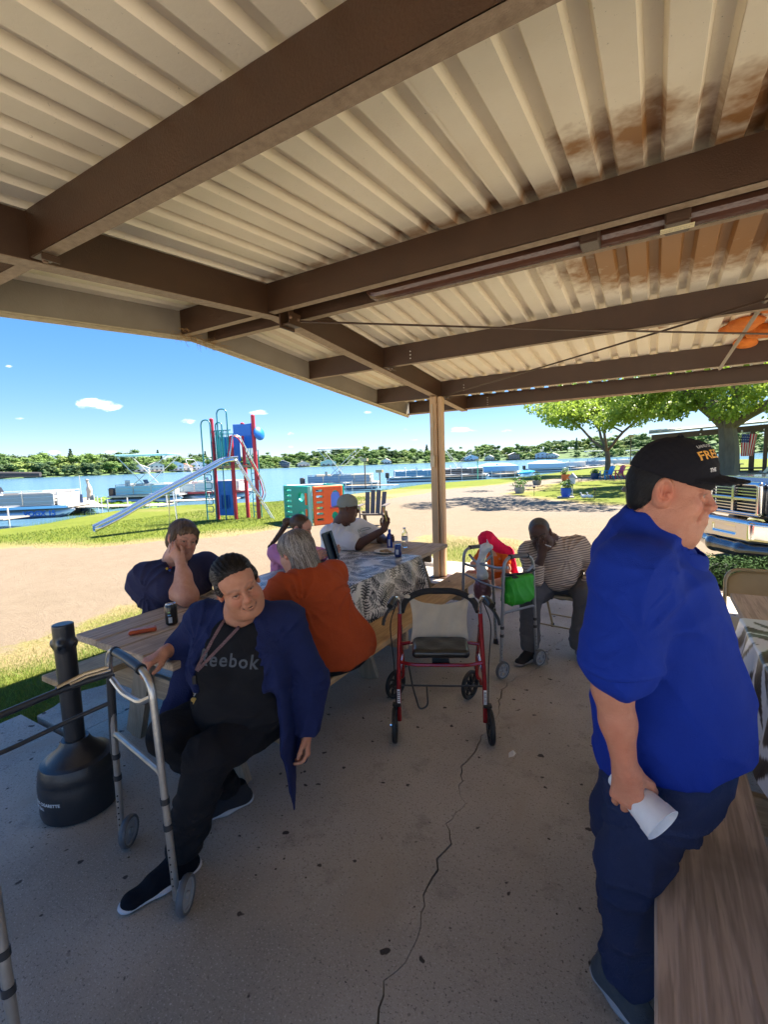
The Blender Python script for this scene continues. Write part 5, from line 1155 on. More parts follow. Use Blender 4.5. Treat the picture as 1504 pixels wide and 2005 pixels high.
    T.cap(H(0, -.0, -.06), nk + ft * .02 + [0, 0, -.005], .072, .078, .012, '-'); T.disp = mix(folds(.006, 15, 1.3, (.1, .2, 1)), rings((.66, .61, .54, .49), .007, .010, (.1, .1)), radial((-1.47, 1.50, .86), tuple(ft), 6, .010, .16), radial((-1.78, 1.35, .86), tuple(ft), 6, .010, .16, 1.0))
    M_T = fabric('black jersey', (.010, .010, .012), (.015, .015, .018)); to = P.wear('shirt', T, M_T, .0075)
    # lettering across the chest
    pos = d_pt = np.array([-1.578, 1.291, .891]); r_ = nrm([.84, .50, -.10]); u_ = nrm(np.cross(np.cross(r_, [0, 0, 1]), r_)); n_ = np.cross(r_, u_)
    lettering('Reebok', .074, ch + ft * .16 + UP * .012 - r_ * .012, r_, u_, mat('faded grey print', (.075, .085, .10), .6), to, T.proj, .006, .0012, spacing=1.15)
    # cardigan: shell over back, shoulders, sleeves and sides, open at the front
    K = SDF(); K.cap((-1.65, 1.47, .44), (-1.62, 1.43, .80), .225, .185, .08, sq=((*ft[:2], 0), .92)); K.cap(Ls + [0, 0, .005], Rs + [0, 0, .005], .082, .082, .05); K.ell(ch + [0, 0, .03], (.215, .15, .16), np.stack([rt, ft, UP]), .06)
    for q in (-1, 1): K.ell(ch + ft * .09 + rt * .135 * q + [0, 0, -.055], (.085, .10, .12), np.stack([rt, ft, UP]), .06)
    K.cap(Ls, Le + [.005, 0, 0], .082, .082, .05); K.cap(Le + [.005, 0, 0], Lw + [0, .01, .012], .082, .056, .04); K.cap(Rs, Re, .082, .070, .05); K.cap(Re, Re + (Rw - Re) * .45, .068, .056, .03)
    # opening: wedge removed along the front, wider towards the belly
    op_c = ch + ft * .30
    K.cap(nk + ft * .06 + [0, 0, .06], ch + ft * .22 + [0, 0, -.02] - rt * .02, .062, .135, .02, '-'); K.cap(ch + ft * .22 - rt * .02, np.array([-1.60, 1.40, .42]) + ft * .22 - rt * .05, .135, .20, .02, '-')
    K.cap(H(0, 0, -.06), nk + [0, 0, .01], .078, .080, .01, '-'); K.box((-1.62, 1.43, .20), (.5, .5, .205), None, .002, .02, '-')
    K.box(Lw + [0, .0, -.06], (.08, .08, .055), None, .005, .008, '-')
    # hanging fronts
    lf = np.array([-1.395, 1.43, .70]); K.cap(lf, (-1.375, 1.425, .40), .055, .050, .04, sq=((.9, .42, 0), .45)); K.cap((-1.385, 1.44, .42), (-1.355, 1.42, .10), .095, .014, .03, sq=((.9, .42, 0), .22)); K.cap((-1.42, 1.55, .60), (-1.40, 1.55, .28), .075, .05, .04, sq=((.7, .7, 0), .5))
    K.cap((-1.845, 1.31, .80), (-1.885, 1.235, .50), .045, .060, .04, sq=((.6, -.8, 0), .4)); K.cap((-1.885, 1.235, .50), (-1.87, 1.22, .44), .06, .05, .03, sq=((.6, -.8, 0), .35))
    K.disp = mix(folds(.007, 16, .4, (.35, .2, .9)), radial((-1.46, 1.50, .84), tuple(ft), 7, .020, .20, .4), radial((-1.375, 1.57, .63), tuple(ft), 6, .014, .13, 1.1), radial((-1.79, 1.34, .84), tuple(ft), 7, .018, .18, 2.0), lambda X, Y, Z: -.008 * (1 - np.abs(np.sin(X * 42 + Y * 25 + 2.5 * np.sin(Z * 7)))) ** 2 * np.clip((.72 - Z) * 4, 0, 1)); ko = P.wear('cardigan', K, fabric('navy knit', (.018, .028, .105), (.014, .020, .075), 180, .6), .0075)
    # trousers
    Q = SDF(); hR, hL = np.array([-1.74, 1.42, .47]), np.array([-1.53, 1.50, .47]); k1, a1 = np.array([-1.765, 1.12, .50]), np.array([-1.715, 1.345, .13]); k2, a2 = np.array([-1.515, 1.115, .47]), np.array([-1.585, 1.03, .13])
    Q.ell((-1.64, 1.45, .505), (.225, .20, .13), np.stack([rt, ft, UP]), .06); Q.cap(hR, k1, .115, .085, .05); Q.cap(k1, a1, .084, .066, .03); Q.cap(hL, k2, .120, .088, .05); Q.cap(k2, a2, .088, .070, .03)
    Q.box(a1 + [0, 0, -.065], (.09, .09, .03), None, .004, .01, '-'); Q.box(a2 + [0, 0, -.065], (.09, .09, .03), None, .004, .01, '-'); Q.disp = mix(folds(.007, 16, 2.2, (.2, -.3, 1)), radial((-1.64, 1.30, .50), (0, 0, 1), 7, .020, .22), radial((-1.52, 1.12, .46), (.5, -.8, .2), 6, .014, .14, 1.3), rings((.16, .19, .225, .27, .33), .010, .011)); qo = P.wear('trousers', Q, fabric('black sweatpants', (.009, .009, .012), (.014, .014, .017), 240, .5), .0075)
    for q in (-.012, .012): MB().tube([ch + ft * .262 + [q, q * .4, -.30], ch + ft * .25 + [q * 1.8, q, -.36], ch + ft * .20 + [q * 2.2, q, -.42]], .003, 5).build('drawstring', mat('laces', (.03, .03, .035), .8), qo, True)
    shoe(P, (-1.575, 1.085, .002), (-1.655, .80, .002), .05, .085, (.008, .009, .014), (.50, .50, .54)); shoe(P, (-1.665, 1.455, .002), (-1.775, 1.22, .002), .05, .085, (.03, .03, .036), (.45, .45, .48))
    # lanyard: two ribbons meeting, clasp, ring and brass key
    def ribbon(a, b, w, m, par, n=14, sag=0):
        V = []; a = np.array(a); b = np.array(b)
        for i in range(n + 1):
            p = a + (b - a) * i / n; V.append(p)
        V = T.proj(np.array(V), ft, .006); d = nrm(b - a); s_ = np.cross(d, ft); W = np.concatenate([V - s_ * w, V + s_ * w]); F = [(i, i + 1, n + 2 + i, n + 1 + i) for i in range(n)]
        o = mesh_obj('lanyard_ribbon', W, F, m, par); sm = o.modifiers.new('s', 'SOLIDIFY'); sm.thickness = .002; return o
    j = np.array([-1.655, 1.20, .775]); M_L = mat('woven ribbon', (.30, .17, .17), .8, 0, (.04, .025, .03), 420, .3, .4, 400); lo = P.root
    ribbon(nk + ft * .085 - rt * .065 + [0, 0, -.03], j, .0065, M_L, lo); ribbon(nk + ft * .10 + rt * .015 + [0, 0, -.045], j + rt * .006, .0065, M_L, lo)
    j2 = T.proj(np.array([[-1.665, 1.19, .73]]), ft, .008)[0]; j3 = T.proj(np.array([[-1.672, 1.18, .675]]), ft, .008)[0]; j4 = T.proj(np.array([[-1.678, 1.17, .635]]), ft, .010)[0]
    MB().beam(j2 + [0, 0, .02], j2 - [0, 0, .018], .016, .008, up=tuple(ft)).build('clasp', M_BLK, lo); ribbon(j2 - [0, 0, .02], j3, .0065, M_L, lo, 5)
    MB().tube([j3 + np.array([math.cos(a) * .010 * rt[0], math.cos(a) * .010 * rt[1], math.sin(a) * .010 - .008]) for a in np.linspace(0, 6.28, 13)[:-1]], .0016, 6, closed=True).build('key_ring', mat('chrome', (.8, .8, .82), .12, 1.0), lo, True)
    MB().tube([j3 - [0, 0, .016], j4 + [0, 0, .006]], [.005, .003], 8).build('snap_hook', mat('chrome', (.8, .8, .82), .12, 1.0), lo, True)
    KM = Matrix((Vector(rt), Vector(-ft), Vector((0, 0, 1)))).transposed().to_4x4(); KM = Matrix.Translation(j4 + ft * .004) @ KM
    kb = MB(KM); kb.prism([(.010 * math.cos(a) * 1.25, -.008 + .011 * math.sin(a)) for a in np.linspace(0, 6.28, 15)[:-1]], .0025); kb.prism([(-.004, -.016), (.004, -.016), (.004, -.026), (.006, -.029), (.003, -.033), (.006, -.038), (.003, -.042), (0, -.048), (-.004, -.044)], .0023); kb.build('brass_key', mat('brass', (.75, .52, .16), .3, .9), lo)
woman_cardigan()

# ---------------------------------------------------------------- standing man in blue polo
def man_polo():
    skin = (.58, .26, .16); P = Person('standing man in royal blue polo shirt and black cap holding a white foam cup', (0.0, 1.46, 0), skin)
    H = Head((.036, 1.44, 1.520), (.99, -.07, -.15), (.15, 0, 1), 1.0, .90); S = P.S; sculpt_head(S, H, skin, fat=.35, old=1, ears=1.2, lips=(.30, .12, .10), brow=(.03, .02, .018), stubble=.12, browamt=.9)
    sh = np.array([-.04, 1.46, 1.34]); Ns, Ne, Nw = np.array([-.045, 1.275, 1.32]), np.array([-.075, 1.215, 1.045]), np.array([-.042, 1.205, .845]); Fs, Fe, Fw = np.array([-.02, 1.66, 1.32]), np.array([-.02, 1.74, 1.05]), np.array([.14, 1.72, .88])
    S.cap(H(0, -.030, -.05), sh + [.045, 0, .0], .062, .066, .04); S.ell(H(.0, .012, -.115), (.056, .056, .034), H.M, .05); S.cap(H(0, .055, -.095), sh + [.06, 0, .035], .034, .05, .03); S.cap(sh + [.04, 0, -.05], (.05, 1.48, .80), .08, .10, .06); S.cap(sh + [.02, 0, -.04], Ns, .05, .05, .03); S.cap(sh + [.02, 0, -.04], Fs, .05, .05, .03)
    S.cap(Ns, Ne, .054, .044, .04); S.cap(Ne, Ne * .6 + Nw * .4, .043, .038, .03); S.cap(Ne * .6 + Nw * .4, Nw, .038, .028, .03); S.cap(Fs, Fe, .058, .048, .04); S.cap(Fe, Fw, .046, .032, .03)
    for x_ in (0, 1): S.cap((.0, 1.40 + .17 * x_, .80), (-.04, 1.38 + .18 * x_, .12), .06, .04, .05)
    sculpt_hand(S, Nw + [.002, 0, .01], (.05, .02, -1), (.16, 1, 0), (1, -.1, 0), 1.0, (.35, .45, .35), (.35, 1.0), skin=skin, curls=[(.55, .75, .5), (.45, .7, .5), (.35, .6, .4), (.25, .5, .3)])
    sculpt_hand(S, Fw, (.8, -.1, -.5), (0, -.3, -1), (0, -1, 0), 1.0, (.3, .3, .3), skin=skin)
    S.col([Nw + [-.02, -.03, .12], Nw + [.02, -.03, -.05]], .02, np.array(skin) * [1.1, .8, .75], .04, .5)
    P.box(H.c + [.02, 0, -.03], .165, .0027); P.box(Nw + [0, .02, -.09], .12, .003); P.body(.008, SK_LIGHT)
    # near-black short hair below the cap
    Hs = SDF(); E = lambda c, r, k=.015, op='+': Hs.ell(H(*c), (r[0] * H.k, r[1] * H.k * H.ky, r[2] * H.k), H.M, k, op)
    E((0, -.030, .025), (.080, .088, .085)); E((0, -.055, -.025), (.068, .052, .055)); E((0, .085, -.02), (.10, .072, .13), .008, '-'); E((0, .02, -.085), (.12, .075, .055), .012, '-'); E((0, -.10, -.115), (.12, .09, .05), .01, '-')
    for q in (-1, 1): E((.086 * q, -.008, -.006), (.018, .025, .035), .004, '-')
    V, F, C = Hs.mesh(.004); ho = mesh_obj('hair', V, F, mat('black hair', (.008, .007, .007), .65, 0, (.016, .014, .014), 90, .6, .3, 240, spec=.25), P.root, True)
    strands(Hs, V[(V - H.c) @ H.u < .05], lambda p: np.tile(-H.u * 1 - H.f * .55, (len(p), 1)), 900, .035, .001, mat('black hair strand', (.008, .007, .008), .5, spec=.3), ho, 5, .0012, curl=.15)
    # cap
    Cp = SDF(); E = lambda c, r, k=.01, op='+': Cp.ell(H(*c), (r[0] * H.k, r[1] * H.k * H.ky, r[2] * H.k), H.M, k, op)
    E((0, -.008, .046), (.0875, .108, .096)); E((0, .045, .060), (.070, .060, .072), .03); Cp.box(H(0, 0, -.042), (.3, .3, .075), np.stack([H.r, nrm(H.f - H.u * .22), nrm(H.u + H.f * .22)]), .002, .004, '-'); E((0, -.008, .035), (.080, .100, .086), .004, '-')
    def brim(X, Y, Z):
        x, y, z = X - H.c[0], Y - H.c[1], Z - H.c[2]; lx, ly, lz = [M_[0] * x + M_[1] * y + M_[2] * z for M_ in (H.r, H.f, H.u)]
        zc = .056 - 3.6 * lx * lx - .10 * (ly - .09); rr = np.sqrt((lx / .080) ** 2 + (np.maximum(ly - .060, 0) / .105) ** 2) - 1
        return np.maximum(np.maximum(np.abs(lz - zc) - .0032, rr * .075), .055 - ly)
    Cp._add(brim, H.c - .2, H.c + .2, '+', .004); Cp.ell(H(.0, .0, .144), (.0075,) * 3, k=.003)
    Cp.disp = lambda X, Y, Z: .0008 * np.sin(X * 300) * np.sin(Z * 280 + Y * 90)
    V, F, C = Cp.mesh(.0035); cp = mesh_obj('cap', V, F, fabric('black twill', (.010, .009, .012), (.014, .013, .017), 500, .4), P.root, True)
    for txt, sz, (hx, hy, hz), tone, rr in (('FREE', .032, (.050, .085, .108), (.75, .36, .06), .15), ('LAND OF', .011, (.044, .072, .130), (.40, .38, .36), .15), ('THE', .012, (.055, .100, .072), (.6, .57, .55), .15)):
        rdir = nrm(-H.r * -1 * .0 + (H.f * -1 * .55 + H.r * .84)); rdir = -rdir if rdir @ np.array([1, 0, 0]) < -2 else rdir
        rd = nrm(H.r * .75 - H.f * .66 - H.u * .0); ud = nrm(H.u * .88 - H.f * .45 - H.r * .1); rd = nrm(rd - ud * (rd @ ud)); rd2 = -rd
        nn = np.cross(rd, ud)
        lettering(txt, sz, H(hx, hy, hz), -rd if np.cross(-rd, ud) @ (H.f + H.r) > 0 else rd, ud, mat('stitched print ' + txt.lower(), tone, .6), cp, Cp.proj, .0012, .0006)
    st = MB().tube([H(-.03, -.112, -.010), H(0, -.118, -.012), H(.03, -.112, -.010)], .008, 6); st.build('cap_strap', M_BLK, cp, True)
    # polo shirt
    T = SDF(); I3 = np.eye(3)
    T.ell((.055, 1.48, .94), (.186, .205, .25), I3, .08); T.ell((.010, 1.47, 1.20), (.130, .195, .20), I3, .10); T.cap((-.040, 1.30, 1.325), (-.02, 1.64, 1.325), .080, .080, .06); T.cap((-.035, 1.46, 1.33), (.0, 1.455, 1.43), .11, .082, .06); T.ell((.055, 1.48, .80), (.176, .200, .22), I3, .08)
    T.ell((.070, 1.48, 1.13), (.080, .14, .16), I3, .08)
    T.cap(Ns, (-.062, 1.225, 1.12), .086, .092, .05); T.cap(Fs, (-.02, 1.72, 1.12), .08, .085, .05)
    a = R(-3); T.box((-.062, 1.20, .975), (.14, .115, .118), np.array([[1, 0, .0], [0, 1, 0], [0, 0, 1]]), .005, .012, '-') if False else None
    T.cap(H(0, -.03, -.05), sh + [.045, 0, .03], .064, .068, .012, '-')
    hn = nrm([-.30, 0, 1]); hm = np.stack([nrm([1, 0, .30]), [0, 1, 0], hn]); T.box(np.array([.0, 1.48, .755]) - hn * .25, (.6, .6, .25), hm, .002, .015, '-')
    f1 = folds(.009, 12, .8, (.5, .1, .8)); f2 = folds(.014, 20, 2.0, (.2, .7, .6)); T.disp = mix(radial((-.02, 1.30, 1.20), (0, 1, 0), 4, .017, .26, .7), radial((.02, 1.30, 1.36), (0, 1, 0), 5, .010, .16, 2.0), lambda X, Y, Z: -.012 * (1 - np.abs(np.sin(X * 17 + Y * 9 + 1.3 * np.sin(Z * 6)))) ** 2 * np.clip((.98 - Z) * 4, 0, 1), lambda X, Y, Z: f1(X, Y, Z) + f2(X, Y, Z) * np.exp(-((X + .06) ** 2 + (Y - 1.32) ** 2 * 1.2 + (Z - 1.16) ** 2) / .012))
    M_P = fabric('royal blue pique', (.007, .034, .32), (.006, .027, .26), 420, .45, .8); so = P.wear('polo_shirt', T, M_P, .0072)
    sl = SDF(); sl.cap(Ns + [0, -.002, -.02], (-.062, 1.222, 1.105), .088, .095, .03, sq=None); sl.box((-.06, 1.22, .985), (.2, .2, .118), None, .004, .014, '-'); sl.cap((-.064, 1.222, 1.13), (-.064, 1.222, .98), .074, .080, .01, '-'); sl.disp = mix(folds(.005, 16, 1.1, (.4, .1, .9)), radial((-.02, 1.25, 1.25), (0, 1, 0), 4, .012, .19, .7), lambda X, Y, Z: -.0025 * (np.abs(Z - 1.118) < .011)); P.wear('sleeve', sl, M_P, .006, parent=so)
    cl = SDF(); ca, cb_ = np.array([.012, 1.45, 1.47]), np.array([.022, 1.46, 1.33]); cl.cap(ca, cb_, .080, .110, .02); cl.cap(ca + [0, 0, .06], cb_ + [0, 0, .02], .068, .098, .004, '-')
    pn = nrm([.70, 0, 1]); cl.box(np.array([-.06, 1.46, 1.482]) + pn * .12, (.4, .4, .12), np.stack([nrm([1, 0, -.70]), [0, 1, 0], pn]), .002, .012, '-'); cl.box(np.array([0, 1.46, 1.345]) - pn * .10, (.4, .4, .10), np.stack([nrm([1, 0, -.70]), [0, 1, 0], pn]), .002, .010, '-')
    cl.disp = folds(.0012, 9, .2, (.3, .4, .8)); P.wear('collar', cl, M_P, .005, parent=so)
    # trousers
    Q = SDF(); Q.ell((.052, 1.48, .78), (.160, .185, .17), I3, .08); n1, n2, n3 = np.array([.035, 1.395, .72]), np.array([-.034, 1.38, .44]), np.array([-.022, 1.385, .11]); Q.cap(n1, n2, .122, .078, .06); Q.cap(n2, n3, .078, .070, .05); m1, m2, m3 = np.array([.03, 1.60, .72]), np.array([-.065, 1.60, .44]), np.array([-.045, 1.60, .11])
    Q.cap(m1, m2, .13, .085, .06); Q.cap(m2, m3, .085, .078, .05); Q.box((-.04, 1.5, .0), (.4, .4, .055), None, .004, .01, '-'); Q.disp = mix(folds(.007, 10, 3.1, (.3, .2, 1)), radial((.0, 1.40, .66), (0, 1, 0), 6, .022, .22), rings((.46, .41, .13, .165, .20, .25), .012, .014, (.3, 0)), lambda X, Y, Z: -.007 * (1 - np.abs(np.sin(X * 30 + .8 * np.sin(Z * 9)))) ** 2); P.wear('trousers', Q, fabric('navy fleece', (.020, .030, .080), (.026, .038, .098), 320, .6), .008)
    shoe(P, (-.115, 1.43, .002), (.055, 1.30, .002), .05, .085, (.07, .078, .09), (.36, .36, .39)); shoe(P, (-.10, 1.66, .002), (.12, 1.60, .002), .05, .085, (.07, .078, .09), (.36, .36, .39))
    return P
man_polo()
def foam_cup():
    a = np.array([-.066, 1.262, .792]); b = np.array([.040, 1.19, .742]); d = b - a; L_ = np.linalg.norm(d); M = Matrix.Translation(a) @ Vector(d).to_track_quat('Z', 'Y').to_matrix().to_4x4()
    t = thing('foam_cup', 'white foam cup held sideways in the hand of the standing man', 'cup', tuple(a)); mf = mat('white foam', (.82, .82, .84), .6, 0, (.76, .76, .79), 60, .4, .15, 300, sss=.1)
    MB(M).lathe([(0, .004), (.026, .0), (.030, .004), (.0425, L_ * .80), (.0445, L_ * .82), (.0465, L_ * .985), (.048, L_), (.046, L_ + .001), (.0435, L_ * .98), (.040, L_ * .8), (.028, .008), (0, .008)], 36, cap=False).build('cup', mf, t, True)
foam_cup()

# ---------------------------------------------------------------- woman in navy T-shirt leaning her cheek on her hand
def woman_navy():
    skin = (.68, .36, .25); P = Person('woman in navy T-shirt resting her cheek on her hand at the near table end', (-2.93, 1.95, 0), skin)
    H = Head((-2.80, 2.0, 1.145), (.93, -.22, -.16), (.10, .25, 1), 1.04); S = P.S; sculpt_head(S, H, skin, fat=.7, female=True, old=1, lips=(.50, .2, .17), brow=(.26, .16, .10), browamt=.4)
    nk = np.array([-2.88, 1.98, .99]); ch = np.array([-2.93, 2.0, .80]); Ns, Ne, Nw = np.array([-2.93, 1.80, .90]), np.array([-2.56, 1.83, .815]), np.array([-2.665, 1.875, 1.015]); Fs, Fe, Fw = np.array([-2.86, 2.22, .91]), np.array([-2.58, 2.26, .80]), np.array([-2.44, 2.07, .785])
    S.cap(H(0, -.03, -.07), nk, .062, .07, .03); S.cap(nk, ch, .07, .12, .05); S.cap(ch, (-2.95, 2.0, .5), .12, .14, .05); S.cap(Ns, Ne, .075, .062, .04); S.cap(Ne, Ne * .4 + Nw * .6, .064, .048, .04); S.cap(Ne * .4 + Nw * .6, Nw, .048, .033, .03)
    S.cap(Fs, Fe, .07, .055, .04); S.cap(Fe, Fw, .05, .032, .03); S.cap(ch, Ns, .1, .07, .05); S.cap(ch, Fs, .1, .07, .05)
    sculpt_hand(S, Nw, (-.62, -.10, .80), (-.30, .95, .0), (.6, .1, .5), .98, (.25, .35, .3), (.4, .5), skin=skin); sculpt_hand(S, Fw, (.3, -.9, -.1), (0, 0, -1), (-1, -.3, 0), .95, (.2, .3, .2), skin=skin)
    P.box(H.c, .155, .0035); P.box(Nw + [-.03, .02, .08], .10, .004); P.body(.0085, SK_LIGHT)
    Hs = SDF(); E = lambda c, r, k=.015, op='+': Hs.ell(H(*c), tuple(a * H.k for a in r), H.M, k, op)
    E((0, -.020, .040), (.088, .103, .092)); E((0, -.060, -.020), (.080, .060, .085)); E((0, .055, .060), (.070, .050, .045)); E((0, .095, -.022), (.072, .062, .085), .012, '-'); E((0, .03, -.11), (.12, .07, .07), .02, '-')
    for q in (-1, 1): E((.076 * q, .022, .01), (.014, .026, .045), .01)
    Hs.disp = lambda X, Y, Z: .0009 * np.sin(X * 260 + Y * 200 + 4 * np.sin(Z * 40))
    V, F, C = Hs.mesh(.0045); ho = mesh_obj('hair', V, F, hair_mat('sandy hair', (.09, .055, .035), (.16, .105, .07)), P.root, True); strands(Hs, V, lambda p: (p - H(0, -.01, .13)) * 6 - H.u * .3, 900, .07, .0012, mat('sandy strand', (.11, .07, .045), .6, spec=.2), ho, 7, .002, curl=.15); strands(Hs, V, lambda p: (p - H(0, -.01, .13)) * 6 - H.u * .3, 900, .06, .0012, mat('fair strand', (.17, .115, .075), .6, spec=.2), ho, 8, .003, curl=.2)
    T = SDF(); T.cap((-2.95, 2.0, .48), (-2.94, 2.0, .78), .235, .20, .08, sq=((1, 0, 0), .9)); T.ell(ch + [0, 0, .03], (.19, .225, .15), k=.06); T.ell((-2.83, 2.0, .70), (.16, .20, .16), k=.08); T.cap(Ns, Fs, .085, .085, .05); T.cap(Ns, Ns + (Ne - Ns) * .55, .105, .098, .05); T.cap(Fs, Fs + (Fe - Fs) * .6, .095, .088, .04); T.cap((-2.97, 1.80, .85), (-2.82, 1.79, .74), .11, .085, .05)
    T.cap(H(0, -.03, -.08), nk + [.02, 0, .0], .07, .078, .01, '-'); T.disp = mix(folds(.008, 15, 2.7, (.5, .3, .8)), radial((-2.86, 1.80, .84), (.4, -.9, 0), 7, .026, .22), radial((-2.80, 2.0, .80), (1, 0, 0), 6, .014, .2, 1.)); M_T = fabric('navy jersey', (.038, .040, .095), (.03, .03, .072), 260, .4); so = P.wear('shirt', T, M_T, .009)
    for i, (c_, col_) in enumerate((((0, 0, 0), (.5, .04, .05)), ((.014, 0, -.012), (.5, .35, .03)), ((.026, 0, -.02), (.03, .08, .4)))): MB().sphere(T.proj(np.array([nk + [.075, -.075, -.03]]) + np.array(c_), np.array([.5, -.8, .3]), .006)[0], .009, 8).build('badge', mat('badge %s' % 'abc'[i], col_, .4), so, True)
    Q = SDF(); Q.ell((-2.93, 2.0, .50), (.20, .22, .10), k=.05)
    for y in (1.88, 2.12): Q.cap((-2.90, y, .50), (-2.50, y - .02, .50), .10, .08, .04); Q.cap((-2.50, y - .02, .50), (-2.45, y - .02, .10), .08, .06, .03)
    Q.disp = folds(.008, 18, .6); P.wear('trousers', Q, fabric('worn denim', (.045, .075, .14), (.03, .05, .10), 350, .5), .009)
    for y in (1.86, 2.10): shoe(P, (-2.50, y, .002), (-2.26, y - .02, .002), .045, .08, (.06, .06, .07), (.3, .3, .3))
woman_navy()
# ---------------------------------------------------------------- grey-haired person in orange sweater, from behind
def person_orange():
    skin = (.62, .34, .24); P = Person('grey haired person in rust orange sweater sitting on the bench with their back turned', (-1.64, 2.12, 0), skin)
    H = Head((-1.885, 2.105, 1.10), (-.96, .05, -.30), (-.22, 0, 1), 1.02); S = P.S; sculpt_head(S, H, skin, fat=.4)
    nk = np.array([-1.80, 2.09, .985]); ch = np.array([-1.73, 2.09, .80]); Ls, Rs = np.array([-1.78, 1.87, .93]), np.array([-1.74, 2.30, .93])
    S.cap(H(0, -.03, -.07), nk, .06, .07, .03); S.cap(nk, ch, .07, .12, .05); S.cap(ch, (-1.64, 2.12, .5), .12, .14, .05); Le, Lw, Re, Rw = np.array([-1.88, 1.84, .79]), np.array([-2.05, 2.0, .79]), np.array([-1.88, 2.36, .79]), np.array([-2.06, 2.24, .80])
    for a, b, c in ((Ls, Le, Lw), (Rs, Re, Rw)): S.cap(a, b, .055, .045, .04); S.cap(b, c, .044, .03, .03)
    sculpt_hand(S, Lw, (-.8, .5, 0), (0, 0, -1), (.3, .8, 0), .95, (.2, .3, .2), skin=skin); sculpt_hand(S, Rw, (-.8, -.4, 0), (0, 0, -1), (.3, -.8, 0), .95, (.2, .3, .2), skin=skin); P.body(.009, SK_LIGHT)
    # long thin grey hair spread over the collar
    Hs = SDF(); E = lambda c, r, k=.02, op='+': Hs.ell(H(*c), tuple(a * H.k for a in r), H.M, k, op)
    E((0, -.022, .035), (.092, .108, .094)); Hs.cap(H(0, -.06, .0), nk + [.035, -.01, .01], .085, .085, .04, sq=((1, 0, .2), .75)); Hs.cap(H(0, -.06, .0), nk + [.045, .08, -.03], .07, .045, .03, sq=((1, 0, .2), .6)); Hs.cap(H(0, -.05, .0), nk + [.03, -.08, .0], .075, .035, .03, sq=((1, 0, .2), .6)); E((0, .095, -.02), (.08, .06, .10), .01, '-')
    Hs.disp = lambda X, Y, Z: .0022 * np.sin(Y * 330 + 2 * np.sin(Z * 40)) + .004 * np.sin(Y * 60 + Z * 12)
    V, F, C = Hs.mesh(.005); ho = mesh_obj('hair', V, F, hair_mat('thin grey hair', (.11, .085, .072), (.24, .20, .175)), P.root, True)
    fl = lambda p: -H.u[None] * .9 + (p - H(0, -.02, .12)) * 4; strands(Hs, V, fl, 1800, .17, .0011, mat('silver strand', (.40, .35, .31), .4), ho, 9, .003, curl=.12, steps=12); strands(Hs, V, fl, 900, .15, .0011, mat('mouse brown strand', (.09, .065, .05), .4), ho, 10, .003, curl=.15, steps=12)
    T = SDF(); T.cap((-1.60, 2.12, .47), (-1.70, 2.10, .78), .215, .20, .09, sq=((1, 0, 0), .85)); T.ell((-1.58, 2.12, .56), (.165, .245, .15), k=.08); T.ell((-1.74, 2.09, .87), (.135, .225, .13), k=.07); T.cap(Ls, Rs, .085, .085, .05); T.cap(nk + [.02, 0, -.03], nk + [-.01, 0, .015], .10, .075, .04)
    for a, b, c in ((Ls, Le, Lw), (Rs, Re, Rw)): T.cap(a, b, .080, .064, .04); T.cap(b, b + (c - b) * .8, .064, .048, .03)
    T.box((-1.6, 2.1, .27), (.4, .5, .215), None, .004, .03, '-'); T.disp = mix(folds(.007, 12, 1.9, (.2, .5, .9)), radial((-1.70, 1.90, .86), (1, -.3, 0), 7, .024, .24), radial((-1.66, 2.30, .86), (1, -.3, 0), 7, .024, .24, 1.3), lambda X, Y, Z: -.012 * (1 - np.abs(np.sin(Y * 13 + 1.1 * np.sin(Z * 8)))) ** 2 * np.clip((.85 - Z) * 3, 0, 1)); P.wear('sweater', T, fabric('rust orange knit', (.50, .085, .022), (.42, .065, .018), 170, .6), .0085)
    Q = SDF(); Q.ell((-1.61, 2.12, .485), (.185, .24, .075), k=.05)
    for y in (1.98, 2.22): Q.cap((-1.66, y, .50), (-2.02, y, .50), .09, .075, .04); Q.cap((-2.02, y, .50), (-2.06, y, .10), .072, .055, .03)
    Q.disp = folds(.006, 16, 1.6); P.wear('trousers', Q, fabric('black trouser cloth', (.012, .012, .014)), .009)
    for y in (1.98, 2.22): shoe(P, (-2.02, y, .002), (-2.27, y, .002), .045, .08, (.02, .02, .02), (.2, .2, .2))
person_orange()
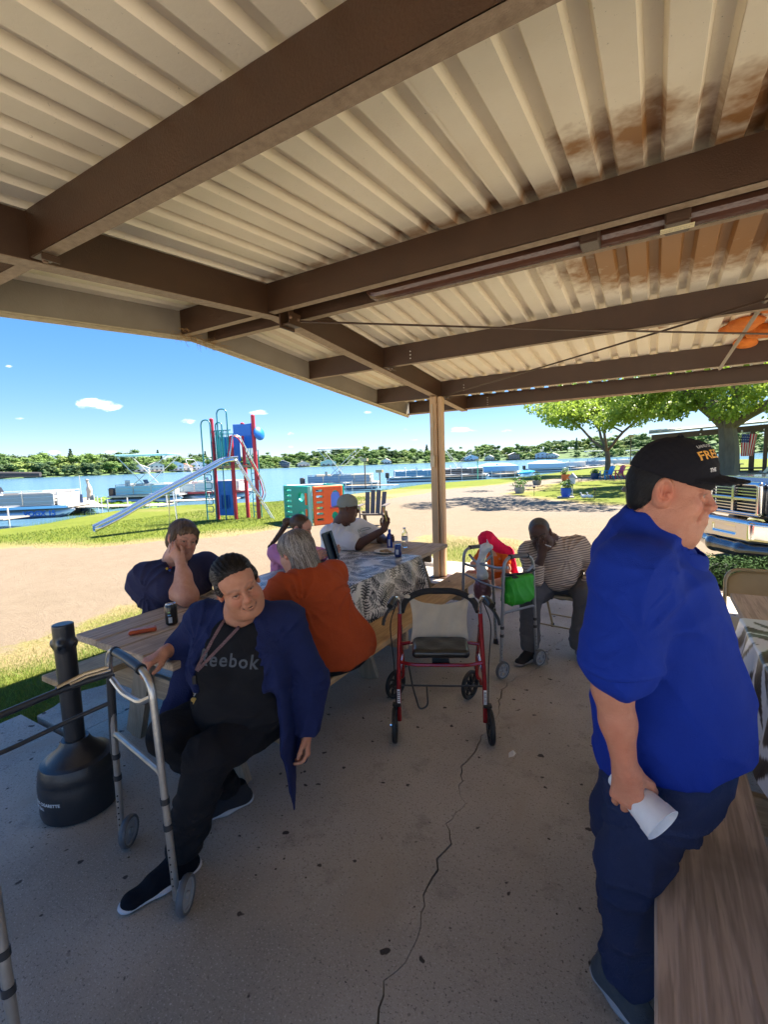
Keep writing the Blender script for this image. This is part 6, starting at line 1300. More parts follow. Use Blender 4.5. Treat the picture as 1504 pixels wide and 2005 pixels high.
# ---------------------------------------------------------------- girl in pink with a ponytail, tablet in hand
def girl_pink():
    skin = (.70, .38, .27); P = Person('girl in pink top with brown ponytail holding a tablet across the table', (-2.90, 3.10, 0), skin)
    H = Head((-2.76, 3.185, 1.06), (.86, .26, -.36), (.35, .05, 1), .95); S = P.S; sculpt_head(S, H, skin, fat=0, female=True, lips=(.52, .22, .2), brow=(.12, .07, .04))
    nk = np.array([-2.84, 3.14, .93]); ch = np.array([-2.90, 3.12, .77]); Ls, Rs = np.array([-2.86, 3.27, .86]), np.array([-2.88, 2.97, .86]); Re, Rw = np.array([-2.66, 2.90, .80]), np.array([-2.40, 2.90, .86]); Le, Lw = np.array([-2.62, 3.28, .80]), np.array([-2.40, 3.16, .87])
    S.cap(H(0, -.03, -.07), nk, .048, .055, .03); S.cap(nk, ch, .06, .09, .05); S.cap(ch, (-2.93, 3.12, .5), .09, .11, .05)
    for a, b, c in ((Ls, Le, Lw), (Rs, Re, Rw)): S.cap(a, b, .046, .038, .04); S.cap(b, c, .036, .025, .03)
    sculpt_hand(S, Rw, (.9, .1, .35), (0, 1, .1), (-.1, 0, 1), .85, (.4, .6, .4), (.5, .5), skin=skin); sculpt_hand(S, Lw, (.9, -.05, .3), (-.1, -1, .1), (-.1, 0, 1), .85, (.4, .6, .4), (.5, .5), skin=skin)
    P.box(H.c, .14, .004); P.box(Rw + [.05, 0, .02], .08, .0045); P.box(Lw + [.05, 0, .02], .08, .0045); P.body(.008, SK_LIGHT)
    Hs = SDF(); E = lambda c, r, k=.012, op='+': Hs.ell(H(*c), tuple(a * H.k for a in r), H.M, k, op)
    E((0, -.018, .038), (.083, .101, .087)); E((0, .085, -.035), (.085, .062, .10), .012, '-'); E((0, -.02, -.10), (.10, .08, .06), .02, '-'); Hs.cap(H(0, -.11, .03), H(0, -.16, .0), .026, .034, .015); tail = [H(0, -.145, 0), np.array([-2.95, 3.08, .98]), np.array([-2.98, 3.0, .90]), np.array([-2.96, 2.97, .84])]
    for i in range(3): Hs.cap(tail[i], tail[i + 1], .024 - .005 * i, .020 - .006 * i, .01)
    Hs.disp = lambda X, Y, Z: .0018 * np.sin(X * 280 + Y * 240 + 3 * np.sin(Z * 30)); V, F, C = Hs.mesh(.0045); ho = mesh_obj('hair', V, F, hair_mat('brown hair', (.055, .030, .02), (.11, .06, .04)), P.root, True)
    strands(Hs, V, lambda p: np.where(((p - H.c) @ H.f > -.11)[:, None], -H.f[None] + 0 * p, np.array([[-.25, -.35, -.9]]) + 0 * p), 1000, .09, .0011, mat('brown strand', (.12, .065, .04), .4), ho, 12, .0025, curl=.3)
    T = SDF(); T.cap((-2.94, 3.12, .47), (-2.91, 3.12, .76), .16, .135, .06, sq=((1, 0, 0), .85)); T.cap(Ls, Rs, .066, .066, .05); T.ell(ch + [.02, 0, .03], (.12, .16, .12), k=.05)
    for a, b, c in ((Ls, Le, Lw), (Rs, Re, Rw)): T.cap(a, b, .066, .056, .04); T.cap(b, b + (c - b) * .35, .055, .048, .03)
    T.cap(H(0, -.03, -.07), nk + [.01, 0, .0], .052, .062, .01, '-'); T.disp = mix(folds(.006, 18, 3.3, (.4, .4, .8)), radial((-2.86, 2.99, .84), (.5, -.9, 0), 6, .016, .14)); P.wear('top', T, fabric('pink jersey', (.72, .30, .52), (.60, .22, .42), 240, .4), .008)
    Q = SDF(); Q.ell((-2.93, 3.12, .49), (.15, .165, .08), k=.05)
    for y in (3.04, 3.22): Q.cap((-2.90, y, .49), (-2.54, y, .50), .07, .058, .04); Q.cap((-2.54, y, .50), (-2.50, y, .10), .055, .042, .03)
    P.wear('trousers', Q, fabric('grey leggings', (.10, .10, .12)), .009)
    for y in (3.04, 3.22): shoe(P, (-2.52, y, .002), (-2.30, y, .002), .04, .075, (.3, .3, .32), (.5, .5, .5))
    t = thing('tablet', 'black tablet in dark blue case held upright above the palm cloth', 'tablet', (-2.31, 3.0, .84)); M = Matrix.Translation((-2.315, 3.03, .945)) @ Matrix.Rotation(R(12), 4, 'Z') @ Matrix.Rotation(R(-16), 4, 'Y')
    MB(M).box((.006, 0, 0), (.010, .185, .245), ch=.004).build('case', mat('navy case', (.02, .035, .06), .5), t); MB(M).box((-.0035, 0, 0), (.008, .175, .235), ch=.003).build('tablet_body', M_BLK, t); MB(M).box((-.0082, 0, 0), (.0008, .155, .21)).build('screen', mat('tablet screen', (.01, .01, .012), .08, coat=1), t)
    MB(M).box((.018, .04, -.01), (.012, .10, .235), Matrix.Rotation(R(24), 4, 'Z'), ch=.003).build('case_flap', mat('blue grey case', (.045, .075, .11), .5), t)
girl_pink()
# ---------------------------------------------------------------- man in white T-shirt and backward grey cap
def man_white():
    skin = (.12, .052, .032); P = Person('man in white T-shirt and backward grey cap holding up a phone', (-2.95, 4.05, 0), skin)
    H = Head((-2.80, 4.0, 1.155), (.80, .58, -.12), (.12, .08, 1), 1.05); S = P.S; sculpt_head(S, H, skin, fat=.8, lips=(.12, .045, .04), brow=(.01, .008, .007))
    S.col([H(0, .08, -.09), H(.05, .03, -.08), H(-.05, .03, -.08)], .02, (.012, .010, .009), .012, .85)
    nk = np.array([-2.89, 3.99, .99]); ch = np.array([-2.93, 4.03, .80]); Ns, Ne, Nw = np.array([-2.90, 3.80, .90]), np.array([-2.58, 3.83, .80]), np.array([-2.33, 3.955, .955]); Fs, Fe, Fw = np.array([-2.84, 4.27, .91]), np.array([-2.58, 4.28, .80]), np.array([-2.36, 4.06, .82])
    S.cap(H(0, -.03, -.07), nk, .066, .074, .03); S.cap(nk, ch, .08, .13, .05); S.cap(ch, (-2.96, 4.05, .5), .13, .15, .05); S.cap(ch, Ns, .1, .07, .05); S.cap(ch, Fs, .1, .07, .05)
    for a, b, c in ((Ns, Ne, Nw), (Fs, Fe, Fw)): S.cap(a, b, .066, .055, .04); S.cap(b, c, .053, .031, .03)
    sculpt_hand(S, Nw, (.30, .02, .95), (-.4, .3, .2), (-.8, -.3, .2), .98, (.35, .55, .4), (.6, .5), skin=skin); sculpt_hand(S, Fw, (.75, -.2, .3), (-.2, -1, 0), (-.2, .1, 1), .95, (.6, .7, .5), (.6, .6), skin=skin)
    P.box(H.c, .16, .004); P.box(Nw + [.03, 0, .07], .10, .0045); P.box(Fw + [.05, 0, .03], .09, .005); P.body(.009, SK_DARK)
    Cp = SDF(); E = lambda c, r, k=.01, op='+': Cp.ell(H(*c), tuple(a * H.k for a in r), H.M, k, op)
    E((0, -.008, .046), (.089, .108, .098)); Cp.box(H(0, 0, -.055), (.3, .3, .075), np.stack([H.r, nrm(H.f + H.u * .18), nrm(H.u - H.f * .18)]), .002, .004, '-'); Cp.cap(H(0, -.09, .022), H(0, -.125, .005), .058, .05, .006, sq=(tuple(nrm(H.u - H.f * .35)), .10)); E((0, .115, .055), (.035, .03, .024), .004, '-')
    V, F, C = Cp.mesh(.0045); mesh_obj('cap', V, F, fabric('sage grey twill', (.26, .28, .26), (.22, .24, .225), 400, .3), P.root, True)
    mg = mat('black frame', (.01, .01, .01), .3); gl = MB(); gl.tube([H(.083, .02, .012), H(.075, .075, .012), H(.055, .098, .012), H(0, .108, .008), H(-.055, .098, .012), H(-.083, .02, .012)], .0035, 6); gl.build('glasses', mg, P.root, True)
    T = SDF(); T.cap((-2.98, 4.04, .48), (-2.95, 4.03, .78), .24, .205, .09, sq=((1, 0, 0), .9)); T.ell((-2.87, 4.05, .66), (.19, .22, .19), k=.08); T.ell(ch + [0, 0, .03], (.175, .235, .15), k=.06); T.cap(Ns, Fs, .09, .09, .05); T.cap(Ns, Ns + (Ne - Ns) * .78, .098, .100, .04); T.cap(Fs, Fs + (Fe - Fs) * .75, .095, .095, .04); T.cap(H(0, -.03, -.07), nk + [.02, 0, .0], .072, .082, .01, '-')
    T.disp = mix(folds(.008, 15, 4.1, (.5, .3, .8)), radial((-2.84, 3.84, .85), (.4, -.9, 0), 7, .024, .22), rings((.62, .56), .012, .014)); so = P.wear('shirt', T, fabric('white cotton', (.78, .78, .80), (.72, .72, .75), 260, .4), .009)
    lettering('Lake Life', .032, np.array([-2.80, 4.14, .87]), nrm([-.55, .83, 0]), (0, 0, 1), mat('teal print', (.05, .16, .18), .6), so, T.proj, .003) if False else None
    MB().tube([T.proj(np.array([[-2.80, 4.13 + .035 * math.cos(a) * 1.0, .875 + .018 * math.sin(2 * a)]]), np.array([.8, .3, .3]), .004)[0] for a in np.linspace(0, 6.28, 20)], .0022, 4).build('chest_print', mat('teal print', (.05, .16, .18), .6), so)
    Q = SDF(); Q.ell((-2.95, 4.05, .50), (.20, .23, .10), k=.05)
    for y in (3.93, 4.18): Q.cap((-2.90, y, .50), (-2.50, y, .50), .10, .08, .04); Q.cap((-2.50, y, .50), (-2.46, y, .10), .08, .06, .03)
    P.wear('shorts', Q, fabric('grey sweat cloth', (.10, .10, .11)), .010)
    for y in (3.93, 4.18): shoe(P, (-2.50, y, .002), (-2.24, y, .002), .048, .08, (.04, .04, .045), (.4, .4, .4))
    t = thing('phone', 'phone in a yellow case held up by the man in the white T-shirt', 'phone', (-2.30, 3.955, 1.06)); M = Matrix.Translation((-2.315, 3.945, 1.115)) @ Matrix.Rotation(R(38), 4, 'Z') @ Matrix.Rotation(R(-8), 4, 'Y')
    MB(M).box((0, 0, 0), (.011, .078, .155), ch=.003).build('case', mat('yellow case', (.42, .36, .10), .4), t); MB(M).box((-.006, 0, 0), (.001, .070, .146)).build('screen', mat('tablet screen', (.01, .01, .012), .08, coat=1), t)
man_white()
# ---------------------------------------------------------------- child in orange with a bright pink towel over the head
def child():
    skin = (.62, .30, .19); P = Person('child in orange T-shirt sitting on the slab edge with a pink towel over the head', (-1.80, 5.80, 0), skin)
    H = Head((-1.86, 5.76, .555), (-.25, -.90, -.35), (-.1, -.3, 1), .86); S = P.S; sculpt_head(S, H, skin, female=True); nk = np.array([-1.815, 5.82, .455]); ch = np.array([-1.78, 5.87, .33])
    S.cap(H(0, -.03, -.07), nk, .042, .05, .03); S.cap(nk, ch, .05, .085, .04); S.cap(ch, (-1.75, 5.92, .10), .085, .10, .05); Rs, Re, Rw, Ls, Le, Lw = [np.array(p) for p in ((-1.93, 5.80, .40), (-2.03, 5.72, .25), (-1.93, 5.62, .20), (-1.65, 5.90, .40), (-1.58, 5.76, .22), (-1.78, 5.63, .21))]
    for a, b, c in ((Rs, Re, Rw), (Ls, Le, Lw)): S.cap(a, b, .04, .034, .04); S.cap(b, c, .034, .024, .03)
    sculpt_hand(S, Rw, (1, -.2, -.2), (0, 0, -1), (0, .5, .5), .75, (.4, .5, .4), skin=skin); sculpt_hand(S, Lw, (-1, -.2, -.2), (0, 0, -1), (0, .5, .5), .75, (.4, .5, .4), skin=skin)
    # crossed legs
    S.cap((-1.84, 5.88, .09), (-2.06, 5.66, .12), .075, .06, .03); S.cap((-2.06, 5.66, .12), (-1.80, 5.58, .06), .055, .04, .02); S.cap((-1.66, 5.90, .09), (-1.50, 5.66, .12), .075, .06, .03); S.cap((-1.50, 5.66, .12), (-1.76, 5.54, .06), .055, .04, .02)
    S.cap((-1.80, 5.58, .05), (-1.70, 5.54, .035), .035, .03, .02); S.cap((-1.76, 5.54, .05), (-1.88, 5.52, .035), .035, .03, .02); S.ell((-1.75, 5.92, .09), (.14, .11, .085), k=.04); P.box(H.c, .13, .004); P.body(.008, SK_LIGHT)
    T = SDF(); T.cap((-1.75, 5.92, .10), (-1.79, 5.87, .32), .125, .105, .05); T.cap(Rs, Ls, .058, .058, .04); T.cap(Rs, Rs + (Re - Rs) * .6, .058, .054, .03); T.cap(Ls, Ls + (Le - Ls) * .6, .058, .054, .03); T.cap(H(0, -.03, -.07), nk, .045, .055, .01, '-'); T.disp = folds(.006, 20, 1.4); P.wear('shirt', T, fabric('orange jersey', (.80, .16, .02), (.70, .12, .015), 240, .4), .008)
    W = SDF(); E = lambda c, r, k=.02, op='+': W.ell(H(*c), tuple(a * H.k for a in r), H.M, k, op)
    E((0, -.02, .045), (.098, .118, .098)); W.cap(H(.0, -.05, .02), (-1.72, 5.95, .36), .098, .085, .04); W.cap(H(.04, -.03, .03), (-1.60, 5.90, .40), .085, .065, .04); W.cap((-1.60, 5.90, .40), (-1.52, 5.87, .12), .065, .075, .04, sq=((.6, .8, 0), .5)); W.cap((-1.68, 5.98, .36), (-1.64, 6.0, .1), .08, .09, .04, sq=((0, 1, 0), .5)); W.cap(H(0, .07, .045), H(.03, .075, -.04), .062, .05, .03, sq=(tuple(H.f), .4)); E((-.075, .10, -.035), (.05, .06, .08), .01, '-'); W.cap(H(0, -.0, -.06), H(0, .12, -.14), .055, .07, .01, '-')
    W.disp = folds(.009, 22, 2.4, (.9, .4, .1)); P.wear('towel', W, fabric('hot pink towelling', (.85, .015, .09), (.75, .01, .06), 160, .7), .0065)
    M = Matrix.Translation(H(-.070, .085, .03)) @ Matrix.Rotation(R(-28), 4, 'Y'); 
    MB(M).box((0, 0, 0), (.006, .062, .092), Matrix.Rotation(R(65), 4, 'Z'), ch=.002).build('white_panel', mat('white cloth panel', (.62, .64, .70), .6), P.root)
child()
# ---------------------------------------------------------------- man in striped sweater on the folding chair
def man_striped():
    skin = (.10, .044, .028); P = Person('man in striped sweater sitting on a folding chair with his hand at his mouth', (-.68, 4.18, 0), skin)
    H = Head((-.805, 3.93, .985), (.12, -.92, -.20), (-.25, -.35, 1), 1.03); S = P.S; sculpt_head(S, H, skin, fat=.4, old=1, lips=(.08, .03, .028), brow=(.012, .01, .01))
    nk = np.array([-.75, 4.06, .90]); ch = np.array([-.715, 4.12, .74]); Rs, Re, Rw = np.array([-.92, 4.03, .805]), np.array([-.83, 3.80, .64]), np.array([-.765, 3.80, .83]); Ls, Le, Lw = np.array([-.55, 4.21, .85]), np.array([-.40, 4.22, .68]), np.array([-.46, 4.02, .565])
    S.cap(H(0, -.03, -.07), nk, .062, .07, .03); S.cap(nk, ch, .07, .12, .05); S.cap(ch, (-.68, 4.25, .50), .12, .15, .05)
    for a, b, c in ((Rs, Re, Rw), (Ls, Le, Lw)): S.cap(a, b, .058, .050, .04); S.cap(b, c, .048, .031, .03)
    sculpt_hand(S, Rw, (.12, -.15, 1), (0, .9, .2), (-.5, .2, 0), .98, (.9, 1.0, .6), (.5, .6), skin=skin); sculpt_hand(S, Lw, (.1, -.75, -.55), (0, -.5, -.9), (-1, 0, 0), .98, (.3, .35, .3), skin=skin)
    P.box(H.c, .155, .004); P.box(Rw + [0, 0, .07], .09, .0045); P.box(Lw + [0, -.06, -.04], .10, .0045); P.body(.0085, SK_DARK)
    Hs = SDF(); E = lambda c, r, k=.012, op='+': Hs.ell(H(*c), tuple(a * H.k for a in r), H.M, k, op)
    E((0, -.022, .042), (.083, .100, .088)); E((0, -.06, -.01), (.070, .05, .06)); E((0, .100, .004), (.085, .062, .080), .012, '-'); E((0, .02, -.08), (.12, .075, .06), .012, '-'); Hs.disp = lambda X, Y, Z: .0022 * np.sin(X * 420) * np.sin(Y * 390) * np.sin(Z * 400)
    V, F, C = Hs.mesh(.004); mesh_obj('hair', V, F, hair_mat('cropped grey hair', (.018, .017, .018), (.11, .11, .115)), P.root, True)
    T = SDF(); T.cap((-.69, 4.26, .48), (-.72, 4.13, .74), .20, .175, .08, sq=((0, 1, 0), .95)); T.ell((-.735, 4.06, .60), (.195, .16, .155), k=.07); T.ell(ch + [0, 0, .02], (.20, .15, .15), k=.06); T.cap(Rs, Ls, .086, .086, .05); T.cap(nk + [0, .0, -.04], nk + [0, 0, .0], .105, .085, .03)
    T.cap(Rs, Re, .088, .070, .04); T.cap(Re, Re + (Rw - Re) * .42, .068, .055, .03); T.cap(Ls, Le, .088, .068, .04); T.cap(Le, Le + (Lw - Le) * .85, .066, .048, .03); T.cap(H(0, -.03, -.06), nk + [0, -.02, .0], .066, .076, .01, '-'); T.box((-.7, 4.2, .29), (.4, .4, .215), None, .004, .03, '-'); T.disp = mix(folds(.006, 14, 5.2, (.3, .3, .9)), radial((-.60, 4.14, .80), (0, -1, 0), 7, .020, .20), radial((-.90, 3.98, .78), (0, -1, 0), 6, .018, .16), rings((.66, .61, .565), .012, .012))
    m = fabric('striped knit', (1, 1, 1), None, 260, .4); N, L = nodes_of(m); b = N['Principled BSDF']; tc = N.new('ShaderNodeTexCoord'); sp = N.new('ShaderNodeSeparateXYZ'); L.new(tc.outputs['Object'], sp.inputs[0])
    nz = N.new('ShaderNodeTexNoise'); nz.inputs['Scale'].default_value = 3.0; L.new(tc.outputs['Object'], nz.inputs['Vector']); k1 = N.new('ShaderNodeMath'); k1.operation = 'MULTIPLY_ADD'; L.new(nz.outputs['Fac'], k1.inputs[0]); k1.inputs[1].default_value = .05; L.new(sp.outputs['Z'], k1.inputs[2])
    k0 = N.new('ShaderNodeMath'); k0.operation = 'MULTIPLY_ADD'; L.new(sp.outputs['X'], k0.inputs[0]); k0.inputs[1].default_value = -.22; L.new(k1.outputs[0], k0.inputs[2]); k2 = N.new('ShaderNodeMath'); k2.operation = 'MULTIPLY'; L.new(k0.outputs[0], k2.inputs[0]); k2.inputs[1].default_value = 330; k3 = N.new('ShaderNodeMath'); k3.operation = 'SINE'; L.new(k2.outputs[0], k3.inputs[0])
    mr = N.new('ShaderNodeMapRange'); mr.inputs['From Min'].default_value = .1; mr.inputs['From Max'].default_value = .6; L.new(k3.outputs[0], mr.inputs['Value']); mx = N.new('ShaderNodeMixRGB'); L.new(mr.outputs['Result'], mx.inputs['Fac']); mx.inputs['Color1'].default_value = (.58, .46, .37, 1); mx.inputs['Color2'].default_value = (.17, .125, .11, 1); L.new(mx.outputs['Color'], b.inputs['Base Color'])
    P.wear('sweater', T, m, .008)
    Q = SDF(); Q.ell((-.68, 4.24, .50), (.20, .19, .11), k=.05); k1_, a1_, k2_, a2_ = [np.array(p) for p in ((-.84, 3.72, .50), (-.83, 3.66, .12), (-.45, 3.93, .50), (-.49, 3.86, .12))]
    Q.cap((-.77, 4.20, .50), k1_, .115, .085, .05); Q.cap(k1_, a1_, .085, .072, .04); Q.cap((-.58, 4.24, .50), k2_, .115, .085, .05); Q.cap(k2_, a2_, .085, .072, .04)
    for a_ in (a1_, a2_): Q.box(a_ + [0, 0, -.075], (.10, .10, .03), None, .004, .01, '-')
    Q.disp = mix(folds(.007, 15, .9), radial((-.70, 4.0, .52), (0, 0, 1), 6, .018, .2), rings((.16, .20, .24, .30), .010, .012)); P.wear('trousers', Q, fabric('charcoal sweatpants', (.12, .12, .13), (.09, .09, .10), 260, .5), .008)
    shoe(P, (-.80, 3.72, .002), (-.885, 3.48, .002), .048, .08, (.03, .028, .03), (.30, .28, .28), acc=(.4, .03, .06)); shoe(P, (-.49, 3.93, .002), (-.40, 3.67, .002), .048, .08, (.12, .12, .13), (.42, .42, .44))
    t = thing('cigarette', 'lit cigarette between the fingers of the man in the striped sweater', 'cigarette', (-.70, 3.80, .90)); MB().tube([(-.745, 3.79, .925), (-.69, 3.765, .915)], .004, 8).build('cigarette_paper', mat('white paper', (.7, .7, .7), .8), t, True)
man_striped()

# ================================================================ vegetation
M_LEAF = mat('maple leaf', (.20, .31, .03), .5, 0, (.36, .46, .07), 1.1, .5, tr_leaf=.45); M_BARK = mat('grey bark', (.20, .17, .135), .9, 0, (.11, .09, .07), 7, .6, 1.0, 18, stretch=(1, 1, .3))
def leaf_cloud(centres, radii, n, size, rng, flat=.7):
    c = np.asarray(centres); r = np.asarray(radii); i = rng.randint(0, len(c), n); d = rng.normal(size=(n, 3)); d /= np.linalg.norm(d, axis=1, keepdims=True); p = c[i] + d * (r[i] * rng.uniform(.25, 1.0, n) ** .5)[:, None] * np.array([1, 1, flat])
    nr = d * .6 + rng.normal(size=(n, 3)) * .6 + np.array([0, 0, .5]); nr /= np.linalg.norm(nr, axis=1, keepdims=True); a = np.cross(nr, rng.normal(size=(n, 3))); a /= np.linalg.norm(a, axis=1, keepdims=True); b = np.cross(nr, a)
    s = (size * rng.uniform(.6, 1.35, n))[:, None]; V = np.stack([p - a * s * .5, p + b * s * .38, p + a * s * .55, p - b * s * .38], 1).reshape(-1, 3); F = np.arange(n * 4, dtype=np.int32).reshape(-1, 4); return V, F
def grow(rng, base, h0, trunk_r, levels, spread, h):
    """trunk with limbs: returns tubes and tip points"""
    tubes = []; tips = []
    def branch(p, d, L_, r, lv):
        P = [p]; q = p.copy(); dd = d.copy(); n = 5
        for k in range(n): dd = nrm(dd + rng.normal(size=3) * .10 + np.array([0, 0, .04])); q = q + dd * L_ / n; P.append(q.copy())
        tubes.append((P, [r * (1 - .45 * k / n) for k in range(n + 1)]))
        if lv == 0: tips.append(q); tips.append(P[3]); return
        m = 3 if lv > 1 else 4
        for k in range(m):
            a = rng.uniform(0, 6.28) + k * 2.1; t = rng.choice([3, 4, 5]); side = np.array([math.cos(a), math.sin(a), rng.uniform(.05, .5)]); branch(P[t], nrm(dd * .55 + side * spread), L_ * rng.uniform(.62, .8), r * .55, lv - 1)
        tips.append(q)
    branch(np.array(base, float), np.array([0, 0, 1.]), h0, trunk_r, 0 if levels == 0 else 1) if False else None
    P = [np.array(base) + np.array([.12 * math.sin(k * .8) * k / 5, .05 * k / 5, h0 * k / 5]) for k in range(6)]; tubes.append((P, [trunk_r * (1.35 if k == 0 else 1 - .05 * k) for k in range(6)]))
    m = 4
    for k in range(m): a = k * 6.28 / m + rng.uniform(-.4, .4); branch(P[5] - np.array([0, 0, .1]), nrm([math.cos(a) * spread, math.sin(a) * spread, .9]), h * rng.uniform(.35, .5), trunk_r * .55, levels)
    return tubes, np.array(tips)
def maple(label, base, h0, tr, h, seed, nleaf, lsize, extra=(), cr=1.0, spread=.75):
    rng = np.random.RandomState(seed); t = thing('shade_tree', label, 'tree', base); tubes, tips = grow(rng, base, h0, tr, 2, spread, h); mb = MB()
    for P, r in tubes: mb.tube(P, r, 7, cap=False)
    mb.build('trunk', M_BARK, t, True); c = np.concatenate([tips, np.array(extra)]) if len(extra) else tips; V, F = leaf_cloud(c, np.full(len(c), cr) * rng.uniform(.6, 1.2, len(c)), nleaf, lsize, rng)
    o = mesh_obj('crown', V, F, M_LEAF, t); o['kind'] = 'stuff'; return t
maple('young shade tree with pale green crown standing beside the adirondack chairs', (-3.55, 45.0, -.1), 2.2, .26, 9.0, 21, 25000, .24, [(-9.5 + i * 1.5, 44 + (i % 3), 6.3 + .7 * math.sin(i * 2.1)) for i in range(8)], 1.25, .95)
maple('large old shade tree with thick grey forking trunk behind the standing man', (3.25, 29.5, -.1), 3.0, .52, 10.0, 5, 60000, .17, [(-2.2 + (i * .73) % 9.5, 26.8 + (i * 1.37) % 4.5, 3.4 + (i * .61) % 2.0) for i in range(56)] + [(3.3 + r_ * math.cos(a_), 29 + r_ * math.sin(a_), 6.0 + 1.6 * math.sin(a_ * 3 + r_)) for r_ in (4, 6, 8, 9.5) for a_ in np.linspace(.2, 6.3, 15)] + [(-5.5 + (i * .79) % 7, 19.8 + (i * 1.13) % 4.2, 6.6 + (i * .37) % 1.8) for i in range(24)], .95, 1.0)
# far shore: land and individual trees in the belt
def far_land():
    A = [(math.sin(R(az)) * r, math.cos(R(az)) * r) for az, r in ((-86, 440), (-75, 395), (-69, 370), (-63, 362), (-59, 372), (-57.5, 405), (-55, 430), (-52, 450), (-48, 520), (-42, 540), (-36, 540), (-30, 550), (-24, 560), (-18, 560), (-12, 560), (-6, 545), (0, 510), (8, 450), (18, 390))]
    rows = [(0, -.7), (4, .2), (45, 5.0), (120, 9), (200, 7), (420, 3)]; P = []
    for i, (x, y) in enumerate(A):
        n = nrm([x, y]); az = math.degrees(math.atan2(x, y)); hill = .55 + .9 * math.exp(-((az + 29) / 7) ** 2) + 1.1 / (1 + math.exp(-(az + 12) / 3))
        for d, z in rows: P.append((x + n[0] * d, y + n[1] * d, z * hill if z > 1 else z))
    m = len(rows); F = [(i * m + j, i * m + j + 1, (i + 1) * m + j + 1, (i + 1) * m + j) for i in range(len(A) - 1) for j in range(m - 1)]
    tag(mesh_obj('far_shore', P, F, mat('wooded hillside', (.045, .085, .028), .95, 0, (.10, .16, .05), .09, .4, 1.0, .12), None, True), kind='structure'); return A, P, m
FA, FP, FM = far_land()
def belt_tree_mesh(seed, kind):
    rng = np.random.RandomState(seed); V = []; F = []; k = 0
    if kind == 'conifer':
        c = np.array([[0, 0, z] for z in np.linspace(.25, .98, 9)]); r = np.linspace(.20, .03, 9)
    else:
        n = 13; c = rng.normal(size=(n, 3)) * [.20, .20, .15] + [0, 0, .60]; r = rng.uniform(.11, .22, n); c = np.concatenate([c, [[0, 0, .62]], rng.normal(size=(5, 3)) * [.26, .26, .05] + [0, 0, .25]]); r = np.concatenate([r, [.27], np.full(5, .14)])
    v, f = leaf_cloud(c, r, 760, .062, rng, .9); V.append(v); F.append(f); 
    mb = MB(); mb.tube([(0, 0, 0), (.01, 0, .3), (0, .01, .6)], [.03, .022, .012], 5)
    for cc, rr in zip(c, r): mb.sphere(tuple(cc), rr * .62, 6)
    v2 = np.array(mb.v); V.append(v2); me = bpy.data.meshes.new('belt_tree')
    allv = np.concatenate(V); fs = [tuple(int(a) for a in q) for q in f] + [tuple(i + len(v) for i in q) for q in mb.f]; me.from_pydata([tuple(map(float, p)) for p in allv], [], fs); me.update(); return me
M_FT = [mat('belt foliage %d' % i, a, .8, 0, b, .22, .5, tr_leaf=.2) for i, (a, b) in enumerate((((.075, .145, .035), (.15, .24, .06)), ((.10, .18, .035), (.20, .30, .07)), ((.050, .095, .035), (.10, .16, .055)), ((.16, .22, .05), (.25, .32, .08))))]
def shore_point(s, back):
    s = s * (len(FA) - 1); i = min(len(FA) - 2, int(s)); t = s - i; a = np.array(FP[i * FM + 1]); b = np.array(FP[i * FM + 2]); c = np.array(FP[(i + 1) * FM + 1]); d = np.array(FP[(i + 1) * FM + 2]); p = a + (b - a) * back; q = c + (d - c) * back; return p + (q - p) * t
def far_trees():
    rng = np.random.RandomState(3); kinds = []
    for i in range(7):
        me = belt_tree_mesh(50 + i, 'conifer' if i == 6 else 'broad'); me.materials.append(M_FT[(0, 1, 2, 0, 3, 1, 2)[i]]); kinds.append(me)
    lab = {6: 'dark pointed evergreen rising in the tree belt across the lake', 4: 'yellow green leafy tree in the belt across the lake'}; n = 0
    for row, (back, cnt, hh) in enumerate(((0, 92, 8.5), (1, 92, 11.5), (2, 92, 13.5))):
        for j in range(cnt):
            az = -72 + 84 * (j + rng.uniform(.1, .9)) / cnt; dirv = np.array([math.sin(R(az)), math.cos(R(az))]); k = int(rng.choice(7, p=[.21, .21, .16, .15, .09, .14, .04]))
            i = max(1, min(len(FA) - 1, int(np.searchsorted([math.degrees(math.atan2(*a)) for a in FA], az)))); a0, a1 = math.degrees(math.atan2(*FA[i - 1])), math.degrees(math.atan2(*FA[i])); t_ = (az - a0) / (a1 - a0); r0 = math.hypot(*FA[i - 1]) * (1 - t_) + math.hypot(*FA[i]) * t_
            back_ = (rng.uniform(6, 18), rng.uniform(30, 60), rng.uniform(85, 120))[row]; zz = np.interp(back_, [4, 45, 120], [.2, FP[i * FM + 2][2], FP[i * FM + 3][2]]); p = np.array([*(dirv * (r0 + back_)), zz])
            if row == 0 and az > -60 and rng.rand() < .25: continue
            n += 1
            if n > 290: break
            o = bpy.data.objects.new('belt_tree', kinds[k]); COL.objects.link(o); h = hh * rng.uniform(.72, 1.22) * (1.15 if k == 6 else 1) * (1.12 if az < -60 else 1.0); w = h * rng.uniform(1.5, 2.1) * (.6 if k == 6 else 1); o.location = (p[0], p[1], p[2] - .6); o.scale = (w, w, h); o.rotation_euler = (0, 0, rng.uniform(0, 6.28))
            tag(o, lab.get(k, 'broad leafy green tree in the belt across the lake'), 'tree', 'trees along the far shore')
far_trees()

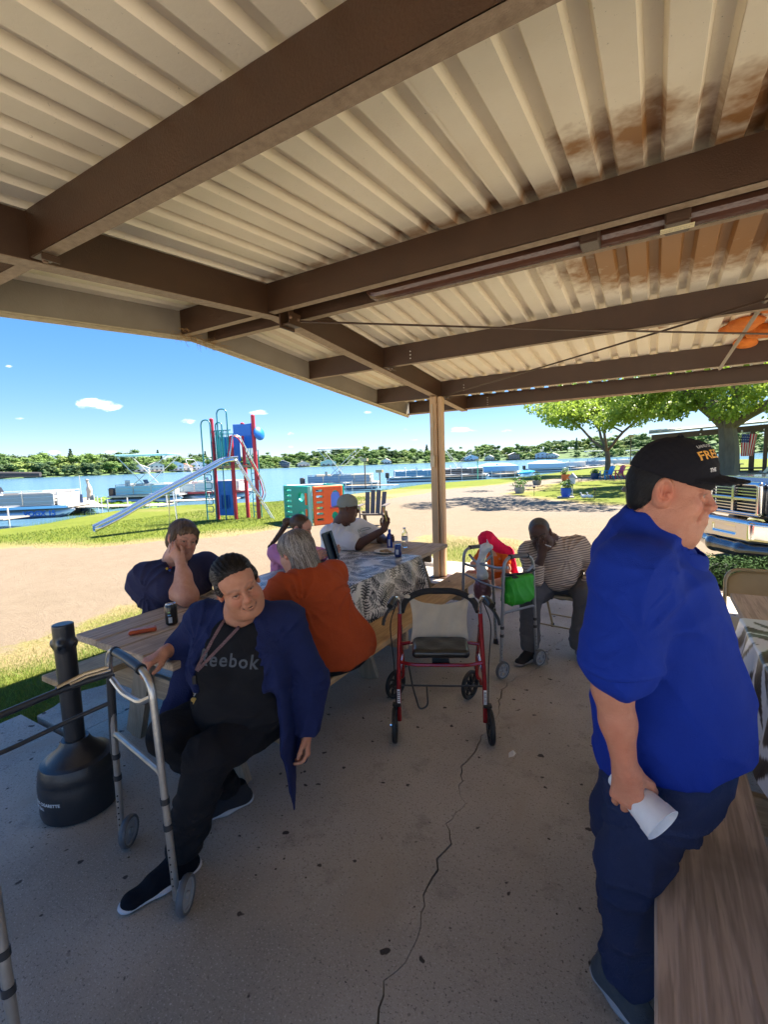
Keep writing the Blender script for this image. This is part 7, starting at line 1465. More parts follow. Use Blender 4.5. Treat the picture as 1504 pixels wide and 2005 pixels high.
# ---------------------------------------------------------------- far houses
def house(label, x, y, z, w, d, h, roofh, wall, roof, rot, two=False):
    t = thing('lake_house', label, 'house', (x, y, z), 'houses on the far shore', rot)
    def B(n, mb, m, par=t): return mb.build(n, m, par, local=True)
    mw = mat('siding %s' % (wall,), wall, .7); mr = mat('roofing %s' % (roof,), roof, .7); wl = B('wall', MB().box((0, 0, h / 2), (w, d, h)), mw)
    B('gable_wall', MB().prism([(-w / 2 + .05, h), (w / 2 - .05, h), (0, h + roofh)], d - .3), mw)
    o = w / 2 + .5; mb = MB()
    for s_ in (-1, 1): mb.add([(s_ * o, -d / 2 - .4, h - .3), (s_ * o, d / 2 + .4, h - .3), (0, d / 2 + .4, h + roofh + .2), (0, -d / 2 - .4, h + roofh + .2), (s_ * o, -d / 2 - .4, h - .05), (s_ * o, d / 2 + .4, h - .05), (0, d / 2 + .4, h + roofh + .45), (0, -d / 2 - .4, h + roofh + .45)], [(0, 1, 2, 3), (4, 7, 6, 5), (0, 3, 7, 4), (1, 5, 6, 2), (0, 4, 5, 1)])
    B('roof', mb, mr); mg = mat('dark window', (.03, .04, .05), .1, coat=.5)
    for fl in range(2 if two else 1):
        for k in (-.3, 0, .3):
            f = B('window', MB().box((k * w, -d / 2 - .04, 1.5 + fl * 2.7), (w * .17, .10, 1.25)), mat('white trim', (.7, .7, .68), .6)); MB().box((k * w, -d / 2 - .11, 1.5 + fl * 2.7), (w * .14, .06, 1.05)).build('pane', mg, f, local=True)
    for s_ in (-1,): B('deck', MB().box((0, -d / 2 - 1.6, .35), (w * .9, 3, .25)), mat('deck boards', (.35, .27, .2), .8))
HS = [(-58.2, 0, 13, 3.2, (.75, .76, .74), (.45, .46, .48), 'white two wing cottage at the left end of the far houses'), (-56.6, 0, 11, 5.4, (.70, .66, .55), (.36, .34, .33), 'cream two storey house left of the white tall one'), (-54.6, 0, 12, 6.0, (.68, .72, .78), (.62, .64, .68), 'tall pale blue house with flat grey roof across the lake'), (-53.6, 0, 11, 3.4, (.62, .55, .48), (.42, .15, .10), 'house with a red roof across the lake'), (-52.2, 0, 13, 5.6, (.82, .84, .86), (.30, .36, .48), 'white two storey house with blue windows near the playground tower'), (-42.6, 0, 14, 4.8, (.07, .09, .12), (.10, .12, .16), 'dark blue house among trees right of the playground'), (-40.2, 0, 14, 3.4, (.60, .55, .46), (.30, .27, .25), 'low tan house right of the dark blue one'), (-37.2, 0, 18, 4.2, (.42, .60, .50), (.48, .62, .55), 'large pale green house with a gable roof across the lake'), (-30.0, 0, 12, 3.2, (.72, .70, .66), (.34, .30, .28), 'small white house left of the post'), (-19.6, 0, 16, 4.2, (.45, .56, .66), (.62, .66, .70), 'pale blue house right of the post'), (-17.4, 0, 11, 3.2, (.60, .52, .42), (.55, .54, .52), 'tan cottage beyond the pontoon boats'), (-14.6, 0, 13, 5.5, (.28, .16, .11), (.72, .72, .70), 'brown house with a bright metal roof'), (-11.4, 0, 16, 5.0, (.45, .48, .54), (.32, .36, .44), 'grey blue house with steep gable on the far shore'), (-10.2, 0, 12, 3.0, (.5, .52, .48), (.36, .33, .30), 'low grey cottage at the right end of the far houses')]
for i, (x, y, w, h, wc, rc, lb) in enumerate(HS):
    a = R(x); ri = float(np.interp(x, [math.degrees(math.atan2(*q)) for q in FA], [math.hypot(*q) for q in FA])) + 9; house(lb, math.sin(a) * ri, math.cos(a) * ri, .5, w, 8, h, 2.6 if h < 5 else 2.2, wc, rc, -a + R((-8, 10, 4, -12, 6)[i % 5]), h > 4.5)

# ================================================================ docks and pontoon boats
M_DOCK = mat('weathered dock boards', (.42, .36, .29), .85, 0, (.30, .25, .2), 9, .6, .4, 40, stretch=(1, 6, 1)); M_PALE = mat('pale painted metal', (.60, .60, .58), .4, .3); M_PONT = mat('pontoon aluminium', (.50, .52, .54), .3, .8)
def dock(label, a, b, w, z=-.05, boards=True, m=M_DOCK):
    a, b = Vector((*a, z)), Vector((*b, z)); d = (b - a); L_ = d.length; d.normalize(); s_ = Vector((-d.y, d.x, 0)); t = thing('dock', label, 'dock', tuple((a + b) / 2)); n = max(3, int(L_ / (.30 if boards else 1.2)))
    for i in range(n):
        p = a + d * (L_ * (i + .03) / n); q = a + d * (L_ * (i + .97) / n); c = (p + q) / 2; Rm = Matrix((d, s_, Vector((0, 0, 1)))).transposed().to_4x4(); MB().box(c, ((q - p).length, w, .04), Rm).build('plank', m, t)
    for i in range(int(L_ / 2.2) + 1):
        for q in (-1, 1): p = a + d * min(L_ - .05, i * 2.2 + .05) + s_ * (w / 2 + .03) * q; MB().tube([p + Vector((0, 0, -.8)), p + Vector((0, 0, .35))], .035, 6).build('post', M_PALE, t)
    return t
def pontoon(label, c, rot, L_=6.2, w=2.4, rail=(.45, .40, .35), stripe=None, canopy=None, folded=None, seats=(.62, .60, .56), cover=None, writing=None):
    t = thing('pontoon_boat', label, 'boat', (c[0], c[1], -.43), 'pontoon boats along the near shore', rot); mr = mat('rail panel %s' % (rail,), rail, .5)
    def B(n, mb, m, par=t, sm=False): return mb.build(n, m, par, sm, local=True)
    for q in (-1, 1): B('pontoon', MB().tube([(-L_ / 2 - .3, q * w * .36, .30), (-L_ / 2 + .1, q * w * .36, .16), (L_ / 2 - .5, q * w * .36, .16), (L_ / 2 + .1, q * w * .36, .34)], [.04, .27, .27, .06], 12), M_PONT, sm=True)
    B('deck', MB().box((0, 0, .50), (L_, w, .10)), M_PALE)
    if stripe: B('side_stripe', MB().box((0, -w / 2 - .01, .50), (L_ * .98, .02, .13)), mat('stripe %s' % (stripe,), stripe, .4))
    def rails(x0, x1, y0, y1):
        L2 = math.hypot(x1 - x0, y1 - y0); n = max(1, round(L2 / 1.25))
        for i in range(n):
            a = Vector((x0 + (x1 - x0) * (i + .02) / n, y0 + (y1 - y0) * (i + .02) / n, 0)); b = Vector((x0 + (x1 - x0) * (i + .98) / n, y0 + (y1 - y0) * (i + .98) / n, 0)); z0, z1 = Vector((0, 0, .60)), Vector((0, 0, 1.22))
            f = B('rail', MB().tube([a + z0, a + z1, b + z1, b + z0], .022, 6, closed=True), M_PALE)
            MB().beam(a + Vector((0, 0, .88)), b + Vector((0, 0, .88)), .010, .50).build('rail_panel', mr, f, local=True)
            for z in (.78, .99): MB().tube([a + Vector((0, 0, z)), b + Vector((0, 0, z))], .016, 5).build('rail_bar', M_PALE, f, local=True)
    e = .06; rails(-L_ / 2 + .5, L_ / 2 - .6, -w / 2 + e, -w / 2 + e); rails(-L_ / 2 + .5, L_ / 2 - .6, w / 2 - e, w / 2 - e); rails(L_ / 2 - .55, L_ / 2 - .55, -w / 2 + .2, w / 2 - .2); rails(-L_ / 2 + .45, -L_ / 2 + .45, -w / 2 + .2, w / 2 - .8)
    ms = mat('seat vinyl %s' % (seats,), seats, .5)
    for (x, y, sx, sy) in ((L_ * .27, w * .28, 1.5, .6), (L_ * .27, -w * .28, 1.5, .6), (-L_ * .28, w * .28, 1.3, .6)):
        s_ = B('seat', MB().box((x, y, .75), (sx, sy, .40), ch=.05), ms); MB().box((x, y + math.copysign(.26, y), 1.02), (sx, .14, .42), ch=.05).build('seat_back', ms, s_, local=True)
    s_ = B('console', MB().box((-.3, -w * .24, .90), (.55, .7, .75), ch=.06), mat('console white', (.68, .67, .62), .4)); MB().box((-.02, -w * .24, 1.38), (.03, .55, .25), Matrix.Rotation(R(-25), 4, 'Y')).build('windscreen', mat('smoked screen', (.03, .03, .035), .1), s_, local=True)
    B('captain_chair', MB().box((-.95, -w * .24, .92), (.5, .5, .16), ch=.04).box((-1.18, -w * .24, 1.22), (.12, .48, .55), ch=.04), ms); B('outboard', MB().box((-L_ / 2 - .25, 0, .75), (.42, .36, .55), ch=.07).box((-L_ / 2 - .22, 0, .2), (.16, .12, .7)), mat('outboard cowl', (.03, .03, .035), .3, coat=.4))
    if canopy:
        x0, x1, z = canopy[1], canopy[2], canopy[3] if len(canopy) > 3 else 2.55; mc = mat('canopy %s' % (canopy[0],), canopy[0], .8)
        for x in (x0, x1):
            B('canopy_bow', MB().tube(fillet([((x0 + x1) / 2 - .2 * (x - x0), -w / 2 + .1, 1.22), (x, -w / 2 + .15, z), (x, w / 2 - .15, z), ((x0 + x1) / 2 - .2 * (x - x0), w / 2 - .1, 1.22)], .25), .025, 6), M_PALE, sm=True)
        if canopy[4] if len(canopy) > 4 else True: B('canopy', MB().box(((x0 + x1) / 2, 0, z + .05), (x1 - x0 + .2, w - .2, .09), ch=.04), mc)
    if folded: B('folded_canopy', MB().tube([(folded[1], -w / 2 + .1, folded[3]), ((folded[1] + folded[2]) / 2, -w / 2 + .1, folded[3] + .07), (folded[2], -w / 2 + .1, folded[3])], [.12, .16, .11], 10), mat('folded canvas %s' % (folded[0],), folded[0], .85), sm=True)
    if cover: B('boat_cover', MB().add([(-L_ / 2 + .3, -w / 2, 1.25), (L_ / 2 - .4, -w / 2, 1.22), (L_ / 2 - .4, w / 2, 1.22), (-L_ / 2 + .3, w / 2, 1.25), (-L_ * .2, 0, 1.62), (L_ * .25, 0, 1.55), (-L_ / 2 + .3, -w / 2 - .03, .62), (L_ / 2 - .4, -w / 2 - .03, .62)], [(0, 1, 5, 4), (3, 4, 5, 2), (0, 4, 3), (1, 2, 5), (6, 7, 1, 0)]), mat('cover %s' % (cover,), cover, .8))
    if writing: 
        V, F = text_mesh(writing, .34, .012); W = np.stack([V[:, 0] + L_ * .30, np.full(len(V), -w * .36 - .275), V[:, 1] + .20], 1); mesh_obj('lettering', W, F, mat('blue boat print', (.02, .14, .5), .5), t, local=True)
    return t
RB = R(30.5)
pontoon('grey and white pontoon boat with black folded canopy at the left edge', (-27.3, 10.1, 0), R(38), 6.6, 2.5, (.40, .36, .33), (.35, .62, .80), folded=((.05, .045, .05), -2.9, 2.2, 2.05), writing='VOGX 15')
pontoon('small pontoon boat with a light blue raised canopy frame', (-28.0, 18.0, 0), R(32), 4.4, 2.2, (.28, .55, .75), canopy=((.30, .60, .72), -1.5, 1.6, 3.0))
pontoon('pontoon boat with red trim moored behind the long silver slide', (-26.0, 21.0, 0), R(35), 5.2, 2.2, (.62, .60, .55), (.55, .05, .05), canopy=((.7, .7, .68), -1.2, .1, 2.7, False), seats=(.60, .45, .42))
pontoon('pontoon boat with open canopy frame beside the plastic play panels', (-22.4, 31.3, 0), R(25), 6.2, 2.3, (.24, .32, .42), canopy=((.70, .72, .70), -1.7, 1.6, 3.3), seats=(.68, .60, .45))
pontoon('blue swim raft style pontoon with white chairs left of the post', (-21.2, 42.8, 0), R(32), 5.5, 2.4, (.10, .22, .34), seats=(.85, .85, .85))
pontoon('dark sided pontoon boat just right of the post', (-18.0, 47.2, 0), R(28), 5.6, 2.3, (.06, .05, .05), canopy=((.7, .72, .72), -1.5, 1.2, 3.0, False), seats=(.8, .8, .8))
pontoon('pontoon boat under a light blue cover on a lift', (-16.1, 54.0, 0), R(27), 5.4, 2.4, (.20, .42, .68), cover=(.22, .45, .70))
pontoon('grey covered pontoon boat further along the shore', (-12.9, 66.5, 0), R(22), 5.4, 2.4, (.36, .46, .58), cover=(.42, .52, .62))
rngb = np.random.RandomState(4)
for i, (lab, col_) in enumerate((('white pontoon boat nearest in the far marina row', (.62, .64, .66)), ('grey pontoon boat second in the far marina row', (.30, .36, .44)), ('pale blue pontoon boat third in the far marina row', (.40, .52, .62)), ('white pontoon boat last in the far marina row before the shade tree', (.7, .7, .7)))): pontoon(lab, (-11.3 + i * 2.7, 76 + i * 8.5, 0), R(15), 5.5, 2.4, col_, canopy=((.65, .68, .70), -1.4, 1.3, 2.8) if i % 2 else None)
dock('grey dock stretching from the left pontoon boat towards the slide', (-25.0, 12.1), (-20.4, 13.9), 1.3); dock('dock running out past the lily pads', (-25.1, 12.6), (-33.0, 16.0), 1.2); dock('low dock end at the far left of the shore', (-24.5, 6.8), (-21.6, 8.2), 1.2)
dock('timber dock beside the boat with red trim', (-22.6, 15.6), (-19.6, 17.6), 1.2); dock('wooden dock behind the plastic play panels', (-20.6, 29.6), (-16.6, 30.2), 1.1); dock('long dock behind the post', (-19.4, 44.6), (-15.4, 47.6), 1.2, boards=False); dock('dock beside the blue covered pontoon boat', (-15.2, 50.6), (-12.4, 55.5), 1.3, boards=False); dock('long far marina walkway beside the moored boats', (-9.5, 70), (-2.5, 100), 1.5, boards=False)
t = thing('kayak', 'bright blue kayak pulled up on the grassy shore', 'kayak', (-11.7, 50.2, .1)); s = SDF(); a_, b_ = np.array([-12.0, 47.3, .12]), np.array([-11.4, 53.0, .12]); s.cap(a_, (a_ + b_) / 2, .06, .46, .1, sq=((0, 0, 1), .55)); s.cap((a_ + b_) / 2, b_, .46, .06, .1, sq=((0, 0, 1), .55)); s.ell((a_ + b_) / 2 + [0, 0, .25], (.28, .7, .2), k=.03, op='-'); V, F, C = s.mesh(.07); mesh_obj('hull', V, F, mat('blue hull', (.01, .28, .62), .35), t, True)
# lily pads and reeds
def pads():
    rng = np.random.RandomState(8); V = []; F = []; A = [(-35.5, 16.5, 4.5, 2.2), (-31.5, 18.6, 4.0, 2.0), (-28, 15.6, 3, 1.2)]
    for i in range(1500):
        c = A[rng.randint(3)]; x = c[0] + rng.normal() * c[2] * .5; y = c[1] + rng.normal() * c[3] * .5; r = rng.uniform(.10, .24); z = -.42 + rng.uniform(0, .16); k = len(V); tx, ty = rng.uniform(-.35, .35, 2)
        for a in np.linspace(.3, 6.0, 6): V.append((x + r * math.cos(a), y + r * math.sin(a), z + (tx * math.cos(a) + ty * math.sin(a)) * r + .02))
        F.append(tuple(range(k, k + 6)))
    tag(mesh_obj('lily_pads', V, F, mat('lily pad', (.12, .24, .03), .5, 0, (.26, .36, .05), .8, .5, tr_leaf=.25)), 'patch of green lily pads on the water by the dock', 'lily pads', kind='stuff')
    V = []; F = []
    for i in range(5200):
        t_ = rng.rand(); j = int(rng.choice([3, 4, 5, 6, 7, 8, 9, 10])); a, b = SHORE[j], SHORE[j + 1]; x = a[0] + (b[0] - a[0]) * t_ - rng.uniform(-.3, .9); y = a[1] + (b[1] - a[1]) * t_; h = rng.uniform(.15, .5); g = ground_z(np.array(x), np.array(y)); k = len(V); l = rng.normal(size=2) * .08
        V += [(x - .02, y, g), (x + .02, y, g), (x + l[0], y + l[1], g + h)]; F.append((k, k + 1, k + 2))
    tag(mesh_obj('shore_grass', V, F, mat('shore blade', (.14, .26, .03), .7, 0, (.26, .34, .06), .6, .5, tr_leaf=.35)), 'tall bright grass fringing the near shoreline', 'grass', kind='stuff')
pads()
def grass_blades():
    rng = np.random.RandomState(2); N_ = 150000; w = rng.rand(N_)
    x = np.where(w < .42, rng.uniform(-5.9, -3.55, N_), np.where(w < .62, rng.uniform(-4.3, 2.2, N_), rng.uniform(-16, -7, N_))); y = np.where(w < .42, rng.uniform(-.5, 7.5, N_), np.where(w < .62, rng.uniform(6.9, 10.2, N_), rng.uniform(5, 20, N_)))
    d = poly_sd(x, y, DIRT) + 1.3 * (fbm(x, y, 1.6, 3) - .5); keep = (d > .02) & ~((x > -3.68) & (y < 6.9)); keep &= rng.rand(N_) < np.clip(.35 + d * .7, .15, 1); x, y, d = x[keep], y[keep], d[keep]; n = len(x); z = ground_z(x, y); h = rng.uniform(.018, .060, n) * np.clip(.5 + d * .6, .5, 1.15); l = rng.normal(size=(n, 2)) * (h * .6)[:, None]; a = rng.uniform(0, 6.28, n); bw = rng.uniform(.0016, .0032, n) * np.where(x < -6.5, 2.6, 1) 
    dx, dy = np.cos(a) * bw, np.sin(a) * bw; V = np.stack([np.stack([x - dx, y - dy, z - .005], 1), np.stack([x + dx, y + dy, z - .005], 1), np.stack([x + l[:, 0], y + l[:, 1], z + h], 1)], 1).reshape(-1, 3); F = np.arange(3 * n, dtype=np.int32).reshape(-1, 3)
    dryb = np.clip(1.0 - d / 1.1, 0, 1) * rng.uniform(.4, 1.2, n) > .45; g = np.array([.11, .165, .018]); st = np.array([.30, .24, .12]); c = np.where(dryb[:, None], st, g * rng.uniform(.6, 1.7, n)[:, None]); C = np.repeat(c, 3, axis=0)
    m = mat('grass blade', (1, 1, 1), .7, attr='Col', tr_leaf=.35); L_ = m.node_tree.links; at = m.node_tree.nodes['Attribute']; L_.new(at.outputs['Color'], m.node_tree.nodes['Principled BSDF'].inputs['Base Color'])
    tag(mesh_obj('grass_blades', V, F, m, cols=C), 'short turf with dry straw patches around the pavilion and playground', 'grass', kind='stuff')
grass_blades()

# ================================================================ playground
M_PRED = mat('red post paint', (.52, .03, .06), .45, 0, (.40, .03, .05), 3, .5); M_TEAL = mat('teal tube paint', (.015, .22, .26), .4); M_BLUEP = mat('blue play plastic', (.01, .20, .72), .45, 0, (.01, .15, .60), 2, .5); M_STL = mat('slide steel', (.70, .72, .74), .22, .9)
def tower():
    P = [Vector(p) for p in ((-12.62, 10.42, -.1), (-11.95, 10.60, -.1), (-11.32, 11.0, -.1), (-11.98, 11.15, -.1))]
    t = thing('play_tower', 'tall red and blue climbing tower with teal rails on the lawn', 'play tower', (-12, 10.8, -.1)); hs = (3.32, 2.72, 3.38, 3.18)
    for p, h in zip(P, hs): q = MB().tube([p, p + Vector((0, 0, h))], .065, 12).build('post', M_PRED, t, True); MB().sphere(p + Vector((0, 0, h)), .070, 10, (1, 1, .7)).build('post_cap', M_PRED, q, True)
    dz = 1.72; c = sum(P, Vector()) / 4
    MB().add([tuple(P[i] + Vector((0, 0, dz))) for i in (0, 1, 2, 3)] + [tuple(P[i] + Vector((0, 0, dz + .08))) for i in (0, 1, 2, 3)], [(3, 2, 1, 0), (4, 5, 6, 7), (0, 1, 5, 4), (1, 2, 6, 5), (2, 3, 7, 6), (3, 0, 4, 7)]).build('platform', mat('tan platform', (.38, .30, .22), .6), t)
    def panel(a, b, z0, z1, m=M_BLUEP, name='blue_panel'):
        a2, b2 = a.lerp(b, .12), a.lerp(b, .88); return MB().beam(a2 + Vector((0, 0, (z0 + z1) / 2)), b2 + Vector((0, 0, (z0 + z1) / 2)), .04, z1 - z0).build(name, m, t)
    pn = panel(P[0], P[1], .15, 1.30)
    for k in range(4): q = P[0].lerp(P[1], .30 + .13 * k) + Vector((.03, -.05, .55)); MB().tube([q + Vector((0, 0, .28)), q, q + Vector((0, 0, -.18 + .05 * (k % 2)))], .022, 6).build('track_groove', mat('deep blue plastic', (.006, .09, .42), .5), pn)
    panel(P[0], P[3], 1.95, 2.75); panel(P[3], P[2], 2.35, 3.15, name='roof_panel'); panel(P[1], P[2], 2.75, 3.12, name='roof_panel')
    MB().lathe([(.22, 0), (.22, .04), (.18, .08), (0, .10)], 20, M=Matrix.Translation(P[2] + Vector((.12, .1, 2.8))) @ Matrix.Rotation(R(80), 4, 'Y')).build('bubble_window', M_BLUEP, t, True)
    def bars(a, b, z0, z1, n, arch=0):
        for k in range(n):
            q = a.lerp(b, (k + 1) / (n + 1)); MB().tube([q + Vector((0, 0, z0)), q + Vector((0, 0, z1))], .013, 6).build('rail_bar', M_TEAL, t)
        for z in (z0, z1): MB().tube([a + Vector((0, 0, z)), b + Vector((0, 0, z))], .018, 6).build('rail', M_TEAL, t)
    bars(P[0], P[1], 1.85, 2.95, 7); bars(P[0], P[3], 1.85, 2.85, 5); bars(P[3], P[2], 1.85, 2.4, 6)
    for a, b, h0, h1 in ((P[0] + Vector((-.28, -.20, 0)), P[0] + Vector((.12, -.16, 0)), 0, 3.30), (P[0].lerp(P[1], .45) + Vector((0, -.1, 0)), P[1] + Vector((.0, -.12, 0)), 1.8, 3.62), (P[3] + Vector((-.1, .1, 0)), P[3] + Vector((.35, .12, 0)), 1.8, 3.05), (P[0] + Vector((.18, .0, 0)), P[0] + Vector((.42, .05, 0)), 1.8, 3.2)):
        MB().tube(fillet([a + Vector((0, 0, h0)), a + Vector((0, 0, h1)), b + Vector((0, 0, h1)), b + Vector((0, 0, max(h0, 0)))], .24, 8), .022, 8).build('arch_rail', M_TEAL, t, True)
    # loop ladder on the left, straight ladders
    a, b = P[0] + Vector((-.26, -.20, 0)), P[0] + Vector((-.26, .25, 0))
    for k in range(7): z = .28 + .26 * k; MB().tube(fillet([a + Vector((0, 0, z)), a + Vector((.28, .02, z)), a + Vector((.28, .02, z + .20)), a + Vector((0, 0, z + .20))], .07), .016, 6).build('climb_loop', M_TEAL, t, True)
    a, b = P[3] + Vector((.18, .10, 0)), P[3] + Vector((.46, .18, 0))
    for q in (a, b): MB().tube([q, q + Vector((0, 0, 2.3))], .018, 6).build('ladder_rail', M_TEAL, t)
    for k in range(8): MB().tube([a + Vector((0, 0, .2 + .22 * k)), b + Vector((0, 0, .2 + .22 * k))], .014, 6).build('rung', M_TEAL, t)
    q = P[1].lerp(P[0], .42) + Vector((.05, -.14, 0)); MB().tube([q, q + Vector((0, 0, 2.9))], .018, 6).build('ladder_rail', M_TEAL, t)
    return P
TP = tower()
def slide():
    t = thing('playground_slide', 'long silver metal slide with its ladder leaning against the play tower', 'slide', (-12.0, 9.0, -.1)); top = Vector((-11.60, 9.95, 1.80)); end = Vector((-12.75, 6.50, .06)); pts = [top + Vector((.12, .36, .02)), top, top.lerp(end, .12) + Vector((0, 0, -.02)), top.lerp(end, .45), top.lerp(end, .70), top.lerp(end, .80) - Vector((0, 0, .03)), top.lerp(end, .90) - Vector((0, 0, .02)), end]
    P = fillet(pts, .5, 4); d = (end - top); d.z = 0; d.normalize(); s_ = Vector((-d.y, d.x, 0)); V = []; F = []; prof = [(-.19, .14), (-.185, .03), (-.14, 0), (.14, 0), (.185, .03), (.19, .14)]
    for p in P:
        for a, z in prof: V.append(p + s_ * a + Vector((0, 0, z)))
    m = len(prof); F = [(i * m + j, i * m + j + 1, (i + 1) * m + j + 1, (i + 1) * m + j) for i in range(len(P) - 1) for j in range(m - 1)]
    o = MB().add(V, F).build('chute', M_STL, t, True); o.modifiers.new('s', 'SOLIDIFY').thickness = .012
    for q in (-1, 1): MB().tube([p + s_ * .195 * q + Vector((0, 0, .145)) for p in P], .022, 8).build('edge_tube', M_STL, t, True)
    for k, h in ((.45, 1.0), (.18, 1.4)):
        for q in (-1, 1): p = top.lerp(end, k) + s_ * .2 * q; MB().tube([p, Vector((p.x + .1 * q, p.y, -.1))], .02, 6).build('support_leg', M_STL, t) if k > .3 else None
    lt = top + Vector((.12, .38, .02)); foot = Vector((-10.95, 11.35, -.1)); foot = Vector((-10.90, 11.20, -.1)); ld = (foot - lt); ld.z = 0; ls = Vector((-ld.y, ld.x, 0)).normalized() * .20
    for q in (-1, 1): MB().tube([lt + ls * q + Vector((0, 0, .05)), foot + ls * q], .026, 8).build('ladder_rail', M_STL, t)
    for k in range(11): p = lt.lerp(foot, (k + .6) / 11.4); MB().tube([p - ls, p + ls], .018, 6).build('rung', M_STL, t)
    for q in (-1, 1): MB().tube(fillet([lt + ls * q + Vector((-.05, -.25, .10)), lt + ls * q + Vector((0, -.1, .85)), lt + ls * q + Vector((.15, .05, .75)), lt.lerp(foot, .72) + ls * q + Vector((0, 0, .75)), lt.lerp(foot, .80) + ls * q + Vector((0, 0, .45)), lt.lerp(foot, .70) + ls * q + Vector((0, 0, .05))], .2), .02, 8).build('hand_rail', M_PRED if q > 0 else M_STL, t, True)
slide()
def cube_panels():
    t = thing('play_cube', 'plastic play cube with one teal and one orange climbing panel', 'play cube', (-8.6, 10.4, -.1)); A, B, C_ = Vector((-9.95, 10.80, -.1)), Vector((-8.35, 10.10, -.1)), Vector((-7.85, 10.95, -.1)); H_ = 1.13
    def panel(a, b, m, name, flip=False):
        L_ = (b - a).length; S = SDF(); xa = nrm(b - a); na = np.cross(xa, [0, 0, 1]); M = np.stack([xa, na, [0, 0, 1]]); o = np.array(a + (b - a) * .5 + Vector((0, 0, H_ / 2)))
        S.box(o, (L_ / 2, .045, H_ / 2), M, .03, .01); w = lambda u, v: o + xa * (u * L_) + np.array([0, 0, v * H_])
        for k in range(6): S.box(w(-.28, .38 - .145 * k), (.115 * L_, .09, .028), M, .01, .004, '-')
        if not flip: S.ell(w(.22, .22), (.12 * L_, .1, .13), M, .004, '-'); S.ell(w(.22, -.24), (.11 * L_, .1, .11), M, .004, '-')
        else: S.ell(w(.25, .20), (.16 * L_, .1, .20), M, .004, '-'); S.box(w(.25, .05), (.16 * L_, .1, .14), M, .02, .004, '-'); S.ell(w(.22, -.28), (.12 * L_, .1, .12), M, .004, '-')
        V, F, C = S.mesh(.02); q = mesh_obj(name, V, F, m, t, True); return w, M, q, L_
    mt, mo = mat('teal play plastic', (.0, .36, .27), .45), mat('orange play plastic', (.88, .13, .02), .45); w, M, q, L_ = panel(A, B, mt, 'teal_panel'); w2, M2, q2, L2 = panel(B + Vector((.05, .05, 0)), C_, mo, 'orange_panel', True); panel(A + Vector((0, .08, 0)), A + Vector((.95, .95, 0)), mat('white play plastic', (.75, .75, .74), .5), 'white_panel'); panel(C_ + Vector((0, .05, 0)), C_ + Vector((-1.25, .75, 0)), mt, 'back_panel')
    MB().tube([B + Vector((.0, -.02, 0)), B + Vector((0, -.02, H_))], .055, 10).build('corner_post', mat('pale teal plastic', (.25, .55, .45), .5), t, True)
    p = w(.41, .1); 
    for v in (.18, -.22): MB().box(w(.41, v) - np.array(M[1]) * -.05, (.10, .03, .34), Matrix([list(r) for r in M]).transposed().to_4x4()).build('orange_insert', mo, q)
    Rm = Matrix([list(r) for r in M2]).transposed().to_4x4(); MB().box(w2(.25, .10), (.36 * L2, .03, .52), Rm).build('door_insert', mat('periwinkle plastic', (.12, .26, .78), .5), q2); MB().box(w2(.25, -.07), (.42 * L2, .12, .05), Rm).build('door_sill', mat('red play plastic', (.62, .04, .05), .5), q2)
cube_panels()
# dark recycled-plastic bench behind the man in white
def slat_chair(label, x, y, rz, m, group=None, w=.62):
    t = thing('garden_chair', label, 'garden chair', (x, y, -.09), group, rz); n = 4
    B = lambda nm, mb: mb.build(nm, m, t, local=True)
    for k in range(n): u_ = (k - 1.5) * w / n; B('back_slat', MB().beam((u_, .18, .32), (u_ * 1.12, .42, .98 - .05 * abs(k - 1.5)), w / n * .84, .022, up=(0, 1, .3)))
    for k in range(5): B('seat_slat', MB().box((0, -.32 + .12 * k, .36 - .02 * k), (w, .10, .022)))
    for q in (-1, 1): B('arm', MB().box((q * (w / 2 + .06), -.05, .58), (.12, .72, .024))); B('leg', MB().box((q * (w / 2 + .02), -.34, .28), (.03, .09, .58))); B('leg', MB().beam((q * (w / 2 + .02), .36, 0), (q * (w / 2 + .02), .10, .40), .03, .10, up=(1, 0, 0)))
    return t
slat_chair('grey brown slatted chair on the dirt behind the man in white', -6.60, 10.65, R(20), mat('grey recycled plastic', (.12, .10, .09), .6), w=.58)
slat_chair('blue adirondack chair near the shade tree, left one', -2.95, 37.4, R(-60), mat('bright blue plastic', (.02, .30, .72), .5), w=.7)
slat_chair('red adirondack chair near the shade tree, behind the blue one', -2.3, 37.9, R(-60), mat('magenta red plastic', (.70, .04, .14), .5), w=.7)

# ================================================================ lawn ornaments
def flowers(par, c, r, h, n, cols, seed):
    rng = np.random.RandomState(seed); V, F = leaf_cloud(np.array([c]) + rng.normal(size=(8, 3)) * [r * .4, r * .4, h * .2], np.full(8, r * .6), 420, .07, rng, .8); o = mesh_obj('foliage', V, F, mat('plant leaf', (.06, .15, .03), .6, 0, (.14, .26, .05), 6, .5, tr_leaf=.3), par); o['kind'] = 'stuff'
    for i in range(n): d = rng.normal(size=3); d /= np.linalg.norm(d); p = np.array(c) + d * [r * .8, r * .8, h * .45] + [0, 0, h * .1]; MB().sphere(tuple(p), .045, 6, (1, 1, .6)).build('blossom', mat('petal %s' % (cols[i % len(cols)],), cols[i % len(cols)], .6), par)
def planter(label, x, y, potc, r, h, cols, seed, ph=.3):
    t = thing('flower_planter', label, 'planter', (x, y, -.1)); MB().lathe([(r * .75, 0), (r * .95, ph * .5), (r, ph), (r * .9, ph), (r * .8, ph * .8), (0, ph * .8)], 16, (x, y, -.1), cap=False).build('pot', mat('pot %s' % (potc,), potc, .5), t, True); flowers(t, (x, y, -.1 + ph + h * .3), r * 1.1, h, 9, cols, seed); return t
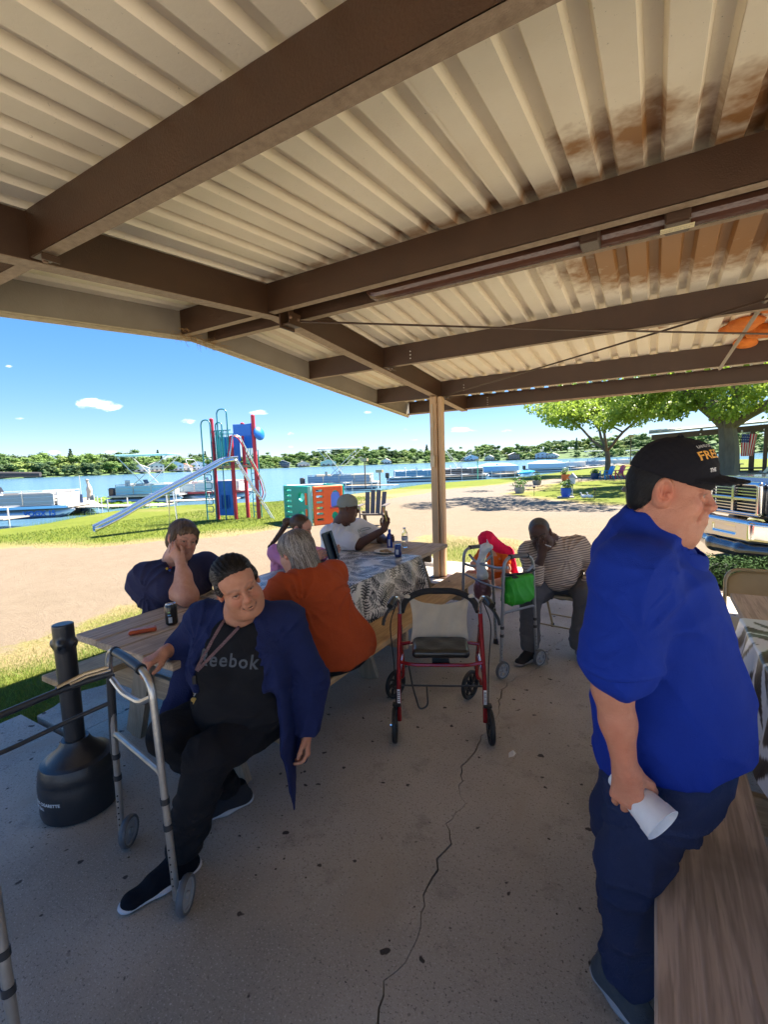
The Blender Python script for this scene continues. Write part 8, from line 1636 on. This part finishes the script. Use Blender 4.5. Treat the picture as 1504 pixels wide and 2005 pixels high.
planter('tall flower pot with white and pink blooms at the tip of the grass island', -5.69, 22.9, (.30, .30, .32), .26, .75, ((.75, .6, .6), (.8, .8, .8), (.7, .2, .3)), 3)
planter('flower pot with yellow and white blooms further back on the island', -6.35, 29.9, (.25, .25, .22), .28, .7, ((.8, .7, .15), (.8, .8, .8)), 4)
planter('terracotta pot with small orange flowers beside the gravel road', -5.3, 34.1, (.55, .14, .04), .3, .45, ((.7, .3, .1), (.6, .6, .5)), 5, .5)
t = planter('bright blue glazed pot of flowers with a small white birdhouse beside it', -3.17, 20.5, (.01, .10, .55), .21, .42, ((.8, .8, .85), (.85, .8, .3)), 6, .42); MB().lathe([(.34, 0), (.34, .12), (0, .12)], 14, (-3.17, 20.5, -.16)).build('stone_base', mat('stone ring', (.35, .30, .26), .9), t)
t = thing('birdhouse', 'small white birdhouse on a stake next to the blue pot', 'birdhouse', (-2.93, 20.6, -.1)); MB().tube([(-2.93, 20.6, -.1), (-2.93, 20.6, .5)], .02, 6).build('stake', M_PALE, t); MB().box((-2.93, 20.6, .62), (.2, .2, .26)).build('box', mat('white paint', (.75, .75, .74), .5), t); MB().prism([(-.17, 0), (.17, 0), (0, .20)], .26, Matrix.Translation((-2.93, 20.6, .74))).build('roof', mat('grey shingle', (.4, .42, .45), .7), t)
planter('dark blue tub standing left of the adirondack chairs', -3.75, 37.3, (.015, .06, .16), .30, .25, ((.3, .3, .3),), 9, .45)
for i, (x, y, lb) in enumerate(((-4.6, 21.1, 'small solar stake light left of the blue pot'), (-3.9, 31.0, 'thin stake light on the island near the terracotta pot'), (-2.0, 19.9, 'small solar stake light beside the white lawn ducks'))):
    t = thing('stake_light', lb, 'garden light', (x, y, -.1)); MB().tube([(x, y, -.1), (x, y, .28)], .012, 6).build('stake', M_DARK, t); MB().lathe([(.05, 0), (.06, .07), (.07, .075), (0, .10)], 10, (x, y, .27)).build('lamp_head', M_DARK, t, True)
for i, (x, lb) in enumerate(((-2.38, 'white lawn duck ornament, left one'), (-2.15, 'white lawn duck ornament, right one'))):
    t = thing('lawn_duck', lb, 'ornament', (x, 19.8, -.1)); s = SDF(); s.ell((x, 19.8, .02), (.12, .07, .075), k=.02); s.cap((x - .09, 19.8, .05), (x - .11, 19.8, .15), .03, .025, .02); s.ell((x - .13, 19.8, .17), (.04, .03, .03), k=.01); V, F, C = s.mesh(.014); mesh_obj('duck_body', V, F, mat('white paint', (.75, .75, .74), .5), t, True)
# heron statue and dock bits
t = thing('heron_statue', 'pale heron statue standing on a pile at the dock', 'statue', (-29.9, 15.2, -.3)); s = SDF(); s.cap((-29.9, 15.2, -.4), (-29.9, 15.2, .25), .22, .16, .05); s.ell((-29.9, 15.2, .55), (.16, .16, .34), k=.08); s.cap((-29.9, 15.2, .8), (-30.0, 15.15, 1.15), .08, .07, .05); s.cap((-30.0, 15.15, 1.2), (-29.75, 15.25, 1.15), .06, .02, .03); V, F, C = s.mesh(.05); mesh_obj('statue_body', V, F, mat('pale resin', (.52, .44, .36), .7), t, True)
t = thing('dock_pole', 'dark blue wrapped pole at the dock corner beside the left boat', 'pole', (-25.0, 12.3, -.1)); MB().tube([(-25.0, 12.3, -.5), (-25.0, 12.3, 1.5)], .02, 6).build('rod', M_PALE, t); MB().tube([(-25.0, 12.3, -.3), (-25.02, 12.3, .3), (-25.0, 12.3, .55)], [.10, .08, .06], 8).build('wrapped_cover', mat('navy cover', (.03, .06, .14), .8), t, True)
for i, (x, y, lb) in enumerate(((-19.0, 29.6, 'bird feeder pole beside the wooden dock'), (-18.0, 30.1, 'green mailbox style pole by the wooden dock'), (-15.3, 44.8, 'short green pole on the grass right of the post'), (-2.0, 51.0, 'tall post with a small box near the shade tree'))):
    t = thing('post_marker', lb, 'post', (x, y, -.1)); h = (1.9, 1.0, 1.6, 3.4)[i]; MB().tube([(x, y, -.3), (x, y, h)], .05, 6).build('pole', M_BARK if i != 2 else mat('green pole', (.1, .45, .25), .5), t); MB().box((x, y, h), (.55 if i < 2 else .4, .25, .22)).build('top_box', mat('pole box', (.16, .26, .24) if i else (.4, .33, .2), .6), t)
picnic = thing('red_picnic_table', 'small red and wood picnic table near the shade tree', 'picnic table', (-1.6, 44.5, -.1)); MB().box((-1.6, 44.5, .66), (2.0, .8, .05)).build('tabletop', mat('red wood stain', (.55, .12, .08), .6), picnic)
for q in (-1, 1): MB().box((-1.6, 44.5 + q * .75, .35), (2.0, .28, .05)).build('bench', mat('faded wood', (.45, .35, .25), .7), picnic); MB().beam((-1.6 + q * .7, 43.8, -.1), (-1.6 + q * .7, 44.5, .64), .06, .09).build('leg', mat('faded wood', (.45, .35, .25), .7), picnic)
MB().beam((-2.3, 45.2, -.1), (-2.3, 44.5, .64), .06, .09).build('leg', mat('faded wood', (.45, .35, .25), .7), picnic)

# ================================================================ neighbour's porch, flag, letters
def porch():
    t = thing('neighbour_porch', 'dark brown open porch roof on posts behind the old shade tree', 'porch', (8.0, 40, -.1)); mw = mat('dark brown timber', (.085, .045, .028), .6, 0, (.06, .035, .022), 3, .5); z = 2.95
    MB().beam((-.2, 39.5, z - .15), (12, 36.5, z + .35), .15, .38).build('front_beam', mw, t); MB().add([(-.4, 39.3, z + .12), (12, 36.2, z + .62), (12, 44, z + .9), (-.4, 44, z + .5), (-.4, 39.3, z + .22), (12, 36.2, z + .72), (12, 44, z + 1.0), (-.4, 44, z + .6)], [(0, 1, 2, 3), (7, 6, 5, 4), (0, 4, 5, 1), (3, 7, 4, 0)]).build('roof', mat('grey roof sheet', (.26, .27, .24), .6), t)
    for x, y, w in ((5.45, 38.0, .26), (6.1, 37.8, .20), (6.7, 37.6, .28), (10, 37, .25)): MB().box((x, y, 1.45), (w, w, 3.0)).build('post', mw if x < 6.5 else mat('grey timber', (.20, .18, .16), .8), t)
    MB().box((7.8, 39.5, .10), (7.4, 5, .22)).build('porch_floor', mat('porch boards', (.25, .23, .21), .8), t)
    for k in range(5): MB().sphere((1.6 + k * 1.1, 38.9 - k * .27, z - .12 + .02 * k), .06, 8).build('string_bulb', mat('warm white bulb', (.85, .8, .65), .3), t)
    st = MB().beam((5.9, 37.2, .05), (6.5, 37.0, 1.0), .06, .16).build('stair_rail', mat('white paint', (.75, .75, .74), .5), t)
    for k in range(3): MB().box((4.9 + .25 * k, 37.4, .1 + .2 * k), (1.2, .5, .1)).build('step', mat('dark steps', (.05, .045, .045), .7), t)
porch()
def flag():
    t = thing('american_flag', 'small stars and stripes flag hanging from the porch post', 'flag', (5.15, 37.6, 1.9)); n, m_ = 26, 26; W_, H_ = .95, 1.45; V = []; C = []
    for i in range(n + 1):
        for j in range(m_ + 1):
            u_, v_ = i / n, j / m_; V.append((5.05 - .22 + .80 * u_ * (1 - .25 * v_), 37.55 + .07 * math.sin(u_ * 14 + v_ * 3), 2.72 - H_ * v_ - .35 * (1 - u_) * .0 - .25 * u_ * (1 - v_) * .3))
            canton = u_ < .55 and v_ < .42; s_ = int(u_ * 11) % 2
            star = canton and (i % 3 == 1) and (j % 3 == 1); C.append((.75, .75, .78) if star else (.02, .04, .20) if canton else ((.62, .03, .05) if s_ == 0 else (.75, .73, .72)))
    F = np.array([(i * (m_ + 1) + j, (i + 1) * (m_ + 1) + j, (i + 1) * (m_ + 1) + j + 1, i * (m_ + 1) + j + 1) for i in range(n) for j in range(m_)]); m = mat('flag cloth', (1, 1, 1), .8, attr='Col', tr_leaf=.3); m.node_tree.links.new(m.node_tree.nodes['Attribute'].outputs['Color'], m.node_tree.nodes['Principled BSDF'].inputs['Base Color']); o = mesh_obj('cloth', V, F, m, t, True, cols=np.array(C)); MB().tube([(4.75, 37.5, 2.74), (5.3, 37.8, 2.8)], .015, 6).build('flag_pole', M_PALE, t)
flag()
t = thing('yard_letters', 'row of red white and blue yard letters at the foot of the old tree', 'yard letters', (3.0, 27.6, -.1))
for k, (ch_, cc) in enumerate((('U', (.02, .08, .45)), ('S', (.6, .04, .05)), ('A', (.75, .75, .75)), ('R', (.02, .12, .35)), ('M', (.62, .78, .82)))):
    V, F = text_mesh(ch_, .42, .02); W = np.stack([V[:, 0] + 1.75 + .30 * k, np.full(len(V), 27.5), V[:, 1] + .06], 1); mesh_obj('letter', W, F, mat('letter %d' % k, cc, .5), t)
s = SDF(); random.seed(9)
for k in range(36): s.ell((random.uniform(1.4, 4.6), 27.25 + random.uniform(-.1, .15), -.06), (.09, .08, .06), k=.02)
V, F, C = s.mesh(.03); o = mesh_obj('stone_edging', V, F, mat('pale stone', (.55, .54, .52), .8)); tag(o, 'low edging of pale stones around the old tree', 'stones', kind='stuff')
t = thing('patio_set', 'dark patio table and chairs under the porch', 'patio set', (4.6, 38.2, -.1)); MB().box((4.4, 38.6, .75), (1.4, .8, .05)).build('tabletop', M_DARK, t)
for x in (3.8, 4.9): MB().box((x, 38.6, .33), (.06, .6, .78)).build('leg', M_DARK, t)
t = thing('patio_umbrella_stand', 'thin dark pole stand leaning behind the standing man', 'stand', (-.84, 25.2, -.1)); MB().tube([(-.75, 25.2, -.1), (-1.05, 25.25, .95)], .022, 6).build('pole', M_DARK, t); MB().box((-.75, 25.2, -.05), (.3, .3, .08)).build('foot', M_DARK, t)

# ================================================================ parked pickup at the right edge
def truck():
    rz = math.atan2(.47, .88); base = Vector((.90, 8.35, -.1)); t = thing('pickup_truck', 'dark grey pickup truck with chrome grille and bumper parked at the right edge', 'truck', base, rotz=rz - 0)
    mp = mat('graphite paint', (.045, .055, .075), .18, .4, coat=1.0); mc = mat('truck chrome', (.62, .62, .62), .10, 1.0); mk = mat('grille black', (.008, .008, .009), .4); B = lambda n, mb, m, par=t, sm=False: mb.build(n, m, par, sm, local=True)
    W_ = .98
    S = SDF(); S.box((1.15, 0, 1.02), (.95, .95, .27), None, .12, .05); S.box((1.2, 0, 1.27), (.85, .62, .06), None, .05, .10); S.box((3.0, 0, 1.05), (1.5, .98, .38), None, .12, .05); S.cap((2.1, -.6, 1.55), (3.9, -.6, 1.62), .30, .30, .1); S.cap((2.1, .6, 1.55), (3.9, .6, 1.62), .30, .30, .1); S.box((3.1, 0, 1.6), (.85, .75, .26), None, .1, .1); S.box((5.0, 0, .98), (1.0, .96, .34), None, .08, .05)
    for x in (1.05, 4.7): 
        for q in (-1, 1): S.ell((x, q * 1.0, .48), (.50, .22, .50), k=.02, op='-')
    V, F, C = S.mesh(.03); mesh_obj('body', V, F, mp, t, True, local=True)
    G = SDF(); G.box((.17, 0, 1.04), (.055, .52, .245), None, .05, .01); G.box((.10, 0, 1.04), (.10, .455, .19), None, .03, .01, '-'); V, F, C = G.mesh(.012); gs = mesh_obj('grille_surround', V, F, mc, t, True, local=True); B('grille_mesh', MB().box((.20, 0, 1.04), (.02, .92, .40)), mk, gs)
    MB().box((.145, 0, 1.04), (.05, .07, .40), ch=.012).build('grille_bar', mc, gs, local=True); MB().box((.145, 0, 1.035), (.05, .92, .055), ch=.012).build('grille_bar', mc, gs, local=True)
    for k in range(3):
        for s_ in (1, -1): MB().box((.160, 0, 1.035 + s_ * (.065 + .043 * k)), (.02, .90, .013)).build('grille_slat', mc, gs, local=True)
    for q in (-1, 1):
        h = B('headlight', MB().box((.30, q * .72, 1.02), (.16, .34, .25), ch=.04), mat('headlight chrome', (.75, .76, .78), .12, .8)); MB().box((.215, q * .72, 1.02), (.02, .31, .22), ch=.008).build('lens', mat('clear lens', (.9, .92, .95), .04, trans=.85), h, local=True)
        MB().sphere((.25, q * .66, 1.02), .065, 10).build('lamp_bowl', mc, h, True, local=True); MB().box((.22, q * .86, .98), (.06, .06, .16)).build('marker_lamp', mat('amber lens', (.8, .3, .05), .2), h, local=True)
        B('fog_lamp', MB().lathe([(.06, 0), (.065, .03), (0, .04)], 14, M=Matrix.Translation((.155, q * .62, .34)) @ Matrix.Rotation(R(-90), 4, 'Y')), mat('headlight chrome', (.75, .76, .78), .12, .8), sm=True)
        for x in (1.05, 4.7): wheel(t, (0, 0, 0), (0, 1, 0), .4, .26, M_RUB, mc, 6) if False else None
    S = SDF(); S.box((.10, 0, .60), (.085, .50, .155), None, .05, .02)
    for q in (-1, 1): S.box((.21, q * .70, .60), (.085, .30, .150), np.stack([nrm([1, -q * .42, 0]), nrm([q * .42, 1, 0]), [0, 0, 1]]), .05, .05)
    S.box((-.02, 0, .60), (.05, .24, .055), None, .01, .01, '-'); V, F, C = S.mesh(.013); b = mesh_obj('bumper', V, F, mc, t, True, local=True)
    S = SDF(); S.cap((.25, -.84, .36), (.10, -.3, .32), .10, .12, .05); S.cap((.10, -.3, .32), (.10, .3, .32), .12, .12, .05); S.cap((.10, .3, .32), (.25, .84, .36), .12, .10, .05); V, F, C = S.mesh(.018); mesh_obj('air_dam', V, F, mp, t, True, local=True)
    for x in (1.05, 4.7):
        for q in (-1, 1):
            M = Matrix.Translation((x, q * .86, .40)) @ Matrix.Rotation(R(90), 4, 'X'); ty = MB(M).lathe([(.27, -.13), (.38, -.13), (.40, -.10), (.40, .10), (.38, .13), (.27, .13)], 32, cap=False).build('wheel', M_RUB, t, True, local=True); MB(M).lathe([(0, -.05), (.10, -.07), (.26, -.06), (.27, .10)], 24, cap=False).build('rim', mc, ty, True, local=True); MB(M).lathe([(0, .05), (.10, .07), (.26, .06), (.27, -.10)], 24, cap=False).build('rim', mc, ty, True, local=True)
    S = SDF(); S.box((2.36, 0, 1.66), (.03, .66, .22), np.stack([nrm([1, 0, -.9]), [0, 1, 0], nrm([.9, 0, 1])]), .01, .01); V, F, C = S.mesh(.03); mesh_obj('windscreen', V, F, mat('tinted glass', (.02, .025, .03), .05, coat=1), t, True, local=True)
truck()
# clipped low shrubs in front of it
for i, (x, y, r, lb) in enumerate(((.75, 6.85, .36, 'low dark clipped shrub beside the empty folding chair'), (1.42, 6.75, .40, 'low dark clipped shrub at the right edge under the truck'))):
    t = thing('clipped_shrub', lb, 'shrub', (x, y, -.1)); rng = np.random.RandomState(i); c = np.array([[x + .16 * k, y, .12] for k in (-1.4, 0, 1.4)]); V, F = leaf_cloud(c, np.full(3, r), 6500, .028, rng, .72); o = mesh_obj('foliage', V, F, mat('box leaf', (.022, .055, .016), .85, 0, (.045, .09, .022), 12, .5, spec=.1), t); o['kind'] = 'stuff'
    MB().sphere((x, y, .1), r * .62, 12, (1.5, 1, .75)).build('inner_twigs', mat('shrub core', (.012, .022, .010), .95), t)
# pale rocks by the post foot
for i, (x, y, r) in enumerate(((-2.95, 6.5, .17), (-2.3, 6.75, .14), (-2.05, 6.95, .12), (-3.3, 6.9, .14))):
    s = SDF(); s.ell((x, y, .0), (r, r * .8, r * .55), k=.02); s.disp = folds(.02, 9, i); V, F, C = s.mesh(.02); tag(mesh_obj('pale_rock', V, F, mat('limestone', (.50, .46, .40), .85, 0, (.38, .34, .29), 6, .6, .5, 50), None, True), ('pale rock left of the post foot', 'pale rock right of the post foot', 'small pale rock at the slab corner', 'pale rock behind the far table end')[i], 'rock', 'pale rocks around the post foot')
